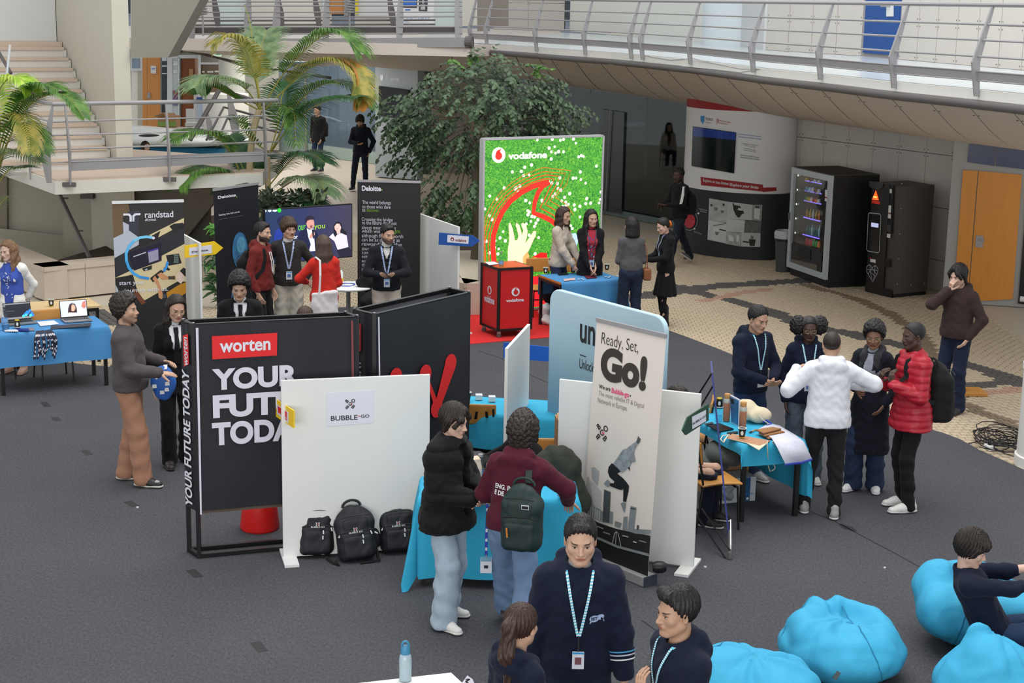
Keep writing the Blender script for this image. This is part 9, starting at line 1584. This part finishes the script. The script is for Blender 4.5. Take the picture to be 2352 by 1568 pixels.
for pts,c in(([(.09,.05),(.10,.12),(.12,.17),(.155,.195),(.19,.17),(.205,.11),(.20,.06),(.15,.05)],(44,28,28)),([(.06,.02),(.10,.07),(.21,.06),(.25,.02)],(214,206,200)),([(.135,.09),(.14,.15),(.165,.165),(.185,.14),(.18,.10),(.16,.08)],(206,150,124)),([(.26,.14),(.28,.19),(.315,.20),(.315,.12),(.28,.11)],(176,104,92)),([(.10,.20),(.14,.212),(.322,.06),(.322,.02),(.28,.02)],(196,196,206))):q2.shape(pts,'screen_shape',lit('scr_%d_%d_%d'%c,c),lp2,h=.002+.0015*[(44,28,28),(214,206,200),(206,150,124),(176,104,92),(196,196,206)].index(c)*(0 if c[0]==196 else 1)+.001,px=0)
CUPB=cmat('black_cup',(26,26,26),rough=.4);CUPW=cmat('cup_rim_white',(216,216,210));YELR=cmat('yellow_base',(210,180,40))
def cup(label,p,upside=0,group='black paper cups'):
 o=thing('cup',label,'cup',tuple(p),0,group);k=(lambda z:.095-z)if upside else(lambda z:z)
 MB().lathe([(.026,k(.006)),(.036,k(.085))][::1 if not upside else-1],(0,0,0),18).obj('wall',CUPB,o,world=0,smooth=1);MB().lathe([(.0255,k(0)),(.0265,k(.008))][::1 if not upside else-1],(0,0,0),18).obj('yellow_ring',YELR,o,world=0);MB().tube([Vc((.037*math.cos(a),.037*math.sin(a),k(.088)))for a in np.linspace(0,2*PI,19)],.004,6).obj('rim',CUPW,o,world=0);
 if not upside:MB().lathe([(.033,.080),(.001,.079)],(0,0,0),18,cap=0).obj('inside',CUPW,o,world=0)
 d=Vc((-p[0],-p[1],0)).normalized();u=Vc((-d.y,d.x,0));MB().poly([d*.0345+u*(.014*math.cos(a))+Vc((0,0,.048+.022*math.sin(a)))for a in np.linspace(0,2*PI,12,endpoint=0)]).obj('white_emblem',CUPW,o,world=0);return o
cup('black cup with yellow rim in front of the left laptop',G(40,752,.75),1);cup('black paper cup with white rim on the bare wooden table',G(118,703,.745));cup('black paper cup on orange edge of the blue table',G(1253,628,.75));cup('black paper cup by the hand of the beige jacket woman',G(1316,626,.75));cup('black paper cup in front of the black coat woman',G(1394,620,.75));cup('black paper cup on cork folder at front of crowded table',G(1704,1004,.765));cup('black cup turned over behind the first cork bottle',G(1652,935,.75),1);cup('black paper cup half hidden at left end of middle cyan table',G(1074,920,.75))
GLS=glass_mat('bottle_glass',(.90,.95,.97),mixf=.10);WAT=cmat('pale_blue_label',(120,160,200),rough=.3)
def bottle(label,p,h=.26,r=.036,cap=None,m=GLS,group=None):
 o=thing('bottle',label,'bottle',tuple(p),0,group);MB().lathe([(r*.9,0),(r,h*.04),(r,h*.55),(r*.45,h*.76),(r*.38,h*.96),(r*.42,h)],(0,0,0),18,cap=0).obj('glass_body',m,o,world=0,smooth=1);MB().lathe([(r*.85,.006),(r*.9,h*.3)],(0,0,0),16).obj('water',glass_mat('water_fill',(.78,.88,.95),mixf=.10),o,world=0,smooth=1)
 MB().lathe([(r*.46,h*.95),(r*.46,h*1.05)],(0,0,0),12).obj('cap',cap or STEEL,o,world=0);MB().lathe([(r*1.02,h*.18),(r*1.02,h*.40)],(0,0,0),18,cap=0).obj('label',WAT,o,world=0,smooth=1);return o
bottle('clear glass water bottle on the red counter',G(1151,612,1.012),.20);bottle('clear water bottle at left edge of the far left table',G(11,748,.75),.24,.04);bottle('glass carafe with stopper between the two men at front cyan table',G(1103,1104,.75),.22,.045);bottle('clear plastic bottle with purple cap at right end of front cyan table',G(1289,1146,.75),.17,.034,cmat('purple_cap',(150,60,160)))
gl=G(5,752,.75);o=thing('jar','round glass jar at the corner of the far left table','jar',tuple(G(13,758,.75)));MB().lathe([(.04,0),(.045,.02),(.045,.08),(.035,.09)],(0,0,0),16,cap=0).obj('glass_wall',GLS,o,world=0,smooth=1);MB().lathe([(.038,.01),(.042,.07)],(0,0,0),16).obj('blue_filling',cmat('blue_filling',(60,110,160),var=.4,scale=40),o,world=0)
def flat(name,label,cat,pts,z,m,th=.003,group=None):o=tag(MB().prism([G(x,y,z)for x,y in pts],(0,0,th)).obj(name,m),label,cat,group);return o
for i in range(7):x=8+4.4*i;flat('pen','white giveaway pens in a row on far left table corner','pen',[(x,758),(x+3,757.5),(x+8,761),(x+5,762)],.752+.0015*i,WHITE,.006,'white pens on the blue table')
for i in range(8):x=37+3.6*i;flat('pen','dark blue giveaway pens in a row beside the white pens','pen',[(x,755.5-.3*i*.2),(x+2.6,755-.3*i*.2),(x+6,760),(x+3.4,760.5)],.752+.0015*i,cmat('navy_pen',(36,40,130),rough=.3),.006,'blue pens on the blue table')
flat('paper_sheet','white paper sheet between two laptops on left table','paper',[(85,739),(124,736),(136,744),(93,749)],.752,PAPER);flat('leaflet','grey leaflet by pens on the left table','leaflet',[(62,753),(78,752),(80,759),(66,760)],.752,cmat('grey_leaflet',(110,114,126),var=.4,scale=30))
for i in range(12):x=117+7.6*i;flat('leaflet','dark leaflets fanned out in front of right laptop','leaflet',[(x,748-.55*i),(x+9,747.2-.55*i),(x+8,755-.6*i),(x-1,756-.6*i)],.752+.0012*i,cmat('navy_leaflet',(44,46,58),var=.5,scale=40),.0016,'dark leaflets fanned on the blue table')
lh=G(100,762,.755);lo_=thing('lanyard_bunch','thick bunch of navy lanyards hanging over front edge of blue table','lanyards',tuple(lh));rng=random.Random(4);NVR=cmat('navy_ribbon',(24,26,46));fm=MB();fl=MB()
fn=Vc((U1.y,-U1.x,0))
for i in range(22):
 u=rng.uniform(-.11,.11);e=lh+U1*u*.8;e2=lh+fn*(.06+.02*rng.random())+U1*u*1.15;ln=rng.uniform(.22,.33);pts=[e-fn*.03,e+fn*.02+Vc((0,0,.012+.01*rng.random())),e2+Vc((0,0,-.06)),e2+U1*rng.uniform(-.02,.02)+Vc((0,0,-ln*.6)),e2+U1*rng.uniform(-.03,.03)+Vc((0,0,-ln))];R=spline(pts,4);n=U1*.010
 fm.ribbon([p-n for p in R],[p+n for p in R])
 for k in(6,9,12,14):a,c=R[k],R[k+1];q=fn*.004;fl.add([a-n*.5+q,a+n*.5+q,c+n*.5+q,c-n*.5+q],[(0,1,2,3)])
fm.obj('ribbons',NVR,lo_,kind='stuff');fl.obj('white_flecks',PAPER,lo_,kind='stuff')
flat('paper_sheet','white paper sheet on the red counter','paper',[(1113,602),(1135,601),(1146,606),(1124,609)],1.013,PAPER);flat('booklet','dark red booklet lying on the blue table','booklet',[(1342,634),(1365,632),(1371,638),(1348,640)],.752,cmat('dark_red_booklet',(96,30,44),var=.4,scale=40),.008);flat('tablet','dark tablet lying by the beige jacket woman on blue table','tablet',[(1280,629),(1303,627),(1306,630),(1284,632)],.752,BLACK,.008)
for i in range(8):flat('sticker','pale pink stickers in a short row on blue table','sticker',[(1295+3.2*i,641-.4*i),(1298+3.2*i,640.6-.4*i),(1299+3.2*i,645-.4*i),(1295.6+3.2*i,645.6-.4*i)],.752,cmat('pale_pink',(206,170,166)),.002,'stickers on the blue table')
for i,(x,y)in enumerate([(1326,640),(1333,639),(1337,641),(1388,635),(1395,636),(1398,634),(1415,632)]):flat('card','small pale cards scattered on the blue table','card',[(x,y),(x+5,y-.6),(x+6,y+1.6),(x+1,y+2.2)],.752,cmat('pale_blue_card',(150,176,206)),.002,'cards on the blue table')
def softbag(label,c,rad,m,extra=(),name='bag',part='pouch'):
 o=thing(name,label,'bag',tuple(c));bag_mesh(o,[E_((0,0,rad[2]),rad,k=0)]+[E_(q[0],q[1],k=.05)for q in extra],m,part,amp=.010,f=20);return o
softbag('black bag hanging on the chair beside the red counter',V3(G(1262,690,.3),.22)+Vc((.02,.1,0)),(.15,.10,.19),BLKC,[((0,0,.40),(.08,.06,.06))]);tag(lump('cushion','white crumpled bag on red carpet under the blue table','bag',[E_(np.array(V3(G(1252,735),.12)),(.10,.12,.14),k=0),E_(np.array(V3(G(1258,745),.06)),(.11,.1,.08))],WHITE,amp=.012),cat='bag')
pl_r=V3(rt0,.745)
MB0=thing('lanyard','blue white lanyard curled on the round white table','lanyard',tuple(pl_r));MB().tube([pl_r+Vc((-.02+.10*math.cos(a)*(1+.2*math.sin(2*a)),.02+.12*math.sin(a),.006+.004*math.sin(3*a)))for a in np.linspace(0,9,34)],.007,5).obj('ribbon',mat('blue_white_ribbon',srgb(60,84,170),var=.6,scale=60),MB0,smooth=1)
yb=G(784,646,.745);o=thing('bottle','small yellow based bottle on the round white table','bottle',tuple(yb));MB().lathe([(.03,0),(.03,.05)],yb,12).obj('yellow_base',YELR,o);MB().lathe([(.028,.05),(.026,.13),(.012,.16)],yb,12).obj('body',WHITE,o,smooth=1)
for i,(x,y)in enumerate([(1100,917),(1130,921)]):p=G(x,y,.75);o=thing('gift_box',['small white gift box, left of two on middle cyan table','small white gift box, right of two on middle cyan table'][i],'box',tuple(p),.1);MB().box((0,0,.022),(.065,.065,.044)).obj('tray',WHITE,o,world=0,bevel=.003);MB().box((0,0,.045),(.068,.068,.016)).obj('lid',PAPER,o,world=0,bevel=.003)
flat('card_holder','small black stand at left end of middle cyan table','stand',[(1072,925),(1080,924),(1079,930),(1072,930)],.752,BLACK,.02)
softbag('black bag hanging from backrest of the chair by middle cyan table',V3(G(1100,1010,.35),.22)+Vc((.05,.0,0)),(.20,.10,.17),BLKC,[((.10,0,.3),(.08,.06,.10)),((-.12,0,.12),(.06,.05,.09))])
for dx,lb in((-8,'a'),(14,'b')):MB().ribbon([G(1100+dx,945,.80),G(1096+dx*1.6,1000,.45)],[G(1106+dx,945,.80),G(1104+dx*1.6,1000,.45)]).obj('strap',BLKC,bpy.data.objects['bag.001']if 'bag.001' in bpy.data.objects else None)
p=G(1085,1150,.75);o=thing('basket','slatted bamboo crate on the front cyan table','basket',tuple(p),.05);BAM_=cmat('bamboo_slat',(190,150,96),var=.12,scale=10)
for z in(.02,.055,.09):
 for s in(-1,1):MB().box((0,s*.10,z),(.30,.010,.026)).obj('slat',BAM_,o,world=0);MB().box((s*.15,0,z),(.010,.20,.026)).obj('slat',BAM_,o,world=0)
MB().box((0,0,.006),(.30,.2,.008)).obj('base',BAM_,o,world=0)
for i in range(6):MB().box((-.11+.045*i,-.02+.03*(i%2),.06),(.04,.06,.04),Matrix.Rotation(i,3,'Z')).obj('wrapped_sweet',[WHITE,cmat('green_sweet',(110,160,70)),WAT][i%3],o,world=0)
o=thing('paper_bag','pale paper bag standing at back of the front cyan table','bag',tuple(TB(.42,.42)),.3);bag_mesh(o,[B_((0,0,.11),(.075,.05,.11),.015,k=0),E_((-.06,0,.05),(.06,.05,.06),k=.03)],cmat('pale_kraft',(206,184,164),rough=.85),'pouch',amp=.006,f=22)
o=thing('paper_cup','wide pale paper bowl on the front cyan table','bowl',tuple(G(1112,1092,.76)));MB().lathe([(.035,0),(.05,.05)],(0,0,0),18).obj('wall',cmat('pale_kraft',(206,184,164)),o,world=0,smooth=1);MB().lathe([(.047,.05),(.043,.05)],(0,0,0),18).obj('rim',WHITE,o,world=0)
flat('leaflet','blue leaflet under carafe on the front cyan table','leaflet',[(1094,1108),(1118,1106),(1122,1116),(1097,1118)],.752,cmat('blue_leaflet',(60,130,190),var=.2));tag(lump('tissue','crumpled white tissue at right tip of the front cyan cloth','tissue',[E_(np.array(G(1303,1146,.77)),(.03,.025,.02),k=0)],WHITE,vox=.006,amp=.006,f=60),cat='tissue')
o=thing('coat','dark olive coat over a chair beside the roll up banner','coat',(.42,12.66,.45));bag_mesh(o,[E_((0,0,.25),(.20,.15,.32),k=0),E_((.10,-.03,.10),(.16,.13,.2),k=.05),E_((-.08,0,.40),(.15,.12,.14),k=.05)],cloth((.035,.040,.030),'plain'),'shell',amp=.012,f=16)
o=thing('cardboard_box','upright brown cardboard box behind seated woman at front cyan table','box',(.50,13.25,0),.1);MB().box((0,0,.55),(.20,.25,1.10)).obj('side',CARD,o,world=0);MB().box((0,-.06,1.12),(.2,.12,.02),Matrix.Rotation(.4,3,'X')).obj('flap',CARD,o,world=0)
CORK=cmat('cork_sleeve',(158,106,80),var=.25,scale=60,rough=.85);LWOOD=cmat('pale_wood_cap',(190,140,86),var=.1)
for i,(x,y)in enumerate([(1668,966),(1705,986)]):
 p=G(x,y,.75);o=thing('cork_bottle',['tall cork sleeved bottle with wooden cap at back of crowded table','tall cork sleeved bottle with wooden cap beside the picture leaflet'][i],'bottle',tuple(p));MB().lathe([(.031,0),(.034,.01),(.034,.175),(.032,.18)],(0,0,0),20).obj('cork_sleeve',CORK,o,world=0,smooth=1);MB().lathe([(.033,.18),(.033,.21),(.026,.225)],(0,0,0),20).obj('glass_neck',cmat('pale_glass',(176,178,172),rough=.15),o,world=0,smooth=1);MB().lathe([(.027,.222),(.029,.23),(.029,.262),(.026,.268)],(0,0,0),20).obj('cap',LWOOD,o,world=0,smooth=1)
p=G(1650,968,.75);o=thing('drinking_glass','clear drinking glass in front of the turned over cup','glass',tuple(p));MB().lathe([(.032,0),(.040,.11)],(0,0,0),18,cap=0).obj('glass_wall',GLS,o,world=0,smooth=1);MB().lathe([(.03,.004),(.036,.06)],(0,0,0),16).obj('water',glass_mat('water_fill',(.78,.88,.95)),o,world=0)
a,b_=G(1681,970,.75),G(1697,978,.75);PL=Panel((a.x,a.y,.75),(b_.x-a.x,b_.y-a.y,0),(0,0,1));o=thing('leaflet_stand','upright blue picture leaflet stand between two cork bottles','stand',tuple(a));cx_=lambda x,y:(1590+x/4.9,880+y/4.9)
PL.shape([cx_(420,125),cx_(530,185),cx_(522,485),cx_(440,440)],'clear_holder',PAPER,o,th=-.012);PL.shape([cx_(428,145),cx_(524,196),cx_(517,470),cx_(444,432)],'picture',mat('blue_photo_print',srgb(52,104,150),var=.6,scale=10,rough=.3),o,h=.003);PL.shape([cx_(436,170),cx_(470,180),cx_(478,235),cx_(446,225)],'printed_face',cmat('photo_black',(30,30,30)),o,h=.005);PL.disc(cx_(505,205),.012,'printed_ring',cmat('light_blue_print',(60,140,200)),o,h=.005)
o=softbag('cream cotton drawstring bag slumped on the crowded table',G(1730,968,.75),(.13,.10,.075),cmat('cream_cotton',(214,200,172),rough=.9,var=.05),[((-.06,.03,.15),(.09,.07,.07)),((.08,-.02,.08),(.08,.07,.06))],name='cotton_bag');MB().tube([Vc((.02,-.08,.12)),Vc((.06,-.12,.06)),Vc((.12,-.13,.02)),Vc((.15,-.10,.01))],.005,5).obj('cord',cmat('cream_cord',(216,206,182)),o,world=0)
BRW=cmat('kraft_notebook',(150,106,66),var=.06,rough=.8)
for i,(pts,z)in enumerate([([(1752,1008),(1797,1000),(1812,998),(1768,1004)],.75),([(1740,992),(1792,985),(1800,993),(1752,1001)],.78),([(1737,989),(1775,982),(1794,986),(1755,996)],.80)]):
 pts=[[(1750,1000),(1796,994),(1810,1000),(1765,1009)],[(1743,996),(1788,989),(1802,994),(1757,1003)],[(1736,989),(1775,983),(1794,987),(1754,997)]][i];o=thing('notebook',['brown kraft folder, lowest and front one on crowded table','brown kraft folder, middle of three on crowded table','brown kraft folder, topmost of three on crowded table'][i],'notebook',tuple(G(*pts[0],.752+.014*i)));MB().prism([G(x,y,.750+.016*i)for x,y in pts],(0,0,.014)).obj('cover',BRW,o);MB().prism([G(x,y,.753+.016*i).lerp(G(1770,995,.753+.016*i),-.01)for x,y in pts],(0,0,.007)).obj('pages',cmat('kraft_edge',(120,84,54)),o)
flat('tablet','black tablet lying on crowded table behind the cork folder','tablet',[(1626,979),(1652,973),(1686,986),(1652,992)],.752,mat('dark_display',(.006,.007,.010),rough=.12),.008);flat('card','black printed card at back of crowded table','card',[(1617,973),(1636,969),(1640,973),(1620,976)],.752,INKD,.003);flat('card','black printed card in front of tablet','card',[(1669,993),(1694,990),(1696,994),(1672,997)],.752,INKD,.003)
o=thing('cork_folder','flat cork and cream pouch with white cords at front of crowded table','pouch',tuple(G(1710,1010,.75)));MB().prism([G(x,y,.752)for x,y in[(1668,1006),(1682,997),(1770,1013),(1745,1024)]],(0,0,.006)).obj('cork_face',cmat('cork_sheet',(176,130,100),var=.15,scale=60),o);MB().prism([G(x,y,.7505)for x,y in[(1666,1006),(1745,1021),(1764,1017),(1743,1034),(1715,1018)]],(0,0,.005)).obj('cream_flap',cmat('cream_cotton',(214,200,172)),o)
CORD=cmat('cream_cord',(216,206,182));MB().tube([G(*q,.77)for q in[(1676,998),(1660,1000),(1655,1008),(1662,1016),(1668,1006),(1672,1000),(1662,1012)]],.005,5).obj('cord',CORD,o,smooth=1)
ce_=G(1763,1012,.76);fnr=-Wr*.05
MB().tube(spline([ce_,G(1762,1018,.765),V3(G(1764,1050,.62)+fnr*0,.62),V3(G(1764,1068,.5),.5)],4)+spline([V3(G(1769,1083,.45),.45),V3(G(1780,1075,.48),.48),V3(G(1777,1062,.53),.53),V3(G(1778,1030,.68),.68),G(1775,1013,.76)],4),.0045,5).obj('cord',CORD,o,smooth=1)
o=thing('pen','black and wood pens lying before the cotton bag','pen');MB().tube([G(1721,993,.757),G(1737,986,.757)],.006,6).obj('barrel',LWOOD,o);MB().tube([G(1721,993,.757),G(1727,991,.757)],.0065,6).obj('grip',BLACK,o)
ts=thing('t_shirt','white t-shirt with blue trim draped over right corner of crowded table','shirt',tuple(G(1800,990,.76)));P_t=[[(1742,986),(1766,973),(1790,978)],[(1772,1006),(1804,992),(1826,999)],[(1784,1026),(1818,1013),(1846,1014)]];zt_=[.768,.764,.758];vs=[G(*q,z)for r,z in zip(P_t,zt_)for q in r];lowr=[V3(p+Ur*.07-Wr*.05,z)for i,(p,z)in enumerate(zip(vs[6:9],(.60,.56,.60)))];vs+=lowr
MB().add(vs,[(3*j+i,3*j+i+1,3*j+i+4,3*j+i+3)for j in range(3)for i in range(2)]).obj('fabric',cmat('white_jersey',(206,206,220),rough=.9),ts,smooth='all').modifiers.new('t','SOLIDIFY').thickness=.006
MB().tube([lowr[0],lowr[1],lowr[2]],.012,6).obj('blue_trim',RIB,ts);MB().tube(spline([G(1752,970,.77),G(1762,966,.79),G(1772,974,.77),G(1760,977,.77)],4),.010,6).obj('blue_collar',RIB,ts)
p=V3(G(1712,1168),0)+Wr*.2;o=thing('carton','white carton printed with blue band under the crowded table','box',tuple(p),math.atan2(Ur.y,Ur.x));MB().box((0,.12,.12),(.42,.24,.24)).obj('side',cmat('white_carton',(196,200,206),rough=.7),o,world=0);PLc=Panel(wm(o)@Vc((-.21,0,0)),wm(o).to_3x3()@Vc((1,0,0)),(0,0,1));DB=cmat('navy_carton_print',(40,86,130));PLc.shape([(.31,.002),(.36,.002),(.36,.238),(.31,.238)],'blue_band',DB,o,px=0);PLc.text('OCUBOJNU',((.25,.06),(.40,.085)),LTR,cmat('light_blue_print',(60,140,200)),o,px=0,h=.005);PLc.text('@NU',((.03,.06),(.12,.085)),LTR,cmat('light_blue_print',(60,140,200)),o,px=0);PLc.disc((.335,.03),.014,'white_dot',WHITE,o,px=0,h=.005)
p=p+Wr*.28+Ur*.05;o=thing('carton','brown cardboard box behind the white carton under crowded table','box',tuple(p),math.atan2(Ur.y,Ur.x));MB().box((0,.13,.17),(.46,.26,.34)).obj('side',CARD,o,world=0);MB().box((0,.0,.345),(.46,.03,.012)).obj('flap',CARD,o,world=0)
lump('plastic_bag','clear crumpled plastic bag beside cartons under the table','bag',[E_(np.array(V3(G(1655,1150),.10)),(.14,.12,.10),k=0)],cmat('clear_plastic',(150,152,154),rough=.25),amp=.02,f=34,part='film');lump('coat','grey green coat hanging under the crowded table','coat',[E_(np.array(r1+Ur*.12+Wr*.55+Vc((0,0,.52))),(.20,.24,.12),k=0),E_(np.array(r1+Ur*.0+Wr*.62+Vc((0,0,.40))),(.2,.16,.10))],cloth((.10,.11,.10),'plain'),amp=.012,f=18)
p=G(931,1560,.745);o=thing('sports_bottle','clear bottle with teal loop cap at the bottom edge','bottle',tuple(p));TEAL=cmat('teal_cap',(52,120,154),rough=.4);MB().lathe([(.036,0),(.038,.12),(.034,.15),(.024,.165)],(0,0,0),20).obj('body',cmat('pale_clear_plastic',(150,168,176),rough=.2),o,world=0,smooth=1);MB().lathe([(.026,.16),(.028,.165),(.027,.20),(.022,.21)],(0,0,0),20).obj('cap',TEAL,o,world=0,smooth=1);MB().tube([Vc((.020*math.cos(a),0,.208+.032*math.sin(a)))for a in np.linspace(0,PI,11)],.007,8).obj('loop',TEAL,o,world=0,smooth=1)
p=G(1075,1575,.78);o=thing('sign_card','pale card sign with dark letter beside the white table corner','sign',tuple(p));PLs=Panel.wall(p+Vc((-.04,0,0)),p+Vc((.05,.02,0)));PLs.shape([(1058,1572),(1074,1551),(1086,1560),(1092,1575)],'card',PAPER,o,th=-.004);PLs.text('?',((1067,1568),(1080,1557)),LTR,INKD,o,bold=.03)
